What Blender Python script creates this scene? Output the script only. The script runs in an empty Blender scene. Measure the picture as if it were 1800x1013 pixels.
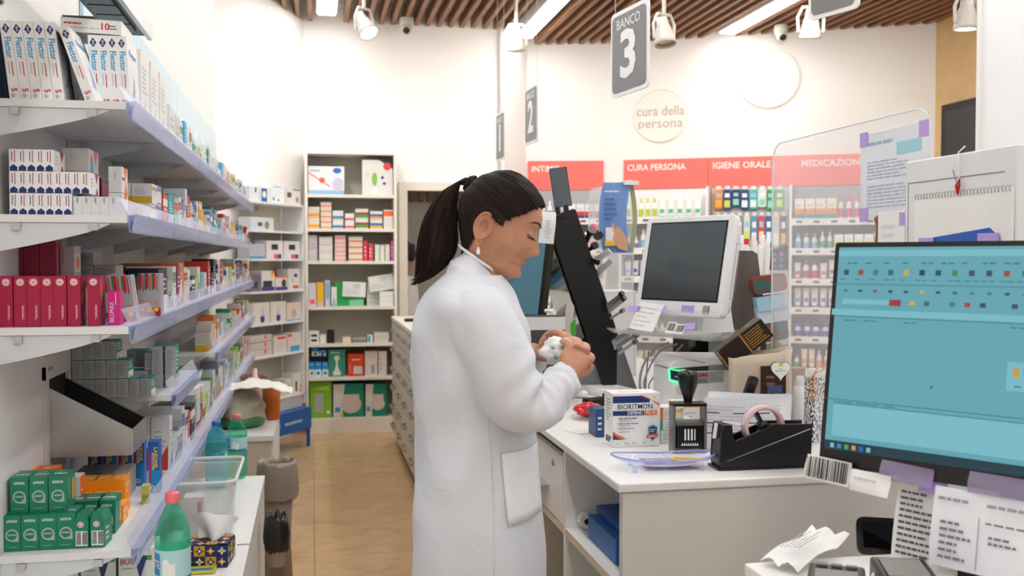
import bpy, math, random
from mathutils import Vector, Matrix, Euler, noise
SC = bpy.context.scene
COL = SC.collection
PI = math.pi
R = math.radians
rnd = random.Random(7)
# ---------------------------------------------------------------- camera, world, exposure
CAMZ = 1.42
YAW, PITCH, FPX = R(11.31), R(1.686), 1750.0
cd = bpy.data.cameras.new('camera'); cam = bpy.data.objects.new('camera', cd); COL.objects.link(cam)
cam.location = (0, 0, CAMZ); cam.rotation_euler = (PI/2-PITCH, 0, -YAW)
cd.sensor_width = 36; cd.lens = 36*FPX/1800; cd.clip_start = .05; cd.clip_end = 60
cd.dof.use_dof = True; cd.dof.focus_distance = 2.35; cd.dof.aperture_fstop = 6.0
SC.camera = cam
W = bpy.data.worlds.new('world'); SC.world = W; W.use_nodes = True
W.node_tree.nodes['Background'].inputs[0].default_value = (.93, .96, 1, 1)
W.node_tree.nodes['Background'].inputs[1].default_value = 1.3
SC.view_settings.view_transform = 'Standard'; SC.view_settings.look = 'None'
SC.view_settings.exposure = 0.1; SC.view_settings.gamma = 1; SC.view_settings.use_curve_mapping = False
SC.cycles.max_bounces = 8; SC.cycles.diffuse_bounces = 4; SC.cycles.glossy_bounces = 3; SC.cycles.transparent_max_bounces = 16; SC.cycles.caustics_reflective = False; SC.cycles.caustics_refractive = False
SC.cycles.sample_clamp_indirect = 6
def area(name, loc, sx, sy, watts, rot=(0, 0, 0), col=(1, .985, .97)):
    l = bpy.data.lights.new(name, 'AREA'); l.shape = 'RECTANGLE'; l.size = sx; l.size_y = sy; l.energy = watts; l.color = col
    o = bpy.data.objects.new(name, l); o.location = loc; o.rotation_euler = rot; COL.objects.link(o); return o
TUBES = [(.12, -2.0, 8.25), (1.86, -2.0, 8.75), (3.57, -2.0, 8.25)]
CEIL = 3.40
TUBE_E = 19.0
# picture -> world helpers (fixed for the place; used once to read positions off the photograph)
CR = Vector((math.cos(YAW), -math.sin(YAW), 0)); 
FW = Vector((math.sin(YAW)*math.cos(PITCH), math.cos(YAW)*math.cos(PITCH), -math.sin(PITCH)))
UP = CR.cross(FW)
C0 = Vector((0, 0, CAMZ))
def ray(px, py): return FW + CR*((px-900)/FPX) - UP*((py-506.5)/FPX)
def at(px, py, D): return C0 + ray(px, py)*D
def onz(px, py, z): r = ray(px, py); return C0 + r*((z-CAMZ)/r.z)
def onx(px, py, x): r = ray(px, py); return C0 + r*(x/r.x)
def ony(px, py, y): r = ray(px, py); return C0 + r*(y/r.y)
# ---------------------------------------------------------------- materials
MC = {}
def mat(name, col, rough=.5, metal=0., emit=0., alpha=1., trans=0., ior=1.45, noise_amt=.04, nscale=30., bump=0., coat=0., sss=0., sheen=0.):
    if name in MC: return MC[name]
    m = bpy.data.materials.new(name); m.use_nodes = True; nt = m.node_tree; b = nt.nodes['Principled BSDF']
    c = (col[0], col[1], col[2], 1)
    b.inputs['Base Color'].default_value = c; b.inputs['Roughness'].default_value = rough; b.inputs['Metallic'].default_value = metal
    b.inputs['Transmission Weight'].default_value = trans; b.inputs['IOR'].default_value = ior; b.inputs['Alpha'].default_value = alpha
    b.inputs['Coat Weight'].default_value = coat
    if sss: b.inputs['Subsurface Weight'].default_value = sss; b.inputs['Subsurface Radius'].default_value = (1, .35, .2); b.inputs['Subsurface Scale'].default_value = .01
    if sheen: b.inputs['Sheen Weight'].default_value = sheen
    if emit: b.inputs['Emission Color'].default_value = c; b.inputs['Emission Strength'].default_value = emit
    if noise_amt and trans == 0:
        n = nt.nodes.new('ShaderNodeTexNoise'); n.inputs['Scale'].default_value = nscale
        tc = nt.nodes.new('ShaderNodeTexCoord'); nt.links.new(tc.outputs['Object'], n.inputs['Vector'])
        mx = nt.nodes.new('ShaderNodeMix'); mx.data_type = 'RGBA'
        mx.inputs[6].default_value = tuple(min(1, v*(1-noise_amt)) for v in col[:3])+(1,)
        mx.inputs[7].default_value = tuple(min(1, v*(1+noise_amt)) for v in col[:3])+(1,)
        nt.links.new(n.outputs['Fac'], mx.inputs[0]); nt.links.new(mx.outputs[2], b.inputs['Base Color'])
        if bump:
            bp = nt.nodes.new('ShaderNodeBump'); bp.inputs['Strength'].default_value = bump; bp.inputs['Distance'].default_value = .002
            nt.links.new(n.outputs['Fac'], bp.inputs['Height']); nt.links.new(bp.outputs[0], b.inputs['Normal'])
    MC[name] = m; return m
def hexc(h):
    v = [int(h[i:i+2], 16)/255 for i in (0, 2, 4)]
    return tuple(x/12.92 if x <= .04045 else ((x+.055)/1.055)**2.4 for x in v)
def cm(h, rough=.45): return mat('card_'+h, hexc(h), rough, noise_amt=.03)
def clear(name, col, alpha, rough=.05, tint=None, edge=.55):
    # thin clear plastic: mix of glossy coat and tinted transparency
    if name in MC: return MC[name]
    m = bpy.data.materials.new(name); m.use_nodes = True; nt = m.node_tree; nt.nodes.clear()
    out = nt.nodes.new('ShaderNodeOutputMaterial'); tr = nt.nodes.new('ShaderNodeBsdfTransparent'); tr.inputs[0].default_value = tuple(tint or (1, 1, 1))+(1,)
    df = nt.nodes.new('ShaderNodeBsdfPrincipled'); df.inputs['Base Color'].default_value = (*col, 1); df.inputs['Roughness'].default_value = rough
    fr = nt.nodes.new('ShaderNodeLayerWeight'); fr.inputs[0].default_value = .25
    mr = nt.nodes.new('ShaderNodeMapRange'); mr.inputs[3].default_value = alpha; mr.inputs[4].default_value = min(1, alpha+edge)
    mx = nt.nodes.new('ShaderNodeMixShader')
    nt.links.new(fr.outputs['Facing'], mr.inputs[0]); nt.links.new(mr.outputs[0], mx.inputs[0])
    nt.links.new(tr.outputs[0], mx.inputs[1]); nt.links.new(df.outputs[0], mx.inputs[2]); nt.links.new(mx.outputs[0], out.inputs[0])
    MC[name] = m; return m
WHITE = mat('white_laminate', (.80, .80, .79), .4)
WALLM = mat('white_wall_paint', (.86, .85, .83), .8, noise_amt=.02, nscale=3)
OFFW = mat('offwhite_card', (.82, .82, .80), .5)
GREYL = mat('light_grey_print', (.50, .50, .52), .6)
GREYM = mat('mid_grey_print', (.25, .25, .27), .6)
BLACK = mat('black_plastic', (.005, .005, .006), .3)
BLACKG = mat('gloss_black_acrylic', (.003, .003, .004), .06, coat=.3)
INK = mat('dark_ink', (.03, .03, .035), .6)
STEEL = mat('brushed_steel', (.55, .55, .56), .32, metal=1.)
CHROME = mat('chrome', (.8, .8, .8), .12, metal=1.)
LIP = clear('clear_shelf_plastic', (.68, .72, .90), .12, .12, (.90, .93, 1), .40); RIS = clear('clear_shelf_riser', (.74, .77, .88), .10, .1, (.94, .95, 1), .32)
ACR = clear('clear_acrylic', (.9, .92, .95), .05, .03)
EDGE = clear('acrylic_edge', (.80, .84, .90), .6, .1)
NAVY = cm('18306a'); RED = cm('c8202c'); CYAN = cm('1c9bd0'); ORANGE = cm('ee7a1c'); GREEN = cm('2f8f4a')
TEAL = cm('0d7a78'); MAG = cm('a8124e'); YELL = cm('f2c318'); PINKC = cm('f05a5a'); LILAC = cm('b59bdc')
# ---------------------------------------------------------------- mesh builder
_txt = {}
def text_geo(s, bold=0.0, align='CENTER'):
    k = (s, bold, align)
    if k in _txt: return _txt[k]
    c = bpy.data.curves.new('t', 'FONT'); c.body = s; c.size = 1; c.resolution_u = 2; c.offset = bold
    c.align_x = align; c.align_y = 'CENTER'
    o = bpy.data.objects.new('t', c); COL.objects.link(o)
    dg = bpy.context.evaluated_depsgraph_get(); me = bpy.data.meshes.new_from_object(o.evaluated_get(dg))
    vs = [v.co.copy() for v in me.vertices]; fs = [tuple(p.vertices) for p in me.polygons]
    if vs:
        x0 = min(v.x for v in vs); x1 = max(v.x for v in vs)
    else: x0 = x1 = 0
    bpy.data.objects.remove(o); bpy.data.curves.remove(c); bpy.data.meshes.remove(me)
    _txt[k] = (vs, fs, x1-x0); return _txt[k]
class MB:
    def __init__(s, M=None): s.v = []; s.f = []; s.m = []; s.sm = []; s.mats = []; s.M = M or Matrix()
    def mi(s, m):
        if m not in s.mats: s.mats.append(m)
        return s.mats.index(m)
    def add(s, vs, fs, m, smooth=False, M=None):
        MM = s.M @ M if M else s.M
        n = len(s.v); s.v += [MM @ Vector(v) for v in vs]; i = s.mi(m)
        for f in fs: s.f.append(tuple(n+k for k in f)); s.m.append(i); s.sm.append(smooth)
        return s
    def box(s, c, d, m, M=None, rz=0):
        x, y, z = (k/2 for k in d)
        vs = [Vector((sx*x, sy*y, sz*z)) for sz in (-1, 1) for sy in (-1, 1) for sx in (-1, 1)]
        if rz:
            q = Matrix.Rotation(rz, 3, 'Z'); vs = [q @ v for v in vs]
        vs = [v+Vector(c) for v in vs]
        return s.add(vs, [(0, 2, 3, 1), (4, 5, 7, 6), (0, 1, 5, 4), (1, 3, 7, 5), (3, 2, 6, 7), (2, 0, 4, 6)], m, M=M)
    def bx(s, x0, x1, y0, y1, z0, z1, m, M=None): return s.box(((x0+x1)/2, (y0+y1)/2, (z0+z1)/2), (x1-x0, y1-y0, z1-z0), m, M)
    def rbox(s, c, d, r, m, M=None, n=3, axis='z'):
        # box with rounded corners about an axis
        x, y, z = d[0]/2, d[1]/2, d[2]/2
        if axis == 'y': x, y, z = d[0]/2, d[2]/2, d[1]/2
        if axis == 'x': x, y, z = d[1]/2, d[2]/2, d[0]/2
        r = min(r, x*.99, y*.99); pts = []
        for cx, cy, a0 in ((x-r, y-r, 0), (-x+r, y-r, PI/2), (-x+r, -y+r, PI), (x-r, -y+r, 3*PI/2)):
            for k in range(n+1):
                a = a0+PI/2*k/n; pts.append((cx+r*math.cos(a), cy+r*math.sin(a)))
        N = len(pts); vs = []
        for h in (-z, z):
            for p in pts:
                vs.append({'z': (p[0], p[1], h), 'y': (p[0], -h, p[1]), 'x': (h, p[0], p[1])}[axis])
        vs = [Vector(v)+Vector(c) for v in vs]
        fs = [tuple(range(N-1, -1, -1)), tuple(range(N, 2*N))]+[(k, (k+1) % N, N+(k+1) % N, N+k) for k in range(N)]
        return s.add(vs, fs, m, M=M)
    def prism(s, pts, y0, y1, m, M=None, plane='xz'):
        N = len(pts); vs = []
        for h in (y0, y1):
            for a, b in pts: vs.append({'xz': (a, h, b), 'xy': (a, b, h), 'yz': (h, a, b)}[plane])
        fs = [tuple(range(N)), tuple(range(2*N-1, N-1, -1))]+[(k, N+k, N+(k+1) % N, (k+1) % N) for k in range(N)]
        return s.add(vs, fs, m, M=M)
    def quad(s, a, b, c, d, m, M=None): return s.add([a, b, c, d], [(0, 1, 2, 3)], m, M=M)
    def lathe(s, prof, m, c=(0, 0, 0), n=24, M=None, smooth=True, sx=1, sy=1, cap=True):
        vs = []; c = Vector(c)
        for r, z in prof:
            for k in range(n):
                a = 2*PI*k/n; vs.append(c+Vector((r*math.cos(a)*sx, r*math.sin(a)*sy, z)))
        fs = [(i*n+k, i*n+(k+1) % n, (i+1)*n+(k+1) % n, (i+1)*n+k) for i in range(len(prof)-1) for k in range(n)]
        s.add(vs, fs, m, smooth, M=M)
        if cap:
            N = len(prof); s.add(vs[:n], [tuple(range(n-1, -1, -1))], m, M=M); s.add(vs[(N-1)*n:], [tuple(range(n))], m, M=M)
        return s
    def tube(s, pts, r, m, n=8, M=None, cap=True, closed=False):
        pts = [Vector(p) for p in pts]; N = len(pts); rs = r if isinstance(r, (list, tuple)) else [r]*N
        vs = []; up = None
        for i, p in enumerate(pts):
            if closed: t = pts[(i+1) % N]-pts[i-1]
            else: t = pts[min(i+1, N-1)]-pts[max(i-1, 0)]
            t.normalize()
            if up is None: up = Vector((0, 0, 1)) if abs(t.z) < .9 else Vector((1, 0, 0))
            a = t.cross(up).normalized(); b = a.cross(t).normalized(); up = b
            for k in range(n):
                q = 2*PI*k/n; vs.append(p+(a*math.cos(q)+b*math.sin(q))*rs[i])
        E = N if closed else N-1
        fs = [(i*n+k, ((i+1) % N)*n+k, ((i+1) % N)*n+(k+1) % n, i*n+(k+1) % n) for i in range(E) for k in range(n)]
        s.add(vs, fs, m, True, M=M)
        if cap and not closed:
            s.add(vs[:n], [tuple(range(n))], m, M=M); s.add(vs[-n:], [tuple(range(n-1, -1, -1))], m, M=M)
        return s
    def grid(s, rows, m, smooth=True, M=None, closed=False):
        nr, nc = len(rows), len(rows[0]); vs = [p for r in rows for p in r]
        C = nc if closed else nc-1
        return s.add(vs, [(i*nc+k, i*nc+(k+1) % nc, (i+1)*nc+(k+1) % nc, (i+1)*nc+k) for i in range(nr-1) for k in range(C)], m, smooth, M=M)
    def text(s, st, o, u, v, size, m, bold=0., rot=0, align='CENTER', width=None, sx=1., lift=.0004):
        o, u, v = Vector(o), Vector(u).normalized(), Vector(v).normalized(); n = u.cross(v)
        vs, fs, w = text_geo(st, bold, align)
        kx = size*sx
        if width and w > 0: kx = width/w
        cr, sr = math.cos(rot), math.sin(rot)
        q = []
        for p in vs:
            a, b = p.x*kx, p.y*size
            a, b = a*cr-b*sr, a*sr+b*cr
            q.append(o+u*a+v*b+n*lift)
        return s.add(q, fs, m)
    def deco(s, o, U, V, items, lift=.0002):
        # print on a face: o lower-left corner, U and V full edge vectors
        o, U, V = Vector(o), Vector(U), Vector(V); n = U.cross(V).normalized(); P = lambda a, b, k: o+U*a+V*b+n*k
        u, v = U.normalized(), V.normalized(); LU, LV = U.length, V.length
        for i, it in enumerate(items):
            k = lift+i*.00012; t = it[0]
            if t == 'r': _, a, b, c, d, m = it; s.add([P(a, b, k), P(c, b, k), P(c, d, k), P(a, d, k)], [(0, 1, 2, 3)], m)
            elif t == 'p': _, pts, m = it; s.add([P(a, b, k) for a, b in pts], [tuple(range(len(pts)))], m)
            elif t == 'c':
                _, a, b, r, m = it[:5]; rr = it[5] if len(it) > 5 else r
                s.add([P(a, b, k)+u*math.cos(2*PI*q/20)*r*LU+v*math.sin(2*PI*q/20)*rr*LU for q in range(20)], [tuple(range(20))], m)
            elif t == 'o':
                _, a, b, r, w, m = it; c = P(a, b, k)
                vs = [c+u*math.cos(2*PI*q/20)*x*LU+v*math.sin(2*PI*q/20)*x*LU for x in (r, r-w) for q in range(20)]
                s.add(vs, [(q, (q+1) % 20, 20+(q+1) % 20, 20+q) for q in range(20)], m)
            elif t == 't':
                _, st, a, b, size, m = it[:6]; o_ = it[6] if len(it) > 6 else {}
                o2 = dict(o_)
                if 'width' in o2: o2['width'] = o2['width']*(LV if abs(o2.get('rot', 0)) > .8 else LU)
                s.text(st, P(a, b, k), u, v, size*LV, m, lift=0, **o2)
            elif t == 's':   # lines of small print
                _, a, b, c, d, nl, m = it[:7]; vert = len(it) > 7 and it[7]
                q = random.Random(int((a*7+b*13+c*3+d)*1000)+nl)
                for j in range(nl):
                    if vert:
                        x0 = a+(c-a)*(j+.2)/nl; x1 = a+(c-a)*(j+.65)/nl; e = d-(d-b)*q.uniform(.6, 1)
                        s.add([P(x0, e, k), P(x1, e, k), P(x1, d, k), P(x0, d, k)], [(0, 1, 2, 3)], m)
                    else:
                        y0 = b+(d-b)*(j+.2)/nl; y1 = b+(d-b)*(j+.6)/nl; x = a
                        end = a+(c-a)*q.uniform(.55, 1)
                        while x < end-.01:
                            w = min(q.uniform(.05, .2)*(c-a)+.01, end-x)
                            s.add([P(x, y0, k), P(x+w, y0, k), P(x+w, y1, k), P(x, y1, k)], [(0, 1, 2, 3)], m); x += w+(c-a)*.02+.004
            elif t == 'b':   # barcode
                _, a, b, c, d, m = it; q = random.Random(3); x = a
                while x < c:
                    w = q.choice((1, 1, 2, 3))*(c-a)/70; s.add([P(x, b, k), P(x+w, b, k), P(x+w, d, k), P(x, d, k)], [(0, 1, 2, 3)], m); x += w+q.choice((1, 1, 2))*(c-a)/70
        return s
    def mesh(s, name):
        me = bpy.data.meshes.new(name); me.from_pydata(s.v, [], s.f)
        for m in s.mats: me.materials.append(m)
        me.polygons.foreach_set('material_index', s.m); me.polygons.foreach_set('use_smooth', s.sm); me.update(); return me
    def build(s, name, parent=None, loc=None, rot=None):
        o = bpy.data.objects.new(name, s.mesh(name)); COL.objects.link(o)
        if parent: o.parent = parent
        if loc is not None: o.location = loc
        if rot is not None: o.rotation_euler = rot
        return o
def tag(o, label, cat, group=None, kind=None):
    o['label'] = label; o['category'] = cat
    if group: o['group'] = group
    if kind: o['kind'] = kind
    return o
def struct(o): o['kind'] = 'structure'; return o
def thing(name, loc, label, cat, group=None, rz=0, rot=None):
    o = bpy.data.objects.new(name, None); COL.objects.link(o); o.empty_display_size = .05
    loc = Vector(loc); loc.z += .0008 if loc.z > .5 and loc.z < 1.2 else 0
    o.location = loc; o.rotation_euler = rot or (0, 0, rz); return tag(o, label, cat, group)
def put(me, name, loc, label, cat, group=None, rz=0, rot=None, parts=()):
    loc = Vector(loc)+Vector((0, 0, .0008))
    o = bpy.data.objects.new(name, me); COL.objects.link(o); o.location = loc; o.rotation_euler = rot or (0, 0, rz)
    for pn, pm in parts:
        c = bpy.data.objects.new(pn, pm); COL.objects.link(c); c.parent = o
    return tag(o, label, cat, group)
def copy_tree(o, parent=None):
    c = o.copy(); COL.objects.link(c); c.parent = parent
    for ch in list(o.children): copy_tree(ch, c)
    return c
def smooth_mod(o, lv=1, bevel=0):
    if bevel:
        b = o.modifiers.new('b', 'BEVEL'); b.width = bevel; b.segments = 2; b.limit_method = 'ANGLE'
    if lv:
        m = o.modifiers.new('s', 'SUBSURF'); m.levels = lv; m.render_levels = lv
    return o
ORD = 'first second third fourth fifth sixth seventh eighth ninth tenth eleventh twelfth thirteenth fourteenth fifteenth sixteenth seventeenth eighteenth nineteenth twentieth'.split()
def pack(w, d, h, base, F=(), Rr=(), T=(), L=(), name='carton'):
    b = MB(); b.bx(-w/2, w/2, -d/2, d/2, 0, h, base)
    b.deco((-w/2, -d/2, 0), (w, 0, 0), (0, 0, h), F)
    b.deco((w/2, -d/2, 0), (0, d, 0), (0, 0, h), Rr)
    b.deco((-w/2, -d/2, h), (w, 0, 0), (0, d, 0), T)
    b.deco((-w/2, d/2, 0), (0, -d, 0), (0, 0, h), L)
    return b.mesh(name)

_T = ['', '', 'twenty', 'thirty', 'forty', 'fifty', 'sixty', 'seventy', 'eighty', 'ninety']; _T2 = ['', '', 'twentieth', 'thirtieth', 'fortieth', 'fiftieth', 'sixtieth', 'seventieth', 'eightieth', 'ninetieth']
def nth(n): return ORD[n-1] if n <= 20 else (_T2[n//10] if n % 10 == 0 else _T[n//10]+'-'+ORD[n % 10-1])
# ================================================================ room shell
XW = -.64          # left wall
def wallseg(name, p, q, z0=0, z1=CEIL+.3, t=.12, m=WALLM):
    p, q = Vector((*p, 0)), Vector((*q, 0)); d = (q-p).normalized(); n = Vector((-d.y, d.x, 0))  # n points away from the room (room is right of p->q)
    b = MB(); vs = []
    for z in (z0, z1):
        for w in (p, q, q+n*t, p+n*t): vs.append(w+Vector((0, 0, z)))
    b.add(vs, [(3, 2, 1, 0), (4, 5, 6, 7), (0, 1, 5, 4), (1, 2, 6, 5), (2, 3, 7, 6), (3, 0, 4, 7)], m)
    return struct(b.build(name))
PB, PC, PD, PE, PF, PG = (XW, 7.0), (-.07, 8.52), (1.62, 8.52), (1.95, 9.08), (2.68, 8.88), (5.16, 7.58)
wallseg('wall_left', (XW, -2.5), PB)
wallseg('wall_left_corner', PB, PC)
# back wall with a doorway (X .76 to 1.50)
b = MB(); b.bx(-.10, .76, 8.52, 8.62, 0, 3.7, WALLM); b.bx(1.50, 1.64, 8.52, 8.62, 0, 3.7, WALLM); b.bx(.76, 1.50, 8.52, 8.62, 2.03, 3.7, WALLM)
struct(b.build('wall_back'))
wallseg('wall_back_pier', PD, PE); wallseg('wall_back_right', PE, PF); wallseg('wall_right_slanted', PF, PG)
PLY = mat('birch_plywood', (.62, .42, .20), .5, noise_amt=.15, nscale=6)
wallseg('wall_right', PG, (5.16, 2.0), m=PLY)
# vertical trim line beside the pier and door frame
FRM = mat('door_frame_paint', (.72, .68, .60), .5)
b = MB(); b.bx(.72, .79, 8.47, 8.53, 0, 2.0, FRM); b.bx(1.47, 1.54, 8.47, 8.53, 0, 2.0, FRM); b.bx(.72, 1.54, 8.47, 8.53, 2.0, 2.07, FRM)
struct(b.build('trim_1'))
b = MB(); b.bx(1.585, 1.60, 8.48, 8.52, 2.0, CEIL, GREYL); struct(b.build('trim_2'))
b = MB(); b.bx(XW-.12, 5.3, -2.72, -2.6, 0, CEIL+.2, WALLM); struct(b.build('wall_front_light_block'))  # unseen wall behind the camera, added to cut the ambient light
# room behind the doorway
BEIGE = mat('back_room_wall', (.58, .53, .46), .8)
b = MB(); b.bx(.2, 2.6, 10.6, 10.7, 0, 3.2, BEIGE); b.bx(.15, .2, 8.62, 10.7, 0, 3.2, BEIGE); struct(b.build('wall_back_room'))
BRN = mat('dark_slat_wood', (.20, .12, .07), .6)
b = MB()
for k in range(18): b.bx(.5+.1*k, .55+.1*k, 10.52, 10.6, 2.02, 2.22, BRN)
o = b.build('coat_hook_rail'); tag(o, 'row of short dark wooden slats high on the wall seen through the back doorway', 'rail')
# floor: warm beige stone tiles
m = bpy.data.materials.new('beige_stone_floor'); m.use_nodes = True; nt = m.node_tree; bs = nt.nodes['Principled BSDF']
tc = nt.nodes.new('ShaderNodeTexCoord'); br = nt.nodes.new('ShaderNodeTexBrick'); br.inputs['Scale'].default_value = 1.0
br.inputs['Brick Width'].default_value = .6; br.inputs['Row Height'].default_value = .6; br.offset = 0; br.inputs['Mortar Size'].default_value = .003
br.inputs['Color1'].default_value = (.62, .42, .22, 1); br.inputs['Color2'].default_value = (.56, .375, .195, 1); br.inputs['Mortar'].default_value = (.34, .23, .12, 1)
nz = nt.nodes.new('ShaderNodeTexNoise'); nz.inputs['Scale'].default_value = 5; nz.inputs['Detail'].default_value = 8; nz.inputs['Roughness'].default_value = .7; nz.inputs['Distortion'].default_value = 1.2
rp = nt.nodes.new('ShaderNodeValToRGB'); rp.color_ramp.elements[0].position = .3; rp.color_ramp.elements[0].color = (.72, .66, .58, 1); rp.color_ramp.elements[1].position = .62; rp.color_ramp.elements[1].color = (1.08, 1.06, 1.05, 1)
mx = nt.nodes.new('ShaderNodeMix'); mx.data_type = 'RGBA'; mx.blend_type = 'MULTIPLY'; mx.inputs[0].default_value = 1
nt.links.new(tc.outputs['Object'], br.inputs['Vector']); nt.links.new(tc.outputs['Object'], nz.inputs['Vector']); nt.links.new(nz.outputs['Fac'], rp.inputs[0])
nt.links.new(br.outputs['Color'], mx.inputs[6]); nt.links.new(rp.outputs[0], mx.inputs[7]); nt.links.new(mx.outputs[2], bs.inputs['Base Color']); bs.inputs['Roughness'].default_value = .28
FLOORM = m
b = MB(); b.bx(-.8, 7, -3, 11, -.1, 0, FLOORM); struct(b.build('floor'))
# ceiling: plenum board plus wooden slats running along the shop
PLEN = mat('ceiling_board', (.50, .47, .43), .9)
b = MB(); b.bx(-.8, 7, -3, 11, CEIL+.16, CEIL+.26, PLEN)
SLAT = bpy.data.materials.new('brown_timber_slats'); SLAT.use_nodes = True; nt = SLAT.node_tree; bs = nt.nodes['Principled BSDF']
tc = nt.nodes.new('ShaderNodeTexCoord'); mp = nt.nodes.new('ShaderNodeMapping'); mp.inputs['Scale'].default_value = (30, 1.2, 30); nz = nt.nodes.new('ShaderNodeTexNoise'); nz.inputs['Scale'].default_value = 2; nz.inputs['Detail'].default_value = 4
rp = nt.nodes.new('ShaderNodeValToRGB'); rp.color_ramp.elements[0].color = (.14, .055, .022, 1); rp.color_ramp.elements[1].color = (.36, .17, .075, 1); rp.color_ramp.elements[0].position = .3; rp.color_ramp.elements[1].position = .7
nt.links.new(tc.outputs['Object'], mp.inputs[0]); nt.links.new(mp.outputs[0], nz.inputs[0]); nt.links.new(nz.outputs['Fac'], rp.inputs[0]); nt.links.new(rp.outputs[0], bs.inputs['Base Color']); bs.inputs['Roughness'].default_value = .5
x = -.60
while x < 5.6:
    if not any(abs(x-tx) < .11 for tx, _, _ in TUBES):
        b.bx(x-.018, x+.018, -2.5, 9.2 if x > 1.7 else 8.52, CEIL, CEIL+.09, SLAT)
    x += .098
for yy in (1.5, 3.5, 5.5, 7.5): b.bx(-.64, 5.2, yy, yy+.04, CEIL+.09, CEIL+.16, SLAT)
struct(b.build('ceiling'))
# linear luminaires
TUBEM = mat('lit_diffuser', (1, .985, .965), .5, emit=TUBE_E, noise_amt=0)
for i, (tx, y0, y1) in enumerate(TUBES):
    t = thing('linear_ceiling_light', (tx, (y0+y1)/2, CEIL), ['white linear ceiling light over the left aisle, above the tall bookcase', 'white linear ceiling light running between the two rail spotlights at the ceiling', 'rightmost white linear ceiling light, beside the right security camera'][i], 'ceiling light', 'linear lights in the slatted ceiling')
    h = (y1-y0)/2
    MB().bx(-.08, .08, -h, h, .0, .10, WHITE).build('housing', t)
    MB().bx(-.065, .065, -h+.01, h-.01, -.012, -.001, TUBEM).build('diffuser', t)
# white column at right
COLM = mat('column_paint', (.88, .885, .90), .5, noise_amt=.06, nscale=5)
b = MB(); b.bx(2.36, 2.9, 1.7, 3.2, 0, CEIL+.1, COLM); b.bx(2.348, 2.36, 3.19, 3.21, 0, CEIL+.1, WHITE); struct(b.build('column'))
# black screen on the plywood wall
t = thing('wall_screen', (5.13, 7.1, 2.1), 'large black switched-off screen on the plywood wall beside the white column', 'screen')
MB().bx(-.05, 0, -.55, .28, -.62, .58, BLACK).build('screen_frame', t); MB().bx(-.056, -.051, -.49, .22, -.56, .52, BLACKG).build('display', t)
# two raised discs on the slanted wall
dw = Vector((PG[0]-PF[0], PG[1]-PF[1], 0)).normalized(); nw = Vector((dw.y, -dw.x, 0))   # nw faces the room
DISC = mat('pale_disc_paint', (.84, .81, .75), .6)
def on_seg(px, py, P, Q):
    r = ray(px, py); P = Vector((*P, 0)); d = Vector((Q[0]-P.x, Q[1]-P.y, 0)); n = Vector((d.y, -d.x, 0)).normalized()
    k = (P-C0).dot(n)/r.dot(n); return C0+r*k
def facing(n):   # matrix rows: x along wall, y up, z out of wall
    n = n.normalized(); z = Vector((0, 0, 1)); x = z.cross(n).normalized(); return Matrix((x, z, n)).transposed().to_4x4()
c = on_seg(1352, 138, PF, PG); rr = .262
b = MB(Matrix.Translation(c) @ facing(nw)); b.lathe([(rr, 0), (rr, .022), (rr-.012, .025), (rr-.02, .018), (0.001, .018)], DISC, n=48, smooth=False)
tag(b.build('wall_disc'), 'large plain pale round disc high on the wall above the oral care banner', 'wall disc')
c = on_seg(1161, 203, PF, PG); rr = .245
M4 = Matrix.Translation(c) @ facing(nw)
b = MB(M4); b.lathe([(rr, 0), (rr, .022), (rr-.012, .025), (rr-.02, .018), (0.001, .018)], DISC, n=48, smooth=False)
TAUPE = mat('taupe_lettering', (.50, .44, .35), .6)
b.text('cura della', (0, .035, .02), (1, 0, 0), (0, 1, 0), .125, TAUPE, bold=.006, width=.43); b.text('persona', (0, -.075, .02), (1, 0, 0), (0, 1, 0), .125, TAUPE, bold=.006, width=.40)
tag(b.build('wall_disc'), 'pale round disc on the wall lettered cura della persona', 'wall disc')
# red banners
SALM = mat('salmon_banner', (.86, .16, .13), .5)
SALW = mat('banner_lettering', (.95, .88, .84), .5)
def banner(px0, px1, P, Q, words, label, zt=2.325, zb=2.055):
    a, c = on_seg(px0, 300, P, Q), on_seg(px1, 300, P, Q); d = (c-a); d.z = 0; n = Vector((d.y, -d.x, 0)).normalized(); L = d.length; d.normalize()
    b = MB(); o = Vector((a.x, a.y, zb))+n*.002
    b.add([o, o+d*L, o+d*L+Vector((0, 0, zt-zb)), o+Vector((0, 0, zt-zb)), o+n*.02, o+d*L+n*.02, o+d*L+n*.02+Vector((0, 0, zt-zb)), o+n*.02+Vector((0, 0, zt-zb))],
          [(4, 5, 6, 7), (0, 4, 7, 3), (5, 1, 2, 6), (7, 6, 2, 3), (0, 1, 5, 4)], SALM)
    for w, px, wid in words:
        q = on_seg(px, 290, P, Q); b.text(w, Vector((q.x, q.y, zt-.075))+n*.024, d, (0, 0, 1), .08, SALW, bold=.012, align='LEFT', width=wid)
    tag(b.build('category_banner'), label, 'banner', 'red category banners over the wall displays')
banner(928, 1061, PE, PF, [('INTIMO', 934, .26)], 'salmon red wall banner reading INTIMO')
banner(1097, 1245, PF, PG, [('CURA PERSONA', 1103, .53)], 'salmon red wall banner reading CURA PERSONA')
banner(1246, 1357, PF, PG, [('IGIENE ORALE', 1253, .50)], 'salmon red wall banner reading IGIENE ORALE')
banner(1358, 1512, PF, PG, [('MEDICAZIONE', 1408, .52)], 'salmon red wall banner reading MEDICAZIONE')
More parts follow.
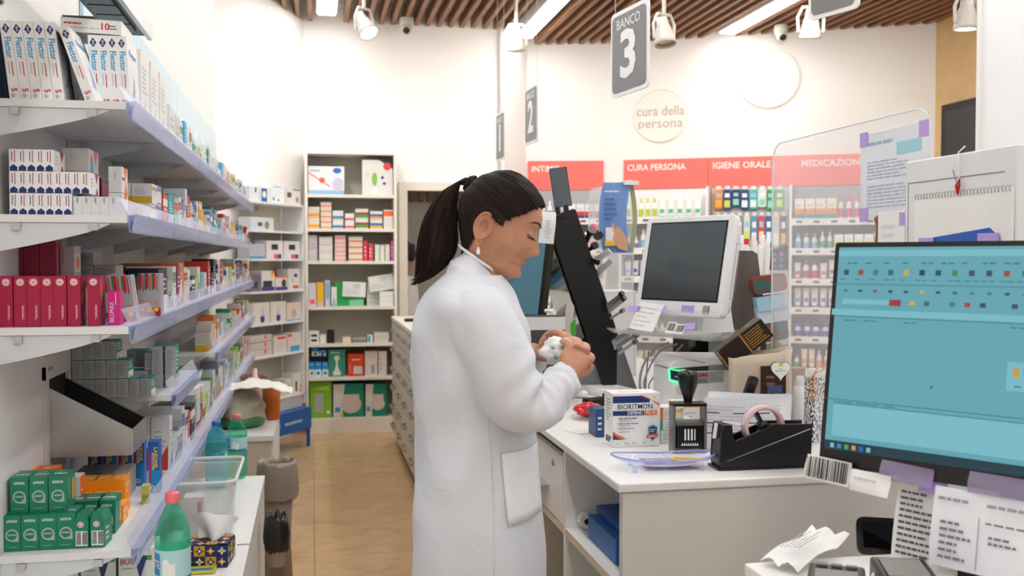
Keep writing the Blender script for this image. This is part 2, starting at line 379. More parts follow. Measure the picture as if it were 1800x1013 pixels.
# hanging counter number signs
SGREY = mat('sign_grey', (.22, .22, .23), .45); SWH = mat('sign_white', (.88, .88, .88), .4)
def hang_sign(c, w, h, rz, num, label):
    b = MB(); b.rbox((0, 0, 0), (w, .006, h), .02, SWH, axis='y'); 
    for s in (1, -1):
        Mz = Matrix.Rotation(0 if s == 1 else PI, 4, 'Z')
        b.rbox((0, -.0045, 0), (w-.03, .002, h-.03), .018, SGREY, axis='y', M=Mz)
        b.text('BANCO', Mz @ Vector((0, -.0062, h*.33)), Mz.to_3x3() @ Vector((1, 0, 0)), (0, 0, 1), h*.16, SWH, width=w*.62, bold=.01)
        b.text(num, Mz @ Vector((0, -.0062, -h*.06)), Mz.to_3x3() @ Vector((1, 0, 0)), (0, 0, 1), h*.75, SWH, bold=.03, width=w*(.42 if num != '1' else .16))
    t = thing('counter_number_sign', c, label, 'sign', 'hanging BANCO signs', rz=rz)
    b.build('panel', t)
    for s in (-1, 1):
        MB().tube([(s*w*.4, 0, h/2-.01), (s*w*.4, 0, CEIL+.02-c[2])], .0012, GREYL, n=5).build('hanging_wire', t)
hang_sign(at(1107, 88, 3.35), .275, .29, R(-81), '3', 'large grey hanging sign reading BANCO 3')
hang_sign(at(934.5, 202, 5.1), .24, .295, R(-87), '2', 'grey hanging sign reading BANCO 2')
hang_sign(at(880, 240, 6.6), .24, .32, R(-87.5), '1', 'small far grey hanging sign reading BANCO 1')
# corner of a fourth hanging sign
c = at(1466, -52, 2.15)
t = thing('counter_number_sign', c, 'lower edge of a grey hanging sign cut off at the top of the picture', 'sign', 'hanging BANCO signs', rz=R(-72))
MB().rbox((0, 0, 0), (.14, .006, .19), .012, SWH, axis='y').rbox((0, -.0045, 0), (.12, .002, .17), .012, SGREY, axis='y').build('panel', t)
for s in (-1, 1): MB().tube([(s*.05, 0, .09), (s*.05, 0, CEIL-c.z+.02)], .0012, GREYL, n=5).build('hanging_wire', t)
# spotlights and cameras
SPW = mat('spotlight_white', (.58, .56, .51), .4); BULB = mat('spot_bulb', (1, .95, .85), .3, emit=30, noise_amt=0); REFL = mat('spot_reflector', (.7, .7, .68), .15, metal=1)
def spotlight(px, py, D, tilt, yaw, label, lit=False, energy=0, aim=None, k=1.0):
    c = at(px, py, D); t = thing('ceiling_spotlight', (c.x, c.y, CEIL), label, 'spotlight', 'white gimbal spotlights', rz=yaw)
    dz = c.z-CEIL
    MB().bx(-.05*k, .05*k, -.035*k, .035*k, -.10*k, .02, SPW).tube([(0, 0, -.1*k), (0, 0, dz+.1*k)], .012*k, SPW).build('adapter', t)
    y = MB(); y.tube([(-.075*k, 0, dz-.05*k), (-.08*k, 0, dz+.04*k), (-.05*k, 0, dz+.10*k), (.05*k, 0, dz+.10*k), (.08*k, 0, dz+.04*k), (.075*k, 0, dz-.05*k)], .010*k, SPW, n=6); y.build('yoke', t)
    M = Matrix.Translation((0, 0, dz)) @ Matrix.Rotation(tilt, 4, 'X') @ Matrix.Scale(k, 4)
    MB(M).lathe([(.001, .085), (.032, .085), (.038, .04), (.045, .02), (.062, -.06), (.068, -.085), (.060, -.085), (.05, -.05), (.035, -.02), (.001, -.015)], SPW, n=20).build('lamp_head', t)
    MB(M).lathe([(.001, -.03), (.03, -.035), (.055, -.075), (.001, -.0749)], BULB if lit else REFL, n=16, cap=False).build('bulb', t)
    return t
spotlight(640, 42, 6.6, R(-35), R(40), 'white ceiling spotlight left of the dome camera above the tall bookcase', True)
spotlight(907, 68, 7.2, R(25), R(-20), 'white ceiling spotlight beside the middle linear light')
spotlight(1167, 55, 6.0, R(-12), R(20), 'white ceiling spotlight just right of the BANCO 3 sign')
spotlight(1425, 42, 6.0, R(10), R(-10), 'white ceiling spotlight right of the second security camera')
spotlight(1699, 25, 5.0, R(4), R(5), 'lit white ceiling spotlight beside the white column', True, k=.9)
def sp(loc, target, e, size=R(115), blend=1.0, col=(1, .95, .88)):
    l = bpy.data.lights.new('spot', 'SPOT'); l.energy = e; l.spot_size = size; l.spot_blend = blend; l.shadow_soft_size = .06; l.color = col
    o = bpy.data.objects.new('spot', l); COL.objects.link(o); o.location = loc; o.rotation_euler = (Vector(target)-Vector(loc)).to_track_quat('-Z', 'Y').to_euler(); return o
SPOTS = [((-.15, 6.9, 3.1), (-.35, 8.0, 2.2), 45), ((1.35, 7.0, 3.1), (1.8, 8.9, 2.4), 30), ((3.3, 6.6, 3.05), (3.9, 8.2, 2.2), 22), ((2.4, 6.2, 3.05), (2.9, 8.8, 2.2), 18), ((2.6, 5.0, 3.0), (3.6, 8.3, 1.3), 70)]
for a_ in SPOTS: sp(*a_)
def dome_cam(px, py, D, label, rz):
    c = at(px, py, D); t = thing('security_camera', (c.x, c.y, CEIL), label, 'security camera', 'white dome security cameras', rz=rz)
    MB().lathe([(.055, 0), (.06, -.03), (.058, -.06), (.05, -.08), (.03, -.09), (.001, -.09)], SPW, n=20).build('housing', t)
    M = Matrix.Translation((0, -.02, -.09)); MB(M).lathe([(.001, -.05), (.02, -.048), (.04, -.03), (.048, 0), (.04, .03), (.001, .04)], SPW, n=20).build('eyeball', t)
    MB(M @ Matrix.Rotation(R(-55), 4, 'X')).lathe([(.001, -.051), (.026, -.049), (.03, -.035)], BLACKG, n=16, cap=False).build('lens', t)
dome_cam(715, 35, 8.2, 'white dome security camera at the ceiling above the tall bookcase', R(-10)); dome_cam(1373, 50, 8.45, 'white dome security camera above the plain pale disc', R(-10))
# ================================================================ left wall shelving
XS, Y0, BAY = -.38, 2.20, .62
Z1, Z2, Z3, Z4, Z5 = 1.747, 1.511, 1.278, 1.05, .806
SHELFM = mat('shelf_white', (.74, .74, .74), .35)
BRK = mat('bracket_white', (.62, .64, .66), .4)
NB = 7
def shelf_mb(y0, y1): return MB().bx(XW+.004, XS, y0+.001, y1-.001, -.016, 0, SHELFM)
def rail_mb(y0, y1):
    b = MB(); q = [(0, .0), (-.016, .034)]; t = .0016
    def plate(p, r, m): 
        d = Vector((r[0]-p[0], 0, r[1]-p[1])).normalized(); n = Vector((d.z, 0, -d.x))*t
        b.prism([(p[0], p[1]), (r[0], r[1]), (r[0]+n.x, r[1]+n.z), (p[0]+n.x, p[1]+n.z)], y0+.002, y1-.002, m)
    x = XS+.001
    plate((x, 0), (x-.016, .036), RIS); plate((x+.002, -.034), (x, 0), LIP); plate((x, .0), (x+.017, .003), LIP); plate((x+.009, -.036), (x+.017, .003), LIP); plate((x+.002, -.034), (x+.009, -.036), LIP)
    STRIP = mat('price_strip_paper', (.70, .71, .78), .5)
    b.prism([(x+.007, -.031), (x+.013, -.003), (x+.0137, -.003), (x+.0077, -.031)], y0+.01, y1-.01, STRIP)
    return b
def bracket_mb():
    n = 10; pts = [(XW+.004, -.017), (XS-.035, -.017)]
    for k in range(n+1):
        u = k/n; pts.append((XS-.035-(XS-.035-XW-.004)*u, -.019-.058*(u**.75)))
    b = MB().prism(pts, .004, .009, BRK)
    for xx in (XS-.065, XW+.045): b.bx(xx-.008, xx+.008, -.001, .012, -.032, -.017, STEEL)
    return b
shelf_me, rail_me, br_me = shelf_mb(0, BAY).mesh('shelf'), rail_mb(0, BAY).mesh('price_rail'), bracket_mb().mesh('bracket')
def sub(name, me, par, loc=(0, 0, 0)):
    o = bpy.data.objects.new(name, me); COL.objects.link(o); o.parent = par; o.location = loc; return o
BACKP = mat('shelf_back_panel', (.70, .68, .68), .6)
for i in range(NB):
    y = Y0+i*BAY
    t = thing('wall_shelving_bay', (0, y, 0), f'{ORD[i]} white shelving bay of the long left wall run, counted from its near end', 'shelving', 'shelving bays along the left wall')
    zs = [Z1, Z2, Z3, Z5]
    if i == 1 or i >= 3: zs.append(Z4)
    for z in zs:
        sub('shelf', shelf_me, t, (0, 0, z)); sub('price_rail', rail_me, t, (0, 0, z)); sub('bracket', br_me, t, (0, 0, z))
    MB().bx(XW, XW+.003, .002, BAY-.002, .70, 1.80, BACKP).build('back_panel', t)
# blue header band above the shelves
BLU = mat('pale_blue_header', (.50, .68, .78), .3); BLU2 = mat('pale_blue_square', (.66, .78, .84), .3)
b = MB()
for k in range(4):
    y = 3.0+k*.98; b.bx(XW+.002, XW+.012, y+.003, y+.977, 1.80, 2.25, BLU)
    for j in range(3): b.bx(XW+.012, XW+.0125, y+.12+.3*j, y+.24+.3*j, 1.98-.1*(j % 2), 2.12-.1*(j % 2), BLU2)
tag(b.build('header_panel'), 'pale blue header panel on the wall above the top left shelf', 'panel')
# metal cable tray / lamp above the near bay
t = thing('shelf_lamp', (-.45, 2.3, 2.045), 'dark metal lamp housing over the top left shelf, at the upper picture edge', 'lamp')
DKM = mat('dark_metal', (.05, .05, .05), .4, metal=.6)
MB().bx(-.10, .0, -.9, .66, .0, .012, DKM).bx(.0, .012, -.9, .66, -.012, .03, STEEL).build('housing', t)
b = MB()
for k in range(14): b.bx(-.085, -.02, -.80+.1*k, -.71+.1*k, -.006, 0, BLACK)
b.build('grille', t)
MB().bx(-.188, -.09, -.2, -.17, .0, .012, DKM).build('arm', t); MB().bx(-.188, -.09, .5, .53, .0, .012, DKM).build('arm', t)
# steel chute of the stock robot
t = thing('delivery_chute', (XW, 2.577, 0), 'brushed steel delivery chute with black lining sticking out of the left wall', 'chute')
FR = mat('chute_frame', (.66, .62, .60), .4); SS = mat('chute_steel', (.50, .50, .51), .38, metal=.85)
MB().bx(0, .012, -.028, .001, .92, 1.16, FR).bx(0, .012, .205, .235, .92, 1.16, FR).bx(0, .0125, -.028, .235, 1.128, 1.185, FR).deco((.0125, -.02, 1.135), (0, .1, 0), (0, 0, .04), [('s', .1, .2, .9, .8, 1, GREYM)]).build('wall_frame', t)
b = MB(); P1 = [(0, .936), (.198, .936), (.203, .941), (.203, .999), (0, 1.113)]
b.prism(P1, 0, .0025, SS); b.prism(P1, .2005, .203, SS)
b.prism([(.2005, .938), (.203, .941), (.203, 1.0), (.2005, 1.0)], .0025, .2005, SS); b.prism([(0, .936), (.2, .936), (.2, .9385), (0, .9385)], .0025, .2005, SS)
b.build('steel_body', t)
LIN = mat('black_chute_lining', (.008, .008, .008), .6)
b = MB(); b.prism([(0, .94), (.1995, .94), (.1995, .997), (0, 1.11)], .003, .0045, LIN); b.prism([(0, .94), (.1995, .94), (.1995, .997), (0, 1.11)], .1985, .2, LIN)
b.bx(.198, .2, .0045, .1985, .94, .998, LIN); b.prism([(0, 1.06), (.198, .945), (.198, .94), (0, .94)], .0045, .1985, LIN); b.bx(.0, .004, .0045, .1985, 1.05, 1.128, LIN)
b.build('black_lining', t)
# ---------------------------------------------------------------- near products
def lx(px, Y): return ony(px, 455, Y).x
N = 'medicine_carton'
G_PATCH = 'white plaster patch cartons on the top left shelf'
def flector():
    F = [('p', [(.5, .965), (.85, .90), (.5, .835), (.15, .90)], NAVY), ('t', 'IBSA', .5, .90, .035, OFFW, {'rot': -PI/2, 'bold': .01}), ('t', 'Flector', .5, .66, .11, CYAN, {'rot': -PI/2, 'bold': .02, 'width': .27}),
         ('s', .55, .26, .75, .48, 1, RED, True), ('s', .25, .24, .45, .48, 1, GREYL, True), ('t', '5', .5, .12, .10, RED, {'rot': -PI/2, 'bold': .02}), ('s', .2, .03, .6, .08, 3, NAVY)]
    Rr = [('r', .1, .15, .9, .6, cm('dfe8f0')), ('p', [(.2, .2), (.6, .5), (.55, .2)], cm('9fb8cf')), ('r', .45, .25, .5, .5, RED), ('t', 'Flector', .5, .8, .12, CYAN, {'width': .7, 'bold': .02})]
    return pack(.0206, .13, .162, OFFW, F, Rr, L=[('r', .0, .0, 1, 1, cm('123a5c'))])
fm = flector(); N = 'plaster_carton'
for k in range(5):
    Y = 2.225; x = lx(31+19.3*k, Y); o = put(fm, N, (x, Y+.065, Z1+.001), f'white patch carton, {ORD[k]} from the left in the leaning row on the top shelf', 'carton', G_PATCH, rot=(0, R(-6.5), 0))
darkside = pack(.012, .13, .160, cm('17365a'), Rr=[('r', .1, .1, .9, .9, cm('0e2740')), ('p', [(.3, .1), (.7, .1), (.6, .5), (.4, .55)], cm('5d7fa5')), ('r', .5, .3, .56, .6, RED)])
put(darkside, N, (lx(6, 2.225), 2.32, Z1), 'dark blue carton edge at the far left end of the top shelf', 'carton', rot=(0, R(-6), 0))
put(darkside, N, (lx(124, 2.26), 2.37, Z1), 'dark blue printed carton face behind the strongly leaning patch carton', 'carton', rot=(0, R(-8), 0))
put(fm, N, (lx(163, 2.225), 2.225+.065, Z1+.001), 'most strongly leaning white patch carton in the middle of the top left shelf', 'carton', G_PATCH, rot=(0, R(-19), 0))
for k in range(4):
    Y = 2.245; x = lx(176+16.5*k-9, Y+.1); put(fm, N, (x+.012, 2.395, Z1), f'white patch carton, {ORD[k]} from the left under the flat-lying carton', 'carton', G_PATCH, rot=(0, R(-3), 0))
big = pack(.125, .13, .030, OFFW, [('s', .05, .5, .5, .8, 1, RED), ('s', .1, .25, .65, .45, 1, GREYL), ('t', '10', .72, .5, .7, RED, {'bold': .02}), ('s', .8, .3, .95, .7, 2, NAVY)])
put(big, N, (lx(165, 2.33), 2.395, Z1+.166), 'white patch carton lying flat across the upright ones on the top shelf', 'carton', rot=(0, R(2), 0))
tallw = pack(.022, .12, .165, OFFW, Rr=[('s', .15, .4, .8, .8, 6, GREYL), ('p', [(.2, .1), (.6, .35), (.5, .1)], cm('a8c4dd'))])
for k in range(3): put(tallw, N, (-.405, 2.54+.15*k, Z1), f'white carton seen edge-on, {ORD[k]} behind the patch cartons at the top shelf edge', 'carton')
N = 'medicine_carton'
# small navy-tipped cartons on the second shelf
G_SM = 'small navy-tipped cartons stacked on the second left shelf'
sm = pack(.0174, .095, .0445, OFFW, [('p', [(.08, 0), (.92, 0), (.92, .17), (.5, .30), (.08, .17)], NAVY), ('s', .55, .35, .75, .95, 1, MAG, True), ('s', .25, .4, .45, .9, 1, NAVY, True)],
          [('p', [(.55, 1), (.9, 1), (.72, .5)], MAG), ('p', [(.6, 0), (.9, 0), (.75, .4)], MAG), ('s', .1, .3, .5, .8, 3, GREYL)])
rowname = ['bottom', 'middle', 'top']
for r, n in enumerate((7, 9, 5)):
    for k in range(n):
        Y = 2.23; x = lx(25.5+15.7*k, Y); put(sm, N, (x, Y+.05, Z2+.0455*r), f'small navy-tipped carton, {ORD[k]} from the left, {rowname[r]} row of its stack', 'carton', G_SM)
gs = pack(.0174, .095, .039, cm('d9dadd'), [('s', .35, .55, .6, .95, 2, INK, True)])
for k in range(5): put(gs, N, (lx(25.5+15.7*(7+k)+2, 2.23), 2.28, Z2), f'plain pale small carton, {ORD[k]} from the left beside the navy-tipped bottom row', 'carton', 'plain small cartons on the second left shelf')
for k in range(2):   # supports the right half of the middle row
    pass
bx1 = pack(.055, .10, .05, cm('cfc9c8'), [('s', .3, .3, .55, .7, 2, GREYL, True)], [('p', [(.1, 0), (.5, 0), (.3, .9)], cm('3b9ec4')), ('p', [(.5, 1), (.95, 1), (.7, .4)], PINKC), ('s', .1, .4, .5, .6, 2, RED)])
put(bx1, N, (lx(133, 2.34), 2.40, Z2+.0), 'grey-white carton with blue and pink arrows standing behind the small navy-tipped ones, under its twin', 'carton')
put(bx1, N, (lx(133, 2.34), 2.40, Z2+.051), 'grey-white carton with blue and pink arrows, the upper of two behind the small stack', 'carton')
put(bx1, N, (lx(133, 2.34), 2.40, Z2+.102), 'topmost grey-white carton with blue and pink arrows behind the small stack', 'carton')
ox = pack(.028, .075, .058, OFFW, [('s', .4, .4, .6, .8, 2, GREYL, True)], [('p', [(.3, 1), (.95, 1), (.6, .55)], ORANGE), ('p', [(.5, 0), (.95, 0), (.7, .45)], ORANGE), ('r', .05, .48, .55, .6, RED)])
put(ox, N, (lx(199, 2.36), 2.43, Z2), 'white carton with orange arrows on the second shelf, lower of two', 'carton')
put(ox, N, (lx(199, 2.36), 2.43, Z2+.059), 'white carton with orange arrows on the second shelf, upper of two', 'carton')
mb_ = pack(.05, .09, .052, cm('5b1230'), [('s', .2, .3, .8, .6, 2, GREYL)], [('r', .1, .2, .9, .8, cm('8e4850'))])
for z in (0, .053): put(mb_, N, (-.53, 2.63, Z2+z), 'dark wine carton behind the orange-arrow cartons, '+('lower' if z == 0 else 'upper')+' of two', 'carton')
# crimson cartons on the third shelf
CRIM = cm('a3123f')
G_RED = 'crimson cartons with a white round seal on the third left shelf'
SEAL = [('c', .5, .88, .30, OFFW), ('o', .5, .88, .25, .05, RED), ('r', .38, .872, .62, .888, RED), ('r', .47, .85, .53, .91, RED), ('s', .62, .06, .80, .42, 2, cm('f0c0cc'), True)]
rb = pack(.0250, .055, .105, CRIM, SEAL, [('s', .2, .2, .35, .9, 1, cm('f0c0cc'), True), ('c', .4, .6, .09, ORANGE), ('p', [(.1, .05), (.5, .05), (.2, .35)], cm('3a5aa8')), ('p', [(.5, .1), (.8, .15), (.6, .4)], cm('f08a6a'))])
for k in range(7):
    x = lx([9, 34, 57.5, 81, 104, 128.5, 163][k], 2.22); put(rb, N, (x, 2.25, Z3), f'crimson carton with white seal, {ORD[k]} from the left, third shelf front row', 'carton', G_RED)
rt = pack(.0325, .06, .185, cm('8c1038'), [('s', .6, .15, .72, .45, 1, cm('e0a8b8'), True)], [('s', .2, .2, .35, .9, 1, cm('f0c0cc'), True), ('p', [(.1, .25), (.7, .3), (.4, .5)], cm('f08a6a'))])
for k in range(3): put(rt, N, (lx(26+29*k, 2.37), 2.40, Z3), f'tall dark crimson carton, {ORD[k]} from the left behind the front crimson row', 'carton', 'tall dark crimson cartons on the third left shelf')
pk = pack(.024, .05, .072, cm('c8187a'), [('s', .6, .5, .75, .95, 1, cm('f6c6de'), True), ('t', 'BILUMAX', .35, .38, .17, cm('bfe0f4'), {'rot': PI/2, 'width': .6}), ])
put(pk, N, (lx(199, 2.24), 2.265, Z3), 'short magenta carton at the right end of the crimson row', 'carton')
SILV = cm('a9abb0'); 
tb = pack(.021, .05, .105, SILV, [('r', .0, .62, .35, 1, cm('137a4a')), ('r', .15, .65, .45, 1, RED), ('s', .5, .45, .75, .95, 1, RED, True), ('o', .5, .32, .25, .08, PINKC), ('r', 0, 0, 1, .2, cm('9c1a2c')), ('c', .5, .16, .33, cm('f07a18')), ('c', .5, .16, .18, cm('ffd060'))], [('s', .3, .1, .7, .9, 1, PINKC, True)])
for k in range(3): put(tb, N, (lx(196+17*k, 2.36), 2.39, Z3), f'silver and red carton with an orange glow, {ORD[k]} of the three leaning ones', 'carton', 'silver and red cartons on the third left shelf', rot=(0, R(-7), 0))
for k in range(3): put(tb, N, (lx(246+12.5*k, 2.55), 2.60, Z3), f'silver and red carton, {ORD[k]} of the three upright ones beside the navy cartons', 'carton', 'silver and red cartons on the third left shelf')
g3 = pack(.048, .10, .03, cm('8c8888'), [('s', .1, .15, .9, .85, 5, cm('5c5a5c'))], T=[('r', 0, 0, 1, 1, cm('777474'))])
for k in range(4):
    for j in range(2 if k < 2 else 1):
        put(g3, N, (-.585+.05*(k % 3), 2.56+.14*(k//3)+.001, Z3+.095+.031*j), f'grey printed flat carton, {ORD[k]} along the back of the third shelf' + (', upper' if j else ''), 'carton', 'grey flat cartons at the back of the third left shelf')
sb = pack(.20, .10, .094, cm('7d7775'))
put(sb, N, (-.535, 2.56, Z3), 'large plain grey carton under the flat printed ones at the back of the third shelf', 'carton')
put(sb, N, (-.535, 2.70, Z3), 'large plain grey carton at the back of the third shelf, farther of two', 'carton')
gt = pack(.034, .07, .075, cm('b5afad'), [('s', .1, .3, .4, .9, 2, GREYM, True)], [('r', .1, .2, .9, .8, cm('d8cfc8')), ('c', .5, .5, .2, ORANGE)])
for k in range(2): put(gt, N, (lx(113+18*k, 2.40), 2.45, Z3+.095*(1-k)), ['taller grey-beige carton right of the dark crimson ones', 'grey-beige carton behind the last crimson one'][k], 'carton')
# ---------------------------------------------------------------- lowest visible shelf: green and orange cartons
AG = cm('0f7a5e'); AG2 = cm('7fb8a0'); SILV2 = cm('a8b0a8')
asp = pack(.0362, .075, .075, AG, [('t', 'ASPIRINA', .5, .84, .11, OFFW, {'width': .62, 'bold': .01}), ('c', .5, .45, .36, SILV2), ('p', [(.5, .27), (.86, .27), (.86, .45), (.5, .45)], SILV2), ('c', .5, .45, .27, AG), ('t', 'ASPIRINA', .5, .46, .07, OFFW, {'width': .45}), ('s', .2, .1, .8, .15, 1, AG2)],
           [('s', .15, .3, .4, .9, 2, AG2, True), ('r', .6, .2, .9, .8, cm('d89a3a'))], [('t', 'ASPIRINA', .5, .4, .3, OFFW, {'width': .8, 'bold': .02}), ('s', .1, .65, .9, .85, 1, AG2)])
G_ASP = 'green cartons stacked on the lowest left shelf'
for k in range(4): put(asp, N, (lx([13, 45, 77, 109][k], 2.23), 2.27, Z5), f'green carton lettered ASPIRINA, {ORD[k]} from the left in the bottom row', 'carton', G_ASP)
for k in range(3): put(asp, N, (lx([27, 61.5, 95.5][k], 2.25), 2.29, Z5+.0755), f'green carton lettered ASPIRINA, {ORD[k]} from the left in the upper row', 'carton', G_ASP)
for k in range(3): put(asp, N, (lx([128, 158, 186][k], 2.36), 2.375+.0*k, Z5), f'green carton lettered ASPIRINA, {ORD[k]} from the left behind the two barcode cartons', 'carton', G_ASP)
b = MB(); w, d = .0285, .06
b.prism([(-w/2, 0), (w/2, 0), (w/2, .055), (w/4, .072), (-w/3, .072), (-w/2, .055)], -d/2, d/2, AG)
b.deco((-w/2, -d/2, 0), (w, 0, 0), (0, 0, .075), [('r', .08, .06, .92, .48, OFFW), ('b', .12, .1, .45, .46, INK), ('b', .55, .1, .9, .46, INK), ('c', .45, .67, .22, OFFW), ('o', .45, .67, .16, .06, RED)])
b.deco((w/2, -d/2, 0), (0, d, 0), (0, 0, .055), [('s', .2, .2, .8, .8, 3, OFFW)])
me = b.mesh('carton')
for k in range(2): put(me, N, (lx([138, 166][k], 2.225), 2.26, Z5), ['green carton with barcode and red seal, left one of the pair at the shelf edge', 'green carton with barcode and red seal, right one of the pair at the shelf edge'][k], 'carton', rz=R(-4))
OR1 = cm('ea6a14'); OR2 = cm('f79a1e')
def orange(c): return pack(.0365, .07, .0415, c, [('t', '', .5, .5, .3, OFFW)] and [('s', .1, .2, .9, .5, 1, cm('f8c890'))], [('t', 'VIVIN', .5, .6, .4, cm('fbe0b8'), {'width': .7, 'bold': .02}), ('s', .1, .15, .8, .35, 1, cm('fbe0b8'))], [('t', 'vivin C', .5, .5, .4, cm('fbe6c0'), {'width': .7, 'bold': .02})])
o1, o2 = orange(OR1), orange(OR2)
G_OR = 'orange cartons stacked on the lowest left shelf'
pos = []
for k in range(4):
    for j in range(2): pos.append((o1, lx([42, 68, 92, 117][k], 2.46), 2.47, j, f'{"upper" if j else "lower"} orange carton, {ORD[k]} from the left in the wall-side pile'))
for k in range(2): pos.append((o1, lx([50, 82][k], 2.46)-.002, 2.47, 2, f'orange carton on top of the wall-side pile, {"left" if k == 0 else "right"} one of two'))
for k in range(3):
    for j in range(2): pos.append((o2, lx([150, 176, 203][k], 2.52), 2.54, j, f'{"upper" if j else "lower"} bright orange carton, {ORD[k]} from the left behind the green cartons'))
for k in range(3): pos.append((o2, lx([152, 176, 199][k], 2.44), 2.455, 0, f'bright orange carton, {ORD[k]} from the left just behind the green cartons'))
for me, x, y, j, l in pos: put(me, N, (x, y, Z5+.0425*j), l, 'carton', G_OR)
gb = pack(.03, .05, .12, cm('d4d8d6'), [('s', .1, .1, .9, .9, 7, GREYL), ('r', 0, 0, 1, .12, cm('8ab43a'))], [('r', 0, 0, 1, 1, OR1), ('s', .2, .3, .6, .8, 4, OFFW)])
put(gb, N, (lx(126, 2.40), 2.41, Z5+.0), 'tall pale carton with a lime foot beside the upper green cartons', 'carton')
fl = pack(.13, .045, .034, cm('b9b4b2'), [('s', .05, .1, .95, .9, 3, GREYM)], [('s', .1, .1, .9, .9, 4, cm('8aa6c8'))], [('s', .03, .1, .97, .9, 5, cm('555a70'))])
for k in range(4): 
    for j in range(2): put(fl, N, (-.53, 2.62+.046*k, Z5+.0345*j), f'{"upper" if j else "lower"} flat grey-printed carton, {ORD[k]} from the near end under the chute', 'carton', 'flat grey-printed cartons under the chute')
LB = cm('1a5fb0'); LB2 = cm('1590d0')
las = pack(.028, .045, .135, LB, [('r', 0, 0, 1, .45, LB2), ('r', .12, .15, .28, .75, RED), ('t', 'LASONIL', .68, .68, .10, cm('f4cf3a'), {'rot': -PI/2, 'width': .42, 'bold': .03}), ('t', 'ANTIDOLORE', .42, .62, .055, OFFW, {'rot': -PI/2, 'width': .34, 'bold': .02}), ('c', .4, .10, .24, cm('9fd0ee')), ('c', .4, .10, .12, ORANGE)])
put(las, N, (lx(266, 2.72), 2.745, Z5), 'tall blue carton lettered LASONIL at the shelf edge', 'carton')
for k in range(4): put(las, N, (lx([160, 186, 214, 240][k], 2.82), 2.84, Z5), f'blue carton with a red stripe, {ORD[k]} from the left behind the chute', 'carton', 'blue striped cartons behind the chute')
lime = pack(.018, .03, .045, cm('b8b85a'), [('r', .1, .1, .9, .5, cm('8c9a3a'))], [('r', .1, .2, .9, .9, cm('cfc9b8'))])
put(lime, N, (lx(250, 2.60), 2.62, Z5), 'small olive carton next to the blue LASONIL one', 'carton')
# teal-grey stacks on the short middle shelf (second bay)
tg = pack(.0272, .07, .0495, cm('a9abab'), [('s', .15, .12, .85, .88, 9, cm('77797c')), ('r', 0, .97, 1, 1, cm('2f8f86'))], [('r', 0, .35, 1, 1, cm('1d8a8a')), ('r', 0, 0, 1, .35, cm('dfe6dc')), ('r', .2, 0, .5, .15, cm('9cc83a')), ('s', .1, .5, .9, .9, 3, OFFW)], [('r', 0, 0, 1, 1, cm('17797c')), ('s', .2, .2, .8, .8, 2, OFFW)])
G_TG = 'teal and grey cartons stacked above the chute'
for r, (n, k0) in enumerate(((7, 0), (5, 0), (4, 0))):
    for k in range(n): put(tg, N, (lx(134+20*(k+k0), 2.80), 2.835, Z4+.0505*r), f'teal and grey carton, {ORD[k]} from the left in the {rowname[r]} row above the chute', 'carton', G_TG)
tgt = pack(.029, .06, .12, cm('b6b8b8'), [('s', .15, .3, .8, .9, 14, cm('8a8c8e')), ('r', 0, .985, 1, 1, cm('2f8f86'))], [('r', 0, .3, 1, 1, cm('1d8a8a')), ('s', .1, .4, .9, .9, 5, OFFW)], [('r', 0, 0, 1, 1, cm('17797c'))])
for k in range(2): put(tgt, N, (lx([278, 301][k]-4, 2.98), 3.02, Z4), ['tall pale carton with teal side, left of two at the middle shelf edge', 'tall pale carton with teal side, right of two at the middle shelf edge'][k], 'carton')
for k in range(3): put(tg, N, (lx([232, 250, 262][k], 3.0), 3.03, Z4+.0505*(0 if k < 2 else 1)), f'teal and grey carton, {ORD[k]} behind the chute stacks beside the tall pale cartons', 'carton', G_TG)
for k in range(3): put(tg, N, (lx([232, 250, 262][k], 3.1), 3.11, Z4+.0505*(1 if k < 2 else 0)), f'teal and grey carton, {ORD[k]} in the rear group beside the tall pale cartons', 'carton', G_TG)
# below the lowest shelf: big white cartons standing on the bench
bf = pack(.075, .11, .14, cm('d8dad4'), [('t', 'BRUFEN', .30, .80, .13, cm('b01848'), {'width': .5, 'bold': .02}), ('r', .72, .82, .97, .90, cm('4f9a3a')), ('s', .1, .68, .5, .72, 1, cm('6aa06a')), ('p', [(.45, .92), (.85, .92), (.62, .5)], cm('1d2f66')), ('p', [(.62, .62), (.95, .05), (.3, .05)], cm('1d2f66')), ('r', .45, .9, .85, 1, cm('e8ecea'))])
ZB = .613
for k in range(3): put(bf, N, (lx([98, 165, 232][k], 2.38), 2.44, ZB), f'white carton lettered BRUFEN under the lowest shelf, {ORD[k]} from the left', 'carton', 'BRUFEN cartons under the lowest left shelf')
N = 'product_carton'
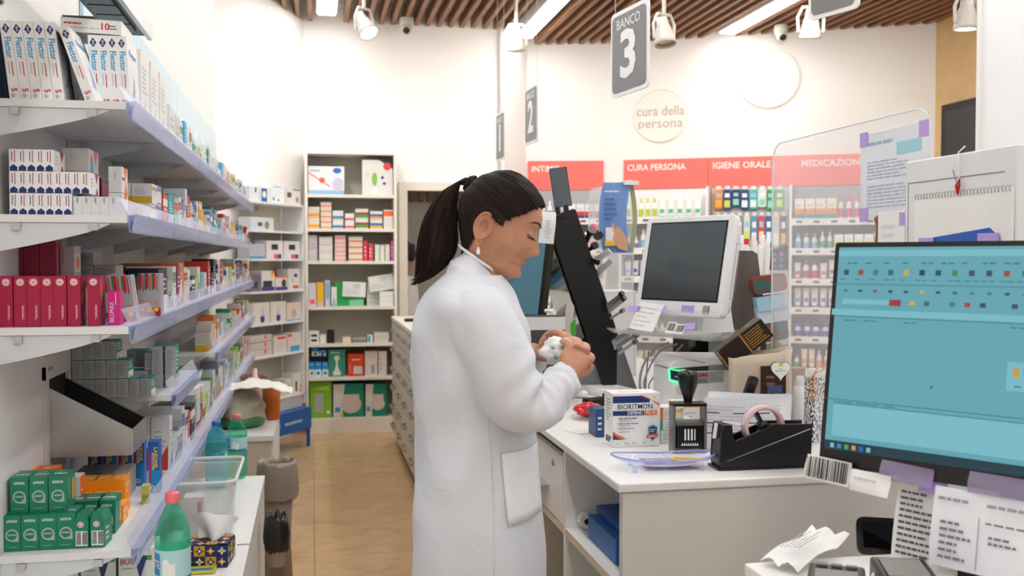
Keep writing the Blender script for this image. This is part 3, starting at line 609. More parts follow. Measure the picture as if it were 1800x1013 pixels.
# ---------------------------------------------------------------- the receding rows on all shelves
PAL = {
 'top': ['dfe2e2', 'd2d4d6', 'e8e8e6', '3aa9d8', 'e6e4e0', 'e9e7e5', 'd98a86', 'e4e6e8', '8fc45a', 'e8e8ea', 'e4b83a', 'dcdfe2', '2f9a8a', 'e0e0de'],
 'second': ['e4e6e8', '6f8fc4', '107a86', '2aa0ae', 'b9c8b8', 'e8e8e6', '4aa8d8', 'e2e0de', 'd8453a', 'dedad6', '2a6ab8', 'e8e8ea', 'e3a818', 'e6b21c', 'bfb8b4'],
 'third': ['141c3a', '1a2444', 'a8b8a4', 'e4e2de', '8e2a6a', 'e07a30', 'd9d9cf', 'e8e6e2', 'c83a34', 'b9cf6a', 'dfe4e2', '8ab8c4', 'e3e6e6', '6a2a5a', '2f8a5a'],
 'fourth': ['cfc4ba', 'd8d0c8', 'e07a2a', 'e4e0da', '3a8ab0', 'e3e6e2', 'a9c8cf', 'c8402e', 'dfe0de', '2a9a6a'],
 'lowest': ['e8e6e2', 'd8dce0', '8a9ab0', 'e6e4de', 'c9c4bc', 'd04028', 'd8402a', 'a8b0ba', 'e2dfda', '2a2a2c', 'dad8d6', '9cc83a', 'e8e8ea', '3a9a5a']}
CW = {}
def cname(h):
    r, g, b = [int(h[i:i+2], 16) for i in (0, 2, 4)]; mx_, mn = max(r, g, b), min(r, g, b)
    if mx_ < 60: return 'black'
    if mx_-mn < 28: return 'white' if mn > 205 else ('grey' if mn > 90 else 'dark grey')
    if r == mx_:
        if b > g+20: return 'purple'
        if g > r*.62: return 'yellow' if g > r*.68 and b < 90 else ('beige' if b > 120 else 'orange')
        return 'orange' if g > r*.42 and b < 100 else ('pink' if b > 110 else 'red')
    if g == mx_: return 'lime' if r > b+40 else ('teal' if b > g*.75 else 'green')
    return 'navy' if mx_ < 110 else ('light blue' if r > 120 else ('teal' if g > b*.85 else 'blue'))
def rand_deco(q, hb):
    light = sum(int(hb[i:i+2], 16) for i in (0, 2, 4)) > 480
    acc = cm(q.choice(['c8402e', '2a6ab8', '2a9ab0', 'e07a2a', '3a9a5a', '8e2a6a', '24366a', 'd8b02a'])) if light else OFFW
    ink = GREYL if light else OFFW; its = []
    s = q.random()
    if s < .35: its.append(('r', 0, 0, 1, q.uniform(.15, .4), acc))
    elif s < .6: its.append(('r', 0, q.uniform(.55, .7), 1, .85, acc))
    elif s < .8: its.append(('c', .5, .35, .25, acc))
    else: its.append(('p', [(.1, .05), (.9, .05), (.9, .5)], acc))
    its.append(('s', .15, .45, .85, .8, q.choice((2, 3, 4)), ink)); return its
cnt = {}
def rows(shelf, z, y0, y1, hmin, hmax, seed, skip=None, zmax=None, prot=None):
    q = random.Random(seed); y = y0; i = 0; pal = PAL[shelf]
    while y < y1:
        hx = pal[i % len(pal)] if q.random() < .8 else q.choice(pal); d = q.choice((.06, .075, .09, .11))*(1.25 if y > 4.2 else 1); w = q.uniform(.045, .095); h = q.uniform(hmin, hmax)
        lay = (2 if h < .07 and y < 4.5 else 1); n = q.choice((1, 2)) if w < .06 else 1
        me = pack(w-.002, d-.004, h, cm(hx), rand_deco(q, hx), rand_deco(q, hx))
        for k in range(lay):
            for c in range(2 if y < 4.0 else 1):
                x = XS-.022-w/2-c*w-(q.uniform(0, .006))
                if x-w/2 < XW+.01: continue
                key = (shelf, cname(hx)); cnt[key] = cnt.get(key, 0)+1
                nn = nth(cnt[key])
                put(me, N, (x, y+d/2, z+h*k+.0004*k), f'{cname(hx)} carton, {nn} of that colour going away along the {shelf} left shelf', 'carton', f'cartons on the {shelf} left shelf')
        y += d+q.choice((.002, .004, .012)); i += 1
YE = Y0+NB*BAY-.03
rows('top', Z1, 3.05, YE, .07, .13, 11)
rows('second', Z2, 2.70, YE, .05, .12, 12)
rows('third', Z3, 2.78, YE, .06, .14, 13)
rows('fourth', Z4, 4.12, YE, .05, .13, 14)
rows('lowest', Z5, 2.97, YE, .07, .16, 15)
# tall pieces at the near part of the top shelf
pb = pack(.055, .06, .105, cm('d8d6d4'), [('s', .1, .1, .9, .9, 14, cm('a2a0a0'))], [('s', .1, .1, .9, .9, 9, cm('b2b0b0'))])
put(pb, N, (-.43, 2.96, Z1), 'grey-white carton full of small print on the top left shelf', 'carton')
# ================================================================ bench below the shelving
BX = -.18
SIDE = mat('bench_side_laminate', (.60, .52, .44), .5)
def bench(y0, y1, label):
    t = thing('low_bench_cabinet', (0, y0, 0), label, 'cabinet', 'low white bench cabinets along the left wall')
    L = y1-y0
    MB().bx(XW+.002, BX, 0, L, ZB-.025, ZB-.001, WHITE).build('worktop', t)
    MB().bx(XW+.002, BX-.012, .01, L-.01, .08, ZB-.025, SIDE).bx(XW+.002, BX-.05, .02, L-.02, 0, .08, GREYM).build('body', t)
    n = max(1, round(L/.55))
    for k in range(n):
        MB().bx(BX-.0115, BX-.002, .012+L*k/n, L*(k+1)/n-.014, .09, ZB-.03, WHITE).build('door', t)
    if L > 2:
        for yy in (1.38, 1.98): MB().bx(BX-.035, BX+.0006, yy, yy+.012, ZB-.0015, ZB-.0004, GREYM).build('edge_clip', t)
    return t
bench(.9, 3.8, 'long low white bench under the left shelving, with bottles and a tissue box on it')
bench(4.65, 5.5, 'short low grey-white bench holding a white bag with a green base')
# bottles
WBOT = clear('green_pet', (.10, .60, .40), .10, .05, (.55, .95, .80)); BBOT = clear('blue_pet', (.05, .50, .60), .22, .05, (.45, .85, .92)); CAPP = mat('pink_cap', (.85, .16, .18), .4); CAPB = mat('blue_cap', (.02, .14, .42), .4)
LABL = mat('bottle_label_blue', (.03, .25, .55), .4); LABW = clear('bottle_label_pale', (.55, .80, .88), .75, .3)
WAT = clear('water_line', (.12, .6, .42), .12, .02, (.7, .97, .86))
def bottle(loc, h, r, body, cap, label, lab=True, crumple=False):
    t = thing('water_bottle', loc, label, 'bottle', 'plastic water bottles on the bench')
    pr = [(.6*r, 0), (.9*r, .01), (r, .03), (r*.95, .05), (r, .07)]
    z = .07
    while z < h*.40: pr += [(r*(.93 if crumple else .97), z+.01), (r, z+.02)]; z += .02
    pr += [(r*.97, h*.43), (r*.97, h*.66), (r, h*.68), (r*.98, h*.72), (r*.85, h*.79), (r*.6, h*.86), (r*.36, h*.925), (r*.33, h*.95)]
    rows_ = []
    for i, (rr, zz) in enumerate(pr):
        row = []
        for k in range(28):
            a = 2*PI*k/28; f = 1
            if crumple and zz < h*.42: f = 1+.10*noise.noise(Vector((math.cos(a)*2.2, math.sin(a)*2.2, zz*38)))
            row.append(Vector((rr*f*math.cos(a), rr*f*math.sin(a), zz)))
        rows_.append(row)
    b = MB(); b.grid(rows_, body, closed=True); b.add(rows_[0], [tuple(range(27, -1, -1))], body); b.build('bottle_body', t)
    MB().lathe([(r*.39, h*.935), (r*.40, h*.95), (r*.40, h*.995), (r*.36, h), (.001, h)], cap, n=20).build('cap', t)
    if lab:
        b = MB(); rl = r*.975; b.lathe([(rl, h*.44), (rl, h*.65)], LABW, n=28, cap=False); b.lathe([(rl+.0004, h*.44), (rl+.0004, h*.475)], LABL, n=28, cap=False)
        n0 = 28; 
        vs = []; fs = []
        for k in range(7):
            a = R(-118)+k*R(7)
            for zz in (.47, .58): vs.append((rl*1.008*math.cos(a), rl*1.008*math.sin(a), h*(zz+.02*math.sin(k))))
        for k in range(6): fs.append((2*k, 2*k+2, 2*k+3, 2*k+1))
        b.add(vs, fs, OFFW); 
        vs = []; fs = []
        for k in range(8):
            a = R(-170)+k*R(6)
            for zz in (.49, .63): vs.append((rl*1.008*math.cos(a), rl*1.008*math.sin(a), h*zz))
        for k in range(7): fs.append((2*k, 2*k+2, 2*k+3, 2*k+1))
        b.add(vs, fs, LABL); a0 = R(-150)
        b.text('LETE', Vector((rl*1.02*math.cos(a0), rl*1.02*math.sin(a0), h*.56)), (-math.sin(a0), math.cos(a0), 0), (0, 0, 1), .022, OFFW, bold=.02, width=.04)
        b.build('label_wrap', t)
    return t
p = at(303, 866, 2.06); bottle((p.x, p.y, ZB), p.z-ZB, .0365, WBOT, CAPP, 'green crumpled water bottle with pink cap at the near end of the bench', True, True)
p = at(380, 741, 3.50); bottle((p.x+.0, p.y, ZB), p.z-ZB, .040, BBOT, CAPB, 'turquoise water bottle with dark blue cap behind the clear box', False)
p = at(409, 729, 3.66); bottle((p.x+.015, p.y, ZB), p.z-ZB, .037, WBOT, CAPP, 'green water bottle with pink cap behind the turquoise one')
# clear storage box
TUB = clear('frosted_tub', (.80, .82, .80), .28, .3, (.95, .97, .96))
t = thing('storage_tub', (-.40, 3.02, ZB), 'empty-looking clear plastic storage tub on the bench', 'storage box')
w, d, h = .175, .17, .185
rows_ = []
for (s, z) in ((.90, .002), (.90, .002), (.93, .09), (.98, h-.012), (1.0, h-.01), (1.06, h-.008), (1.06, h)):
    row = []
    for cx, cy, a0 in ((1, 1, 0), (-1, 1, PI/2), (-1, -1, PI), (1, -1, 3*PI/2)):
        for k in range(6):
            a = a0+PI/2*k/5; row.append(Vector(((cx*(w*s-.03))+.03*math.cos(a), cy*(d*s-.03)+.03*math.sin(a), z)))
    rows_.append(row)
b = MB(); b.grid(rows_, TUB, closed=True); b.add(rows_[0], [tuple(range(23, -1, -1))], TUB); b.build('tub_wall', t)
b = MB(); b.tube([v+Vector((0, 0, .002)) for v in rows_[-1]], .005, clear('frosted_rim', (.85, .87, .86), .6, .3), n=6, closed=True); b.build('rim', t)
for k, (x, y, hh, hx, l) in enumerate(((-.335, 2.935, .13, 'e4dcdc', 'white and pink carton standing in the clear storage tub'), (-.46, 3.03, .06, 'b8b4a0', 'low beige-green carton lying in the clear storage tub'), (-.42, 3.10, .03, '6a8a5a', 'flat green carton at the bottom of the clear storage tub'))):
    put(pack(.05 if k == 0 else .08, .06, hh, cm(hx), [('s', .1, .2, .5, .8, 5, GREYL), ('r', .75, .3, .95, .9, cm('c86a9a') if k == 0 else GREYL)], [('p', [(.2, .6), (.6, .9), (.5, .5)], cm('d87aa0'))]), N, (x, y, ZB+.004), l, 'carton')
# tissue box with tile pattern
t = thing('tissue_box', (-.275, 2.735, ZB), 'small tissue box with blue and yellow tile pattern, a white tissue pulled out', 'tissue box', rz=R(-6))
w, d, h = .115, .10, .057
TB, TY, TW = cm('1a2a5e'), cm('d8a030'), cm('e8e4d8')
b = MB(); b.bx(-w/2, w/2, -d/2, d/2, 0, h, cm('2c3a66'))
def tiles(n, m_):
    its = []
    for i in range(n):
        for j in range(m_):
            a, c, e, f = i/n, j/m_, (i+1)/n, (j+1)/m_; cx, cy = (a+e)/2, (c+f)/2; hx_, hy_ = (e-a)/2, (f-c)/2
            bg, fg, c3 = ((TB, TY, TW), (TB, TW, TY), (TY, TB, TW))[(i+j) % 3]
            its.append(('r', a+.004, c+.01, e-.004, f-.01, bg)); its.append(('p', [(cx-hx_*.85, cy), (cx-hx_*.25, cy-hy_*.25), (cx, cy-hy_*.85), (cx+hx_*.25, cy-hy_*.25), (cx+hx_*.85, cy), (cx+hx_*.25, cy+hy_*.25), (cx, cy+hy_*.85), (cx-hx_*.25, cy+hy_*.25)], fg))
            its.append(('p', [(cx-hx_*.3, cy), (cx, cy-hy_*.3), (cx+hx_*.3, cy), (cx, cy+hy_*.3)], c3))
    return its
b.deco((-w/2, -d/2, 0), (w, 0, 0), (0, 0, h), tiles(4, 2)); b.deco((w/2, -d/2, 0), (0, d, 0), (0, 0, h), tiles(3, 2)); b.deco((-w/2, -d/2, h), (w, 0, 0), (0, d, 0), tiles(4, 3)+[('c', .5, .5, .28, INK, .12)])
b.build('carton', t)
rows_ = []
for i in range(9):
    v = i/8; row = []
    for k in range(13):
        u = k/12; x = (u-.5)*(.05+.075*v); row.append(Vector((x+.012*v, .018*math.sin(u*6+v*3)*(1-.3*v)+.02*v, h+.075*v*(1-.55*abs(u-.35))+.004*math.sin(9*u))))
    rows_.append(row)
TISS = mat('tissue', (.80, .80, .80), .9); MB().grid(rows_, TISS).build('tissue', t)
put(pack(.07, .05, .006, cm('c8c83a'), [], T=[('r', .1, .2, .9, .6, cm('3a7ab8'))]), 'folded_leaflet', (-.285, 2.655, ZB), 'flat yellow and blue leaflet in front of the tissue box', 'leaflet')
# waste bins beyond the bench
t = thing('waste_bin', (-.15, 4.22, 0), 'tall waste bin lined with a greyish brown bag at the end of the bench', 'bin')
BINM = mat('bin_brown', (.30, .25, .20), .4); BAGM = clear('brown_bag', (.33, .28, .23), .88, .25)
MB().lathe([(.05, 0), (.055, .30), (.072, .56), (.068, .56), (.05, .3), (.065, .02), (.001, .02)], BINM, n=24).build('bin_body', t)
rows_ = []
for i, (rr, z) in enumerate([(.055, .42), (.068, .565), (.074, .585), (.08, .57), (.085, .52), (.087, .46), (.084, .43)]):
    rows_.append([Vector(((rr+.006*noise.noise(Vector((k*.9, i*.7, 2))))*math.cos(2*PI*k/36), (rr+.006*noise.noise(Vector((k*.9, i, 5))))*math.sin(2*PI*k/36), z+.012*noise.noise(Vector((k*.5, i*.5, 9))))) for k in range(36)])
MB().grid(rows_, BAGM, closed=True).build('liner_bag', t)
t = thing('waste_bin', (-.125, 3.42, 0), 'slim waste bin with a crumpled black liner beside the long bench', 'bin')
MB().lathe([(.022, 0), (.028, .40), (.030, .52), (.027, .52), (.03, .02), (.001, .02)], BINM, n=20).build('bin_body', t)
BB = mat('black_liner', (.02, .018, .016), .25)
rows_ = []
for i, (rr, z) in enumerate([(.022, .46), (.03, .54), (.034, .56), (.038, .53), (.043, .49), (.041, .45), (.03, .435)]):
    rows_.append([Vector(((rr+.008*noise.noise(Vector((k*.9, i*.9, 2))))*math.cos(2*PI*k/30), (rr+.008*noise.noise(Vector((k*.9, i, 5))))*math.sin(2*PI*k/30), z+.02*noise.noise(Vector((k*.5, i*.5, 9))))) for k in range(30)])
MB().grid(rows_, BB, closed=True).build('liner_bag', t)
# bag, cloth and bits on the short bench
t = thing('plastic_bag', (-.36, 4.95, ZB), 'bulging translucent bag with a green base on the short bench', 'bag')
def blob(c, rx, ry, rz_, m, seed, amp=.12, n=18, b=None):
    b = b or MB(); rows_ = []
    for i in range(n+1):
        th = PI*i/n; row = []
        for k in range(n*2):
            a = PI*k/n; d = Vector((math.sin(th)*math.cos(a), math.sin(th)*math.sin(a), -math.cos(th))); f = 1+amp*noise.noise(d*1.8+Vector((seed, 0, 0)))
            row.append(Vector((c[0]+d.x*rx*f, c[1]+d.y*ry*f, c[2]+max(-.98, d.z)*rz_*(f if d.z > 0 else 1))))
        rows_.append(row)
    return b.grid(rows_, m, closed=True)
blob((0, 0, .085), .13, .12, .085, cm('b8b6a4'), 3, .35).build('bag_body', t)
MB().lathe([(.10, 0), (.125, .012), (.13, .04), (.11, .05)], cm('3a7a4a'), n=24).build('green_base', t)
t = MB(); rows_ = []
for i in range(14):
    rows_.append([Vector((-.40+.30*i/13, 4.78+.25*k/13, ZB+.205+.03*noise.noise(Vector((i*.35, k*.3, 1)))-.10*max(0, i/13-.62)-.05*max(0, .2-i/13))) for k in range(14)])
t.grid(rows_, mat('white_cloth', (.82, .80, .74), .9)); o = t.build('draped_cloth'); tag(o, 'white cloth thrown over the translucent bag', 'cloth'); sm_ = o.modifiers.new('s', 'SOLIDIFY'); sm_.thickness = .004
put(pack(.13, .10, .11, cm('8a6844'), T=[('r', .1, .1, .9, .9, cm('3a2a1a'))]), 'cardboard_box', (-.30, 5.25, ZB+.10), 'open brown cardboard box behind the white cloth', 'box')
put(pack(.15, .12, .10, cm('4c6a3a')), 'crate', (-.30, 5.25, ZB), 'green crate under the brown cardboard box', 'crate')
t = thing('pump_bottle', (-.285, 5.08, ZB), 'pale pink baby bottle sticking out behind the white cloth', 'bottle')
MB().lathe([(.03, 0), (.035, .02), (.035, .17), (.03, .20), (.012, .225), (.01, .26), (.001, .262)], cm('e8c8c8'), n=16).build('bottle_body', t); MB().lathe([(.032, .165), (.036, .17), (.03, .205)], cm('e0b0b4'), n=16, cap=False).build('collar', t)
t = thing('orange_tub', (-.20, 5.12, ZB), 'small orange tub beside the pink bottle', 'tub'); MB().lathe([(.03, 0), (.035, .01), (.035, .17), (.03, .175)], cm('c86a2a'), n=16).build('tub_body', t); MB().lathe([(.036, .165), (.036, .18), (.001, .181)], cm('e0d0a0'), n=16).build('lid', t)
# ================================================================ tall white bookcase at the back
TX0, TX1, TY = -.06, .675, 8.18
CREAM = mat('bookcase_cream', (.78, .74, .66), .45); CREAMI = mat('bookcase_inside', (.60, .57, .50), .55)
zy = lambda py: ony(620, py, TY).z
SHY = [342, 402, 459, 539, 604, 663]
t = thing('tall_bookcase', (TX0, TY, 0), 'tall cream bookcase against the back wall, left of the doorway', 'bookcase')
Wd = TX1-TX0; D_ = .335; ZT = zy(267)
MB().bx(0, .022, 0, D_, 0, ZT, CREAM).build('side_panel', t); MB().bx(Wd-.022, Wd, 0, D_, 0, ZT, CREAM).build('side_panel', t)
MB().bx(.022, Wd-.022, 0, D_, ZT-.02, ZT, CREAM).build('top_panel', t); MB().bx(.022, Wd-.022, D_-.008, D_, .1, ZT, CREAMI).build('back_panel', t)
ZS = [zy(y) for y in SHY]
for z in ZS: MB().bx(.022, Wd-.022, 0, D_-.01, z-.025, z, CREAM).build('shelf', t)
MB().bx(.022, Wd-.022, .0, D_-.01, .0, zy(735), CREAM).build('plinth', t)
def bitem(px0, px1, py0, zb, dy, hx, F, lab, name='product_box', cat='box', grp=None, Y=TY+.05, depth=.15):
    a, c = ony(px0, py0, Y), ony(px1, py0, Y); a.x = max(a.x, TX0+.024); c.x = min(c.x, TX1-.024); w = c.x-a.x
    return put(pack(w*.97, depth, a.z-zb, cm(hx), F), name, ((a.x+c.x)/2, Y+depth/2, zb), lab, cat, grp)
z = ZS[0]
bitem(538, 606, 292, z, 0, 'dfe2e6', [('r', 0, 0, 1, .15, cm('8ab8d8')), ('c', .38, .5, .08, cm('c86a4a')), ('p', [(0, .75), (.6, .25), (.6, .3), (0, .8)], PINKC), ('s', .05, .8, .5, .9, 1, cm('5a8ac0')), ('c', .82, .35, .15, cm('c4c4d8'), .2), ('c', .8, .85, .12, cm('2a6ab8'), .08)], 'white and blue appliance box on the top shelf of the tall bookcase')
bitem(636, 694, 281, z, 0, 'dddbd8', [('p', [(.55, 1), (1, .75), (1, 1)], cm('1a2440')), ('c', .82, .82, .13, cm('d8433a')), ('c', .40, .45, .09, cm('7ab84a'), .22), ('c', .66, .5, .05, NAVY), ('c', .72, .33, .05, NAVY), ('r', .32, .02, .5, .2, OFFW), ('s', .1, .55, .3, .65, 1, GREYL)], 'tall white box with a green bottle picture on the top shelf of the tall bookcase')
put(pack(.27, .1, .012, cm('1a1d28')), 'box_lid', (.545, TY+.17, z+.285), 'dark lid lying on the white box with the green bottle picture', 'lid')
z = ZS[1]
def stack(px0, px1, py0, zb, n, hx, cols, what):
    a, c = ony(px0, py0, TY+.05), ony(px1, py0, TY+.05); a.x = max(a.x, TX0+.024); c.x = min(c.x, TX1-.024); h = (a.z-zb)/n; w = c.x-a.x
    me = pack(w*.94, .12, h*.97, cm(hx), [('r', 0, .1+.28*i, 1, .1+.28*(i+1), cm(q)) for i, q in enumerate(cols)])
    for k in range(n): put(me, 'product_box', ((a.x+c.x)/2, TY+.11, zb+k*h), what+(f', {ORD[k]} from the bottom' if n > 1 else ''), 'box', 'small stacked boxes in the tall bookcase')
stack(538, 562, 363, z, 2, 'd8d0c4', ['eaa01c'], 'amber-banded cream box, left end of the second bookcase shelf')
stack(563, 583, 355, z, 5, 'd8d4ce', ['f08a3a'], 'thin orange-banded box, second stack on the second bookcase shelf')
stack(584, 604, 370, z, 2, 'dcdcda', ['3a7ab0'], 'white box with steel-blue band on the second bookcase shelf')
stack(606, 623, 375, z, 2, 'dedbd8', ['d8406a'], 'small white box with pink band on the second bookcase shelf')
stack(624, 648, 367, z, 2, 'dedbd8', ['3aa04a', '9a4a2a'], 'white box with brown and green bands on the second bookcase shelf')
stack(650, 673, 371, z, 2, 'dedbd8', ['e8a03a', '3a6ab0'], 'white box with blue and yellow bands on the second bookcase shelf')
stack(674, 694, 368, z, 1, 'dedad4', ['dedad4', 'dedad4', 'e8743a'][:3], 'single orange-banded cream box at the right end of the second bookcase shelf')
z = ZS[2]
stack(538, 558, 413, z, 2, 'c9c4c4', ['b9b4c4'], 'lilac-grey box at the left end of the third bookcase shelf')
stack(560, 585, 416, z, 3, 'dcd9d2', ['d2cfc8'], 'plain white box on the third bookcase shelf')
stack(588, 608, 414, z, 6, 'e0c8c4', ['f09a94'], 'pink-striped box on the third bookcase shelf')
stack(612, 638, 416, z, 4, 'dcd6cc', ['e07a1c'], 'white and orange box on the third bookcase shelf')
for k, (p0, p1, y0, hx, l) in enumerate(((639, 646, 424, 'd8405a', 'slim crimson box leaning on the third bookcase shelf'), (648, 656, 428, 'd8485a', 'slim light red box on the third bookcase shelf'), (659, 667, 430, 'cfdcd8', 'slim pale green box on the third bookcase shelf'), (668, 676, 431, 'dcd4c8', 'slim cream box on the third bookcase shelf'), (677, 685, 430, 'd8d4c0', 'slim yellowish box on the third bookcase shelf'), (687, 694, 424, 'c45ab0', 'slim purple box at the right end of the third bookcase shelf'))):
    bitem(p0, p1, y0, z, 0, hx, [('s', .2, .2, .8, .8, 3, OFFW)], l)
z = ZS[3]
bitem(541, 556, 498, z, 0, 'd0c8d0', [('r', .2, .1, .8, .3, PINKC)], 'lilac-white box at the left end of the fourth bookcase shelf')
bitem(557, 569, 497, z, 0, 'c8b8a8', [('r', 0, .2, 1, 1, cm('f0b818'))], 'yellow carton leaning in the fourth bookcase shelf')
bitem(571, 580, 493, z, 0, 'b8ccd8', [('r', .2, .3, .8, .9, cm('7aa8c8'))], 'pale blue pack standing on the fourth bookcase shelf')
bitem(582, 592, 505, z, 0, 'e0e0dc', [('p', [(0, 0), (.5, .5), (1, 0)], cm('8ab0c8'))], 'small white and blue pack on the fourth bookcase shelf')
bitem(588, 640, 496, z, 0, '1f9a50', [('r', .5, 0, 1, .25, cm('7ac89a'))], 'bright green pack behind a paper note on the fourth bookcase shelf', Y=TY+.10)
bitem(644, 693, 500, z, 0, 'c8ccc4', [('s', .1, .1, .5, .6, 3, GREYL)], 'pale pack at the right of the fourth bookcase shelf', Y=TY+.12)
bitem(667, 692, 513, z, 0, 'e4e4e0', [('r', .0, .33, 1, .35, GREYL), ('r', .0, .66, 1, .68, GREYL)], 'stack-like white packet at the right end of the fourth bookcase shelf', Y=TY+.02, depth=.07)
def note(px0, px1, py0, py1, Y, rot, lab):
    a, c = ony(px0, py0, Y), ony(px1, py1, Y); w, h = c.x-a.x, a.z-c.z
    b = MB(); rows_ = [[Vector((-w/2+w*u/6, -.008*math.sin(u*.9), -h/2+h*v/6)) for u in range(7)] for v in range(7)]; b.grid(rows_, OFFW); b.deco((-w/2, -.012, -h/2), (w, 0, 0), (0, 0, h), [('s', .45, .6, .9, .9, 2, GREYL), ('s', .1, .15, .7, .5, 3, cm('d0d0d0'))])
    put(b.mesh('note'), 'paper_note', ((a.x+c.x)/2, Y, (a.z+c.z)/2), lab, 'paper', rot=(0, rot, 0))
note(602, 643, 496, 522, TY+.085, R(3), 'white paper note on the green pack in the tall bookcase')
note(648, 692, 484, 511, TY+.085, R(-8), 'tilted white paper note at the right of the fourth bookcase shelf')
z = ZS[4]
for (p0, p1, y0, hx, F, l) in ((543, 561, 583, 'e4e2dc', [('r', .2, .55, .8, .75, NAVY), ('r', .2, .15, .8, .35, NAVY)], 'small white box with two navy bars on the fifth bookcase shelf'), (562, 573, 589, 'e0ded8', [], 'tiny plain white box on the fifth bookcase shelf'),
    (575, 588, 582, '17171a', [], 'small black box on the fifth bookcase shelf'), (602, 617, 593, 'dcd2b8', [], 'small cream box on the fifth bookcase shelf'), (619, 643, 594, 'a49a94', [('r', 0, .2, 1, .5, cm('6a6460'))], 'low grey-brown box on the fifth bookcase shelf'),
    (646, 655, 590, 'e0e2e0', [('r', .1, .1, .6, .9, cm('1a9ab0'))], 'small white and turquoise box on the fifth bookcase shelf'), (657, 684, 585, 'cfc8bc', [('s', .1, .3, .9, .7, 2, GREYL)], 'low beige box at the right of the fifth bookcase shelf')):
    bitem(p0, p1, y0, z, 0, hx, F, l)
z = ZS[5]
bb_ = lambda k, p0, p1, y0, zb: bitem(p0, p1, y0, zb, 0, '1c86c8', [('r', .0, .0, 1, .5, cm('cfe4ee')), ('c', .5, .25, .25, cm('1c5a3a')), ('s', .2, .8, .8, .9, 1, OFFW)], ['lower left', 'lower middle', 'lower right', 'upper left', 'upper right'][k]+' blue box of the stepped pile on the sixth bookcase shelf', grp='blue boxes on the sixth bookcase shelf')
hh = (zy(611)-z)/2
for k in range(3): bb_(k, 541+12*k+.5*k, 553+12*k, 637, z)
for k in range(2): bb_(3+k, 548+13*k, 560+13*k, 611+5*k, z+(ony(0, 637, TY+.05).z-z)+.001)
bitem(577, 607, 615, z, 0, '2f8a70', [('s', .15, .85, .85, .92, 1, OFFW), ('c', .5, .68, .17, cm('d8d8a8')), ('p', [(.25, .05), (.75, .05), (.55, .4), (.55, .6), (.45, .6), (.45, .4)], cm('dfe2da')), ('c', .5, .15, .25, cm('dfe2da'), .1)], 'green box with a white breast pump picture on the sixth bookcase shelf')
bitem(611, 640, 623, z, 0, 'd04020', [('r', .35, .1, .9, .45, cm('c8c4c0')), ('s', .25, .7, .8, .8, 1, OFFW), ('s', .08, .1, .2, .6, 3, cm('e89a80'), True)], 'red-orange box with a grey device picture on the sixth bookcase shelf')
bitem(641, 664, 618, z, 0, 'd8ccc4', [('r', .5, .1, .75, .45, cm('7a9ac4')), ('s', .3, .7, .8, .8, 2, GREYL)], 'cream box with a pale blue picture on the sixth bookcase shelf')
bitem(665, 680, 618, z, 0, 'd8ccc4', [('s', .2, .2, .4, .8, 3, GREYM)], 'narrow cream box at the right end of the sixth bookcase shelf')
z = zy(735)+.001
GR = [('r', 0, .0, 1, 1, cm('7ab428')), ('r', .2, .15, .62, .68, cm('a8a8ac')), ('p', [(.1, .8), (.9, .9), (.9, .75)], cm('a8d84a')), ('c', .85, .15, .08, OFFW)]
bitem(544, 583, 672, z, 0, '7ab428', GR, 'lime green box with a grey device picture on the bottom of the tall bookcase')
TE = [('p', [(0, 0), (.3, 0), (.3, .4), (.38, 1), (0, 1)], cm('d4d0cc')), ('c', .58, .38, .34, cm('cfc0b8'), .30), ('r', .32, .5, .85, .68, cm('cfc0b8')), ('c', .27, .06, .06, YELL), ('r', .05, .15, .22, .3, cm('3a8ac0'))]
bitem(585, 640, 676, z, 0, '0f8068', TE, 'teal green box with a pale round device picture on the bottom of the tall bookcase', grp='teal boxes at the bottom of the tall bookcase')
bitem(642, 680, 676, z, 0, '0f8068', TE, 'teal green box cut off by the drawer cabinet, bottom of the tall bookcase', grp='teal boxes at the bottom of the tall bookcase')
# ================================================================ corner shelving on the slanted wall
A, B = Vector((-.415, 7.13, 0)), Vector((-.062, 7.72, 0)); dv = (B-A); Lc = dv.length; dv.normalize(); ang = math.atan2(dv.y, dv.x)
t = thing('corner_shelving', A, 'white bracket shelving on the slanted wall between the long shelf run and the tall bookcase', 'shelving', rz=ang)
def zc(py, px=490): r = ray(px, py); n = Vector((dv.y, -dv.x, 0)); k = (A-C0).dot(n)/r.dot(n); return (C0+r*k).z
CY = [357, 406, 455, 511, 567, 623, 693]
DD = .19
CSP = [zc(y, 490 if y < 680 else 520) for y in CY]
for i, zz in enumerate(CSP):
    MB().bx(0, Lc, 0, DD, zz-.016, zz, SHELFM).build('shelf', t)
    for xx in (Lc*.45,): MB().prism([(.13, -.017), (DD, -.017), (DD, -.06), (DD*.8, -.05)], xx, xx+.005, BRK, plane='yz', M=Matrix.Translation((0, 0, zz))).build('bracket', t)
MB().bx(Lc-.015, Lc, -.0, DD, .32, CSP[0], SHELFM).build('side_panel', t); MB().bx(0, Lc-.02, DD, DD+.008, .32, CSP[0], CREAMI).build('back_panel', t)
Mc = Matrix.Translation(A) @ Matrix.Rotation(ang, 4, 'Z')
def citem(u0, u1, i, h, hx, F, lab, dep=.10, off=.02, name='device_box'):
    w = (u1-u0)*Lc; p = Mc @ Vector(((u0+u1)/2*Lc, off+dep/2, CSP[i])); put(pack(w*.96, dep, h, cm(hx), F), name, p, lab, 'box', 'white device boxes in the corner shelving', rz=ang)
cs = ['top', 'second', 'third', 'fourth', 'fifth', 'sixth', 'seventh']
dk = lambda a, b, c, d, hx='2a2a30': ('r', a, b, c, d, cm(hx))
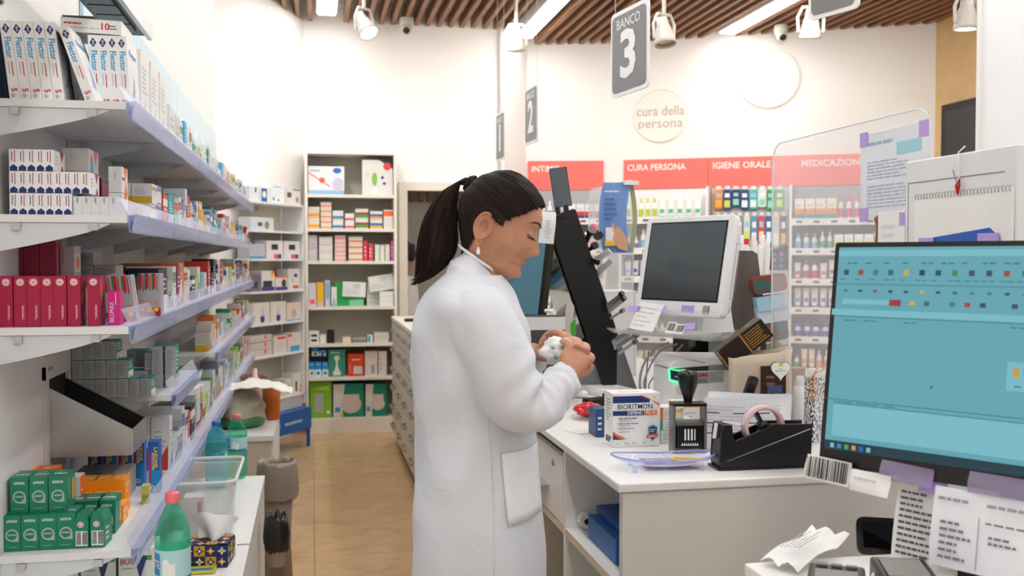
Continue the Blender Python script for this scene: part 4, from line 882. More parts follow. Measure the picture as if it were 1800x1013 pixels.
spec = [
 (0, [(.0, .18, .10, 'dfe4e8', [dk(.6, .6, .75, .95)]), (.2, .38, .105, 'e4e6e8', [('r', .1, .0, .7, .9, cm('1a5aa8')), ('c', .4, .5, .2, OFFW)]), (.39, .66, .14, 'e6ecf0', [('c', .2, .2, .08, cm('2a9ad8')), dk(.5, .1, .6, .2), ('s', .2, .8, .8, .9, 1, CYAN)]), (.67, .97, .125, 'dcd8d4', [dk(.1, .4, .4, .7, '5a5048'), ('c', .8, .3, .12, cm('9a8ac0')), dk(.5, .85, 1, .92, '4a4468')])]),
 (1, [(.02, .45, .09, 'cfd4dc', [dk(.3, .3, .5, .6, '5a4a6a'), ('c', .7, .4, .1, cm('7a8a70'))])]),
 (2, [(.0, .28, .105, 'b4b8c0', [('r', 0, 0, 1, .15, cm('4a8ac0'))]), (.3, .62, .13, 'dcdcdc', [dk(.3, .5, .7, .8), ('r', .45, .0, .7, .25, cm('e0503a')), ('r', .7, 0, .9, .25, cm('2a4a90'))]), (.63, .96, .13, 'dcdcdc', [dk(.3, .5, .7, .8), ('r', .45, .0, .7, .25, cm('e0503a')), ('r', .7, 0, .9, .25, cm('2a4a90'))])]),
 (3, [(.0, .2, .12, '6a6470', [dk(.2, .2, .7, .6)]), (.21, .46, .145, 'd8d4d4', [dk(.1, .2, .8, .5), ('c', .8, .75, .12, YELL), ('r', 0, 0, 1, .2, cm('4a2a7a')), ('r', .75, .85, 1, 1, cm('e0603a'))]), (.47, .70, .10, 'dcd4d0', [('c', .7, .5, .2, cm('3a3434')), ('r', 0, 0, 1, .25, cm('4a2a7a')), ('r', .0, .9, 1, 1, PINKC)]), (.71, .95, .155, 'd4d2ce', [dk(.5, .6, .8, .75), ('c', .4, .45, .1, GREYL), dk(.4, .05, .9, .2, 'c8502a')])]),
 (4, [(.06, .36, .15, 'd8d2cc', [('c', .55, .22, .14, cm('2a3a80')), ('r', .5, .35, .6, .75, cm('b0b4c8'))]), (.37, .67, .15, 'd8d2cc', [('c', .5, .22, .14, cm('2a3a80')), ('r', .45, .35, .55, .75, cm('b0b4c8'))]), (.68, .97, .135, 'd8ccc0', [('c', .5, .4, .18, cm('b8aca0')), ('r', 0, 0, 1, .06, CYAN)])]),
 (5, [(.0, .4, .05, 'c8c0bc', [('c', .7, .6, .06, PINKC)]), (.02, .4, 0, '', []), (.42, .68, .13, 'd8d0c8', [dk(.3, .8, .9, .95, 'd84a4a'), ('s', .2, .2, .8, .6, 3, GREYL)]), (.69, .97, .14, 'd8d0c8', [dk(.0, .8, .3, .95, 'd84a4a'), dk(.2, .0, .9, .3, '3a9ad0')])]),
 (6, [(.45, .62, .10, 'd0ccc8', [('r', .3, .1, .6, .6, cm('5a7a9a'))]), (.63, .78, .12, 'd8d4ce', [dk(.4, .1, .6, .6)]), (.79, .97, .15, 'dcd8d0', [dk(.3, .1, .5, .6), ('r', .8, .0, 1, .4, cm('e89a80'))])])]
for i, its in spec:
    for k, (u0, u1, h, hx, F) in enumerate([x for x in its if x[2]]): citem(u0, u1, i, h, hx, F, f'{cname(hx)} device box, {ORD[k]} from the left on the {cs[i]} corner shelf')
for k in (1, 2): 
    p = Mc @ Vector((.2*Lc, .07, CSP[5]+.052*k)); put(pack(.38*Lc, .10, .048, cm('c8c0bc'), [('c', .7, .6, .06, PINKC), ('s', .1, .2, .5, .7, 2, GREYL)]), 'device_box', p, ['', 'middle', 'upper'][k]+' flat grey device box of the pile on the sixth corner shelf', 'box', 'white device boxes in the corner shelving', rz=ang)
for k, (u0, u1, z_, h, hx) in enumerate(((.3, .96, .30, .085, 'cfcac4'), )):
    p = Mc @ Vector(((u0+u1)/2*Lc, .06, z_)); put(pack((u1-u0)*Lc, .10, h, cm(hx), [('c', .15, .6, .07, NAVY, .05), ('s', .3, .4, .8, .8, 2, GREYL)]), 'device_box', p, 'wide white box on the blue display crate under the corner shelving', 'box', rz=ang)
p = Mc @ Vector((.66*Lc, .02, .14))
t = thing('display_crate', (p.x, p.y, 0), 'blue display crate on feet below the corner shelving', 'crate', rz=ang)
BLC = cm('1560b0'); b = MB(); b.bx(-.30, .22, -.08, .16, .14, .298, BLC); b.deco((-.30, -.08, .14), (.52, 0, 0), (0, 0, .158), [('s', .3, .35, .85, .65, 1, cm('bcd4ee')), ('c', .14, .45, .05, cm('7aa8d8'))]); b.build('crate_body', t)
for xx in (-.28, .20): MB().bx(xx-.012, xx+.012, -.075, -.055, 0, .14, BLC).build('foot', t)
# ================================================================ person seen through the doorway
SKIN2 = mat('skin_back_person', (.35, .17, .10), .5, noise_amt=.05); HAIRB = mat('black_curly_hair', (.008, .006, .005), .7); 
t = thing('person', (.82, 9.35, 0), 'person with dark curly hair in a white coat, half hidden in the doorway', 'person')
b = MB()
def ell(b, rings, m, n=20):
    rows_ = [[Vector((cx+rx*math.cos(2*PI*k/n), cy+ry*math.sin(2*PI*k/n), z)) for k in range(n)] for (z, cx, cy, rx, ry) in rings]
    b.grid(rows_, m, closed=True); b.add(rows_[0], [tuple(range(n-1, -1, -1))], m, True); b.add(rows_[-1], [tuple(range(n))], m, True)
PX = .02
ell(b, [(1.20, PX, 0, .05, .055), (1.30, PX, 0, .05, .055), (1.36, PX+.01, 0, .07, .07), (1.42, PX+.01, 0, .085, .095), (1.50, PX, 0, .08, .095), (1.56, PX, 0, .05, .06), (1.58, PX, 0, .01, .01)], SKIN2)
ell(b, [(.06, PX, -.09, .05, .05), (.5, PX, -.09, .06, .06), (.85, PX, -.08, .08, .08)], SKIN2); ell(b, [(.06, PX, .09, .05, .05), (.5, PX, .09, .06, .06), (.85, PX, .08, .08, .08)], SKIN2)
ell(b, [(.80, PX, 0, .12, .17), (1.0, PX, 0, .11, .16), (1.22, PX, 0, .09, .17), (1.28, PX, 0, .06, .09)], SKIN2)
b.tube([(PX-.02, -.2, 1.24), (PX-.10, -.24, 1.02), (PX-.06, -.28, 1.18), (PX-.05, -.26, 1.24)], [.045, .038, .03, .03], SKIN2)
b.build('body', t)
b = MB(); blob((PX-.0, .0, 1.47), .105, .12, .125, HAIRB, 4, .25, 16, b); b.build('hair', t)
WC = mat('coat_far', (.70, .66, .60), .8)
b = MB(); ell(b, [(.45, PX, 0, .17, .22), (.9, PX, 0, .14, .20), (1.15, PX, 0, .13, .21), (1.26, PX, 0, .08, .13)], WC)
b.tube([(PX, -.19, 1.22), (PX-.05, -.25, 1.10), (PX-.08, -.24, 1.02)], [.06, .055, .05], WC); b.tube([(PX, .19, 1.22), (PX+.03, .22, 1.0)], [.06, .05], WC); b.build('white_coat', t)
MB().tube([(PX-.05, -.06, 1.26), (PX+.0, -.12, 1.24), (PX+.05, -.10, 1.24), (PX+.06, 0, 1.27), (PX, .08, 1.29), (PX-.05, .02, 1.28)], .012, cm('1f8a50'), closed=True).build('green_collar', t)
# ================================================================ wall displays under the red banners
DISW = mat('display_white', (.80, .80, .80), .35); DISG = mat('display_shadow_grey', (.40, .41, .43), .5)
TAGM = mat('price_tag_dark', (.10, .10, .11), .5)
def seg_frame(P, Q, px0, px1):
    a, c = on_seg(px0, 455, P, Q), on_seg(px1, 455, P, Q); d = Vector((c.x-a.x, c.y-a.y, 0)); L = d.length; d.normalize(); n = Vector((d.y, -d.x, 0))
    o = Vector((a.x, a.y, 0)); M = Matrix((d, -n, Vector((0, 0, 1)))).transposed().to_4x4(); M.translation = o; return M, L     # x along the wall, -y into the room
def goods(q, w, h, kind):
    pal = q.choice([['e4e4e6', '8ab8dc'], ['e8e0e0', 'd86a8a'], ['dfe8e0', '4aa88a'], ['f0e8d8', 'e8923a'], ['e8e8ec', '8a7ac8'], ['e6e6e6', 'c83a4a'], ['e2e8ee', '2a7ac0'], ['f0f0ee', 'b8c43a'], ['dcdce4', '5a5ab0']])
    b = MB(); c1, c2 = cm(pal[0]), cm(pal[1])
    if kind == 'box': return pack(w*.92, .07, h, c1, rand_deco(q, pal[0])+[('r', 0, .3, 1, .55, c2)])
    if kind == 'bottle':
        r = w*.36; b.lathe([(r*.95, 0), (r, .005), (r, h*.62), (r*.8, h*.72), (r*.4, h*.78)], c1, n=12, cap=True); b.lathe([(r*1.01, h*.15), (r*1.01, h*.5)], c2, n=12, cap=False); b.lathe([(r*.45, h*.77), (r*.45, h), (.001, h)], q.choice([c2, DISW]), n=10); return b.mesh('bottle')
    # standing tube
    r = w*.36; rows_ = [[Vector((r*math.cos(2*PI*k/12)*(1+.25*s), r*math.sin(2*PI*k/12)*(1-s*.95), h*(.18+.82*s))) for k in range(12)] for s in (0, .3, .6, 1)]
    b.grid(rows_, c1, closed=True); b.lathe([(r*.9, 0), (r*.95, h*.18), (.001, h*.18)], c2, n=12); b.deco((-r*.9, -r*.98, h*.3), (r*1.8, 0, 0), (0, r*.45, h*.4), [('r', .1, .1, .9, .6, c2)]); return b.mesh('tube')
def display(P, Q, px0, px1, ys, lab, short, seed, ztop=2.05, kinds=('bottle', 'tube', 'box'), extra_h=.19, drop=None):
    M, L = seg_frame(P, Q, px0, px1); rz = M.to_euler().z
    t = thing('display_shelving', M.translation+(M.to_3x3() @ Vector((0, -.31, 0))), lab, 'shelving', 'white display shelving along the far wall', rz=rz)
    q = random.Random(seed); DP = .30
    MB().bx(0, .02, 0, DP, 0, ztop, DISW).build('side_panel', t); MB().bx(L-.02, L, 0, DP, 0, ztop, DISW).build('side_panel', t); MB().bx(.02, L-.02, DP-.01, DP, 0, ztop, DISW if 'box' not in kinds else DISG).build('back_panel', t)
    MB().bx(.02, L-.02, 0.01, DP-.01, 0, .12, DISW).build('plinth', t)
    mid = (px0+px1)/2; Mi = M.copy(); Mi.translation = M @ Vector((0, -.31, 0)); n = Vector((M[0][1], M[1][1], 0))
    for si, py in enumerate(ys):
        r = ray(mid, py); k = (Mi.translation-C0).dot(n)/r.dot(n); z = (C0+r*k).z
        MB().bx(.02, L-.02, .0, DP-.01, z-.018, z, DISW).build('shelf', t)
        b = MB().bx(.02, L-.02, -.012, -.001, z-.035, z+.022, DISW)
        nt_ = max(3, int(L/.14))
        for j in range(nt_): b.bx(.02+L*(j+.25)/nt_, .02+L*(j+.6)/nt_, -.0135, -.0121, z-.016, z+.004, TAGM)
        b.build('price_rail', t)
        if drop and si in drop: continue
        x = .04; c = 0; run = None
        while x < L-.06:
            if run is None or q.random() < .3: kd = q.choice(kinds); w = q.uniform(.05, .075) if kd != 'box' else q.uniform(.06, .12); h = q.uniform(.125, extra_h) if si else q.uniform(.15, .22); run = goods(q, w, h, kd)
            if x+w > L-.028: break
            nm = {'bottle': 'product_bottle', 'tube': 'product_tube', 'box': 'display_carton'}[kd]
            put(run, nm, Mi @ Vector((x+w/2, .075, z+.0005)), f'{kd if kd != "box" else "carton"}, {nth(c+1)} from the left on the {ORD[si]} shelf of the {short}', {'bottle': 'bottle', 'tube': 'tube', 'box': 'carton'}[kd], 'goods in the far wall displays', rz=rz)
            x += w+.004; c += 1
    return Mi, L, rz, t
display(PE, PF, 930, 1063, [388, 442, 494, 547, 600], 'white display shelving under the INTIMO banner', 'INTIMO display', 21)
display(PF, PG, 1098, 1250, [386, 440, 490, 542, 596, 650], 'white display shelving under the CURA PERSONA banner', 'CURA PERSONA display', 22, kinds=('bottle', 'tube', 'tube'))
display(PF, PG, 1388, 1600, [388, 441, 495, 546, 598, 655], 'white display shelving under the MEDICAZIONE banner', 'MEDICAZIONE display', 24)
# peg wall under IGIENE ORALE
M, L = seg_frame(PF, PG, 1252, 1386); rz = M.to_euler().z; Mi = M.copy(); Mi.translation = M @ Vector((0, -.06, 0)); n = Vector((M[0][1], M[1][1], 0))
t = thing('peg_wall_panel', Mi.translation, 'light grey peg wall panel under the IGIENE ORALE banner', 'panel', rz=rz)
MB().bx(0, L, 0, .02, .1, 2.05, cm('c4c4c8')).build('panel', t)
q = random.Random(5)
def pzz(px, py): r = ray(px, py); k = (Mi.translation-C0).dot(n)/r.dot(n); w = C0+r*k; return (Mi.inverted() @ w)
for ri, (y0, y1, cols, n_) in enumerate(((334, 366, ['e08a3a', '1a3a7a', '16305a', '20386a', '4ab0b0', 'd8e0dc', '3a9a4a', '4aa05a'], 8), (380, 432, ['1a2a4a', '0e7a6a', '2a4ab0', '8a9aa0', 'c8d8c8', '5a8ab8', 'c84a5a', '2a6a9a', 'd8b8b0', '3a4a6a'], 10))):
    for k in range(n_):
        px = 1256+(128 if ri else 122)*k/n_; a = pzz(px, y0); c = pzz(px+15.5 if not ri else px+12, y1+q.uniform(-2, 4)); w = abs(c.x-a.x)*.92; h = a.z-c.z
        b = MB(); b.rbox((0, 0, -h/2), (w, .03, h), .015, cm(cols[k]), axis='y'); b.bx(-w*.3, w*.3, -.004, .004, -.001, .03, OFFW); b.tube([(0, .05, .02), (0, -.02, .02)], .003, STEEL, n=5)
        b.deco((-w/2, -.0155, -h), (w, 0, 0), (0, 0, h), [('r', .15, .1, .85, .45, cm(q.choice(['e8e0b0', 'd8e8f0', 'e8b04a', '8ad0c0', 'c8d84a']))), ('r', .2, .6, .8, .8, OFFW if k % 2 else cm('9ac0e0'))])
        put(b.mesh('pack'), 'hanging_pack', Mi @ Vector(((a.x+c.x)/2, -.035, a.z)), f'{cname(cols[k])} blister pack, {ORD[k]} from the left in the {"upper" if ri == 0 else "lower"} hanging row of the peg wall', 'pack', 'hanging packs on the peg wall', rz=rz)
a, c = pzz(1352, 433), pzz(1385, 475)
b = MB(); b.bx(0, c.x-a.x, -.01, 0, c.z-a.z, 0, cm('1a2238')); b.deco((0, -.0101, c.z-a.z), (c.x-a.x, 0, 0), (0, 0, a.z-c.z), [('s', .1, .85, .5, .95, 1, OFFW)]+[('r', .15+.4*(k % 2), .1+.25*(k//2), .35+.4*(k % 2), .22+.25*(k//2), cm(['b84a4a', '4a8ab8', 'e8923a', '6a6ab8', '4aa0a0', 'b87a9a'][k])) for k in range(6)])
put(b.mesh('poster'), 'price_board', Mi @ Vector((a.x, -.002, a.z)), 'small dark poster with coloured squares right of the peg wall packs', 'poster', rz=rz)
# ================================================================ far drawer cabinet
CT = .94
DRW = mat('drawer_front', (.66, .62, .55), .45); HND = mat('handle_grey', (.42, .42, .41), .35, metal=.5)
t = thing('drawer_cabinet', (.60, 5.0, 0), 'cream bank of many small drawers with metal handles, behind the woman', 'cabinet')
MB().bx(.012, .50, 0, 2.75, .07, .945, DRW).bx(.06, .45, .05, 2.7, 0, .07, BLACK).build('body', t); MB().bx(-.005, .52, -.01, 2.765, .945, .972, CREAM).build('worktop', t)
dme = MB().bx(0, .0115, .006, .452, .004, .138, DRW).mesh('drawer'); hme = MB().bx(-.028, -.022, .14, .32, .07, .09, HND).bx(-.022, 0, .14, .15, .07, .09, HND).bx(-.022, 0, .31, .32, .07, .09, HND).mesh('handle')
for j in range(6):
    for i in range(6):
        dr = sub('drawer', dme, t, (0, .458*j, .08+.143*i)); sub('handle', hme, dr)
put(pack(.12, .08, .02, cm('1a1a1c')), 'card_reader', (.70, 7.1, .972), 'small black device on top of the far drawer bank', 'device')
# ================================================================ staff counter
CX = onz(1095, 850, CT).x; CY0 = onz(1095, 850, CT).y; CXR = CX+.90; CY1 = 4.75
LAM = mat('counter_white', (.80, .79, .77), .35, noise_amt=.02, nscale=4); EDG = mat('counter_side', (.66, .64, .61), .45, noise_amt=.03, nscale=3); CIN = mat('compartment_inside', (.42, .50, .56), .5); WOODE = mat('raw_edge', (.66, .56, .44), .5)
t = thing('service_counter', (CX, CY0, 0), 'long white staff counter with a drawer and open compartments, carrying the tills', 'counter')
L = CY1-CY0; Wc = CXR-CX
o = MB().bx(-.012, Wc, -.006, L, CT-.020, CT, LAM).build('worktop', t); smooth_mod(o, 0, .004)
o = MB().bx(0, Wc-.01, 0, .028, .0, CT-.021, EDG).build('end_panel', t); smooth_mod(o, 0, .003)
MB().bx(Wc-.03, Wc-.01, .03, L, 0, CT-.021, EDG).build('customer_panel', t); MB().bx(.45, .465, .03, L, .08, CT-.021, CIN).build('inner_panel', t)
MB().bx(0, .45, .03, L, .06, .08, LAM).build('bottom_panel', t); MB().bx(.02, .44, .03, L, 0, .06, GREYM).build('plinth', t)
zs1, zs2 = .712, .40
y1 = onx(992, 900, CX).y-CY0; y2 = onx(948, 900, CX).y-CY0
pitch = (y2-y1)*1.75
for yy in (y1-.012, y1+pitch, y1+2*pitch, y1+2*pitch+.6):
    if yy < L: MB().bx(0, .45, yy, yy+.02, .08, CT-.021, WOODE if yy > y1 else LAM).build('divider', t)
MB().bx(.0, .45, .03, y1-.012, zs1-.02, zs1, LAM).bx(-.001, 0, .03, y1-.012, zs1-.02, zs1, WOODE).build('shelf', t)
MB().bx(.0, .45, y1+.01, L-.1, zs1-.02, zs1, LAM).bx(-.001, 0, y1+.01, L-.1, zs1-.02, zs1, WOODE).build('shelf', t)
MB().bx(.0, .45, .03, L-.1, zs2-.02, zs2, LAM).bx(-.001, 0, .03, L-.1, zs2-.02, zs2, WOODE).build('shelf', t)
for k in range(3):
    ya = y1+.012+k*pitch; d = MB().bx(-.002, .016, ya, ya+pitch-.015, zs1+.004, CT-.045, LAM).build('drawer', t)
    yc = ya+(pitch-.015)*.45
    MB().bx(-.04, -.036, yc-.07, yc+.11, zs1+.055, zs1+.075, HND).bx(-.036, -.002, yc-.07, yc+.11, zs1+.071, zs1+.075, HND).build('handle', d)
    MB(Matrix.Translation((-.003, ya+.10, zs1+.15)) @ Matrix.Rotation(-PI/2, 4, 'Y')).lathe([(.009, 0), (.009, .003), (.001, .004)], GREYM, n=14).build('lock', d)
# binder and box of sleeves in the open compartment
BB1 = cm('0d5fa8'); BB2 = cm('0a4a8a')
t = thing('ring_binder', (CX+.085, CY0+.15, zs1+.001), 'blue ring binder lying in the open compartment of the counter', 'binder', rz=R(0))
MB().rbox((.10, .13, .028), (.30, .24, .056), .004, BB1).build('cover', t); MB().bx(-.045, .24, .02, .245, .012, .046, OFFW).build('pages', t)
put(MB().bx(-.13, .15, -.11, .12, 0, .018, BB2).mesh('f'), 'ring_binder', (CX+.19, CY0+.29, zs1+.060), 'second dark blue folder on top of the ring binder in the compartment', 'binder')
b = MB(); b.tube([(0, 0, 0), (0, .03, 0)], .02, OFFW, n=16); b.tube([(0, -.001, 0), (0, .001, 0)], .008, INK, n=12)
put(b.mesh('r'), 'paper_roll', (CX+.05, CY0+.46, zs1+.022), 'small white paper roll beside the blue binder', 'paper roll')
for k in range(4): put(pack(.18, .10, .011, OFFW, L=[('s', .1, .2, .9, .8, 1, GREYL)]), 'paper_booklet', (CX+.13, CY0+y1+.30+.01*k, zs2+.013*k), f'white booklet, {ORD[k]} from the bottom of the pile in the lower compartment', 'booklet', 'booklets in the lower counter compartment', rz=R(3*k))
# ---------------------------------------------------------------- things on the counter
p = onz(1077, 787, CT); w, d, h = .126, .075, .136
b = MB(); b.bx(0, w, 0, d, 0, h, mat('carton_white', (.84, .84, .83), .35))
OR_, NV, SH = cm('e8661c'), cm('1c3570'), cm('245a9a')
b.deco((0, 0, 0), (w, 0, 0), (0, 0, h), [('r', 0, .82, .78, .95, NV), ('p', [(.56, .96), (.62, .96), (.99, .79), (.99, .74), (.82, .86)], OR_), ('p', [(.60, .97), (1, .80), (1, .97)], OFFW), ('c', .88, .92, .012, RED),
   ('t', 'BIORITMON', .47, .745, .135, NV, {'width': .74, 'bold': .008}), ('r', 0, .585, .66, .675, NV), ('t', 'DEFEND', .47, .63, .085, OFFW, {'width': .32, 'bold': .02}),
   ('r', .67, .585, .93, .675, OR_), ('t', 'PLUS', .80, .63, .085, OFFW, {'width': .20, 'bold': .02}),
   ('c', .09, .53, .008, NV), ('s', .12, .515, .80, .555, 1, NV), ('s', .12, .475, .50, .50, 1, GREYM), ('c', .09, .44, .008, NV), ('s', .12, .42, .66, .455, 1, NV), ('s', .12, .385, .48, .405, 1, GREYM), ('c', .09, .35, .008, NV), ('s', .12, .33, .52, .36, 1, NV), ('s', .12, .27, .35, .30, 1, GREYM),
   ('p', [(0, .30), (.08, .24), (.22, .18), (.30, .14), (.1, .17), (0, .25)], OR_), ('p', [(0, .25), (.1, .17), (.25, .14), (0, .14)], NV),
   ('p', [(.74, .36), (.84, .40), (.94, .36), (.93, .18), (.84, .09), (.75, .18)], cm('8a9ab0')), ('p', [(.755, .345), (.84, .38), (.925, .345), (.915, .19), (.84, .11), (.765, .19)], SH), ('s', .77, .26, .91, .33, 2, OFFW), ('p', [(.71, .21), (.95, .23), (.95, .17), (.71, .15)], OR_), ('s', .74, .165, .93, .205, 1, OFFW),
   ('s', .08, .05, .17, .08, 1, GREYM), ('s', .24, .045, .36, .09, 2, GREYM), ('s', .40, .045, .54, .09, 2, GREYM), ('s', .62, .05, .70, .08, 1, GREYM)])
b.deco((0, d, 0), (0, -d, 0), (0, 0, h), [('s', .2, .45, .8, .9, 8, GREYM), ('b', .2, .06, .8, .18, INK), ('p', [(.5, 0), (1, .25), (1, 0)], OFFW)])
b.deco((0, 0, h), (w, 0, 0), (0, d, 0), [('s', .2, .3, .8, .6, 2, OR_)])
put(b.mesh('carton'), 'supplement_box', p, 'white carton lettered BIORITMON DEFEND PLUS on the counter', 'box')
p = onz(1058, 772, CT); put(pack(.03, .07, .075, cm('24477a'), [('s', .2, .2, .8, .8, 3, OFFW)]), 'medicine_carton', (p.x+.005, p.y+.06, CT), 'narrow dark blue carton just behind the BIORITMON carton', 'carton')
for k, (px, py, w_, h_, zz, hx, l) in enumerate(((1190, 781, .075, .032, 0, 'e0dedc', 'white and teal flat carton at the bottom of the pile behind the stamp'), (1192, 781, .07, .028, .033, 'e4e2de', 'white flat carton in the middle of the pile behind the stamp'), (1186, 781, .05, .03, .062, 'e6e2dc', 'small white and orange carton on the pile behind the stamp'))):
    p = onz(px, py, CT); put(pack(w_*1.3, .06, h_, cm(hx), [('r', .0, .0, .12, 1, cm('e87a2a') if k > 1 else cm('4aa0a0')), ('s', .2, .2, .8, .8, 3, GREYL), ('p', [(.6, .6), (.95, .5), (.95, .9)], cm('f0a84a'))]), 'medicine_carton', (p.x, p.y+.05, CT+zz), l, 'carton')
p = onz(1222, 770, CT); put(pack(.07, .05, .088, cm('e8e4e0'), [('r', .0, .8, 1, 1, cm('f0a04a')), ('s', .1, .1, .9, .7, 5, GREYL)]), 'medicine_carton', (p.x, p.y+.09, CT), 'white carton with an orange top edge seen through the stamp frame', 'carton')
# self-inking stamp
p = onz(1214, 797, CT); t = thing('self_inking_stamp', (p.x, p.y+.02, CT), 'black self-inking date stamp with a grey frame standing on the counter', 'stamp', rz=R(-8))
SG = mat('stamp_grey', (.16, .16, .17), .3, metal=.4)
b = MB(); 
for s in (-1, 1): b.rbox((s*.039, 0, .060), (.007, .05, .12), .003, SG)
b.rbox((0, 0, .119), (.085, .05, .007), .003, BLACK); b.bx(-.042, .042, -.027, .027, 0, .006, SG)
b.build('frame', t)
b = MB().rbox((0, 0, .040), (.068, .044, .056), .006, BLACK); b.rbox((0, 0, .072), (.07, .046, .008), .004, SG); b.deco((-.034, -.0225, .012), (.068, 0, 0), (0, 0, .056), [('r', .3, .35, .36, .85, OFFW), ('r', .42, .35, .48, .85, OFFW), ('r', .54, .35, .60, .85, OFFW), ('r', .66, .35, .70, .85, OFFW)]+[('p', [(.18+.08*i, .12), (.22+.08*i, .26), (.26+.08*i, .12)], OFFW) for i in range(8)]); b.build('date_unit', t)
MB().lathe([(.010, .122), (.012, .135), (.018, .15), (.024, .17), (.026, .19), (.022, .20), (.001, .203)], BLACK, n=20).build('handle', t)
# wavy clear tray
p = onz(1166, 822, CT); t = thing('clear_tray', (p.x, p.y, CT), 'wavy clear plastic coin tray with a purple leaflet and a gold label', 'tray', rz=R(-4))
TR = clear('tray_clear', (.70, .74, .92), .20, .05, (.90, .92, .99))
def trayout(s, z):
    r_ = []
    for k in range(40):
        a = 2*PI*k/40; x = .122*math.cos(a)*s; y = .068*math.sin(a)*s; 
        if math.sin(a) > 0: y *= .55+.45*abs(math.cos(a))
        r_.append(Vector((x, y, z+.006*abs(math.cos(a))**3)))
    return r_
b = MB(); rr_ = [trayout(.80, .012), trayout(.92, .016), trayout(1, .026)]; b.grid(rr_, TR, closed=True); b.add(rr_[0], [tuple(range(40))], TR); b.build('tray_body', t)
MB().tube(rr_[-1], .0022, clear('tray_rim', (.42, .50, .85), .55, .05, (.8, .85, 1)), n=6, closed=True).build('rim', t)
for x, y in ((-.078, -.045), (.078, -.045), (-.07, .03), (.07, .03)): MB().lathe([(.006, 0), (.006, .014)], TR, c=(x, y, 0), n=10).build('foot', t)
b = MB(); b.bx(-.05, .07, -.035, .03, .0135, .015, cm('8a7aa8')); b.deco((-.05, -.035, .015), (.12, 0, 0), (0, .065, 0), [('r', 0, 0, .4, .6, cm('5a4a80')), ('s', .1, .1, .9, .9, 4, cm('c8c0dc')), ('r', .6, .0, .9, .3, cm('4a3a70'))]); put(b.mesh('l'), 'leaflet', p, 'purple leaflet lying in the clear tray', 'leaflet', rz=R(-6))
b = MB(); b.bx(-.035, .035, -.02, .02, 0, .001, cm('d8b050')); b.deco((-.035, -.02, .001), (.07, 0, 0), (0, .04, 0), [('s', .1, .2, .9, .8, 3, cm('9a7a30'))]); put(b.mesh('l'), 'gold_label', (p.x+.055, p.y-.005, CT+.0165), 'gold label lying on the purple leaflet in the tray', 'label', rz=R(-28))
# tape dispenser
p = onz(1268, 828, CT); t = thing('tape_dispenser', p, 'heavy black tape dispenser with a pink-cored roll on the counter edge', 'tape dispenser', rz=R(-2))
prof = [(0, 0), (.212, 0), (.216, .006), (.22, .100), (.128, .101), (.036, .066), (.028, .072), (.026, .103), (.004, .103), (.0, .09), (-.004, .02)]
o = MB().prism(prof, 0, .008, BLACK).prism(prof, .054, .062, BLACK).prism([(0, 0), (.212, 0), (.219, .09), (.19, .088), (.17, .02), (.06, .02), (.036, .066), (.026, .08), (.024, .103), (.004, .103), (-.004, .02)], .008, .054, BLACK).build('body', t); smooth_mod(o, 0, .0015)
MB().prism([(-.008, -.0), (.216, -.0), (.216, .004), (-.008, .004)], -.004, .066, BLACK).build('base', t)
b = MB(); b.add([(.012, -.0006, .02), (.014, -.0006, .02), (.215, -.0006, .088), (.213, -.0006, .09)], [(0, 1, 2, 3)], GREYL); b.build('seam_line', t)
M = Matrix.Translation((.112, .031, .093)) @ Matrix.Rotation(PI/2, 4, 'X')
MB(M).lathe([(.040, -.012), (.046, -.012), (.046, .012), (.040, .012), (.040, -.012)], mat('tape_pink', (.80, .52, .56), .35), n=36, cap=False).lathe([(.046, -.0121), (.049, -.0121), (.049, .0121), (.046, .0121)], clear('tape_clear', (.85, .75, .7), .6, .2), n=36, cap=False).build('tape_roll', t)
MB(M).lathe([(.001, -.013), (.012, -.013), (.012, .013), (.001, .013)], BLACK, n=20).build('hub', t)
b = MB(M); 
for a in range(3): b.add([(math.cos(a*2.1+q_)*.039, math.sin(a*2.1+q_)*.039, z_) for q_ in (-.12, .12) for z_ in (-.008, .008)]+[(math.cos(a*2.1+q_)*.01, math.sin(a*2.1+q_)*.01, z_) for q_ in (-.4, .4) for z_ in (-.008, .008)], [(0, 1, 3, 2), (4, 6, 7, 5), (0, 2, 6, 4), (1, 5, 7, 3), (0, 4, 5, 1), (2, 3, 7, 6)], BLACK)
b.build('spokes', t)
MB().add([(.066, .02, .098), (.066, .042, .098), (.015, .042, .1045), (.015, .02, .1045)], [(0, 1, 2, 3)], clear('tape_film', (.9, .88, .9), .35, .1)).add([(-.001, .02, .103), (-.001, .042, .103), (-.006, .042, .066), (-.006, .02, .07)], [(0, 1, 2, 3)], OFFW).build('tape_strip', t)
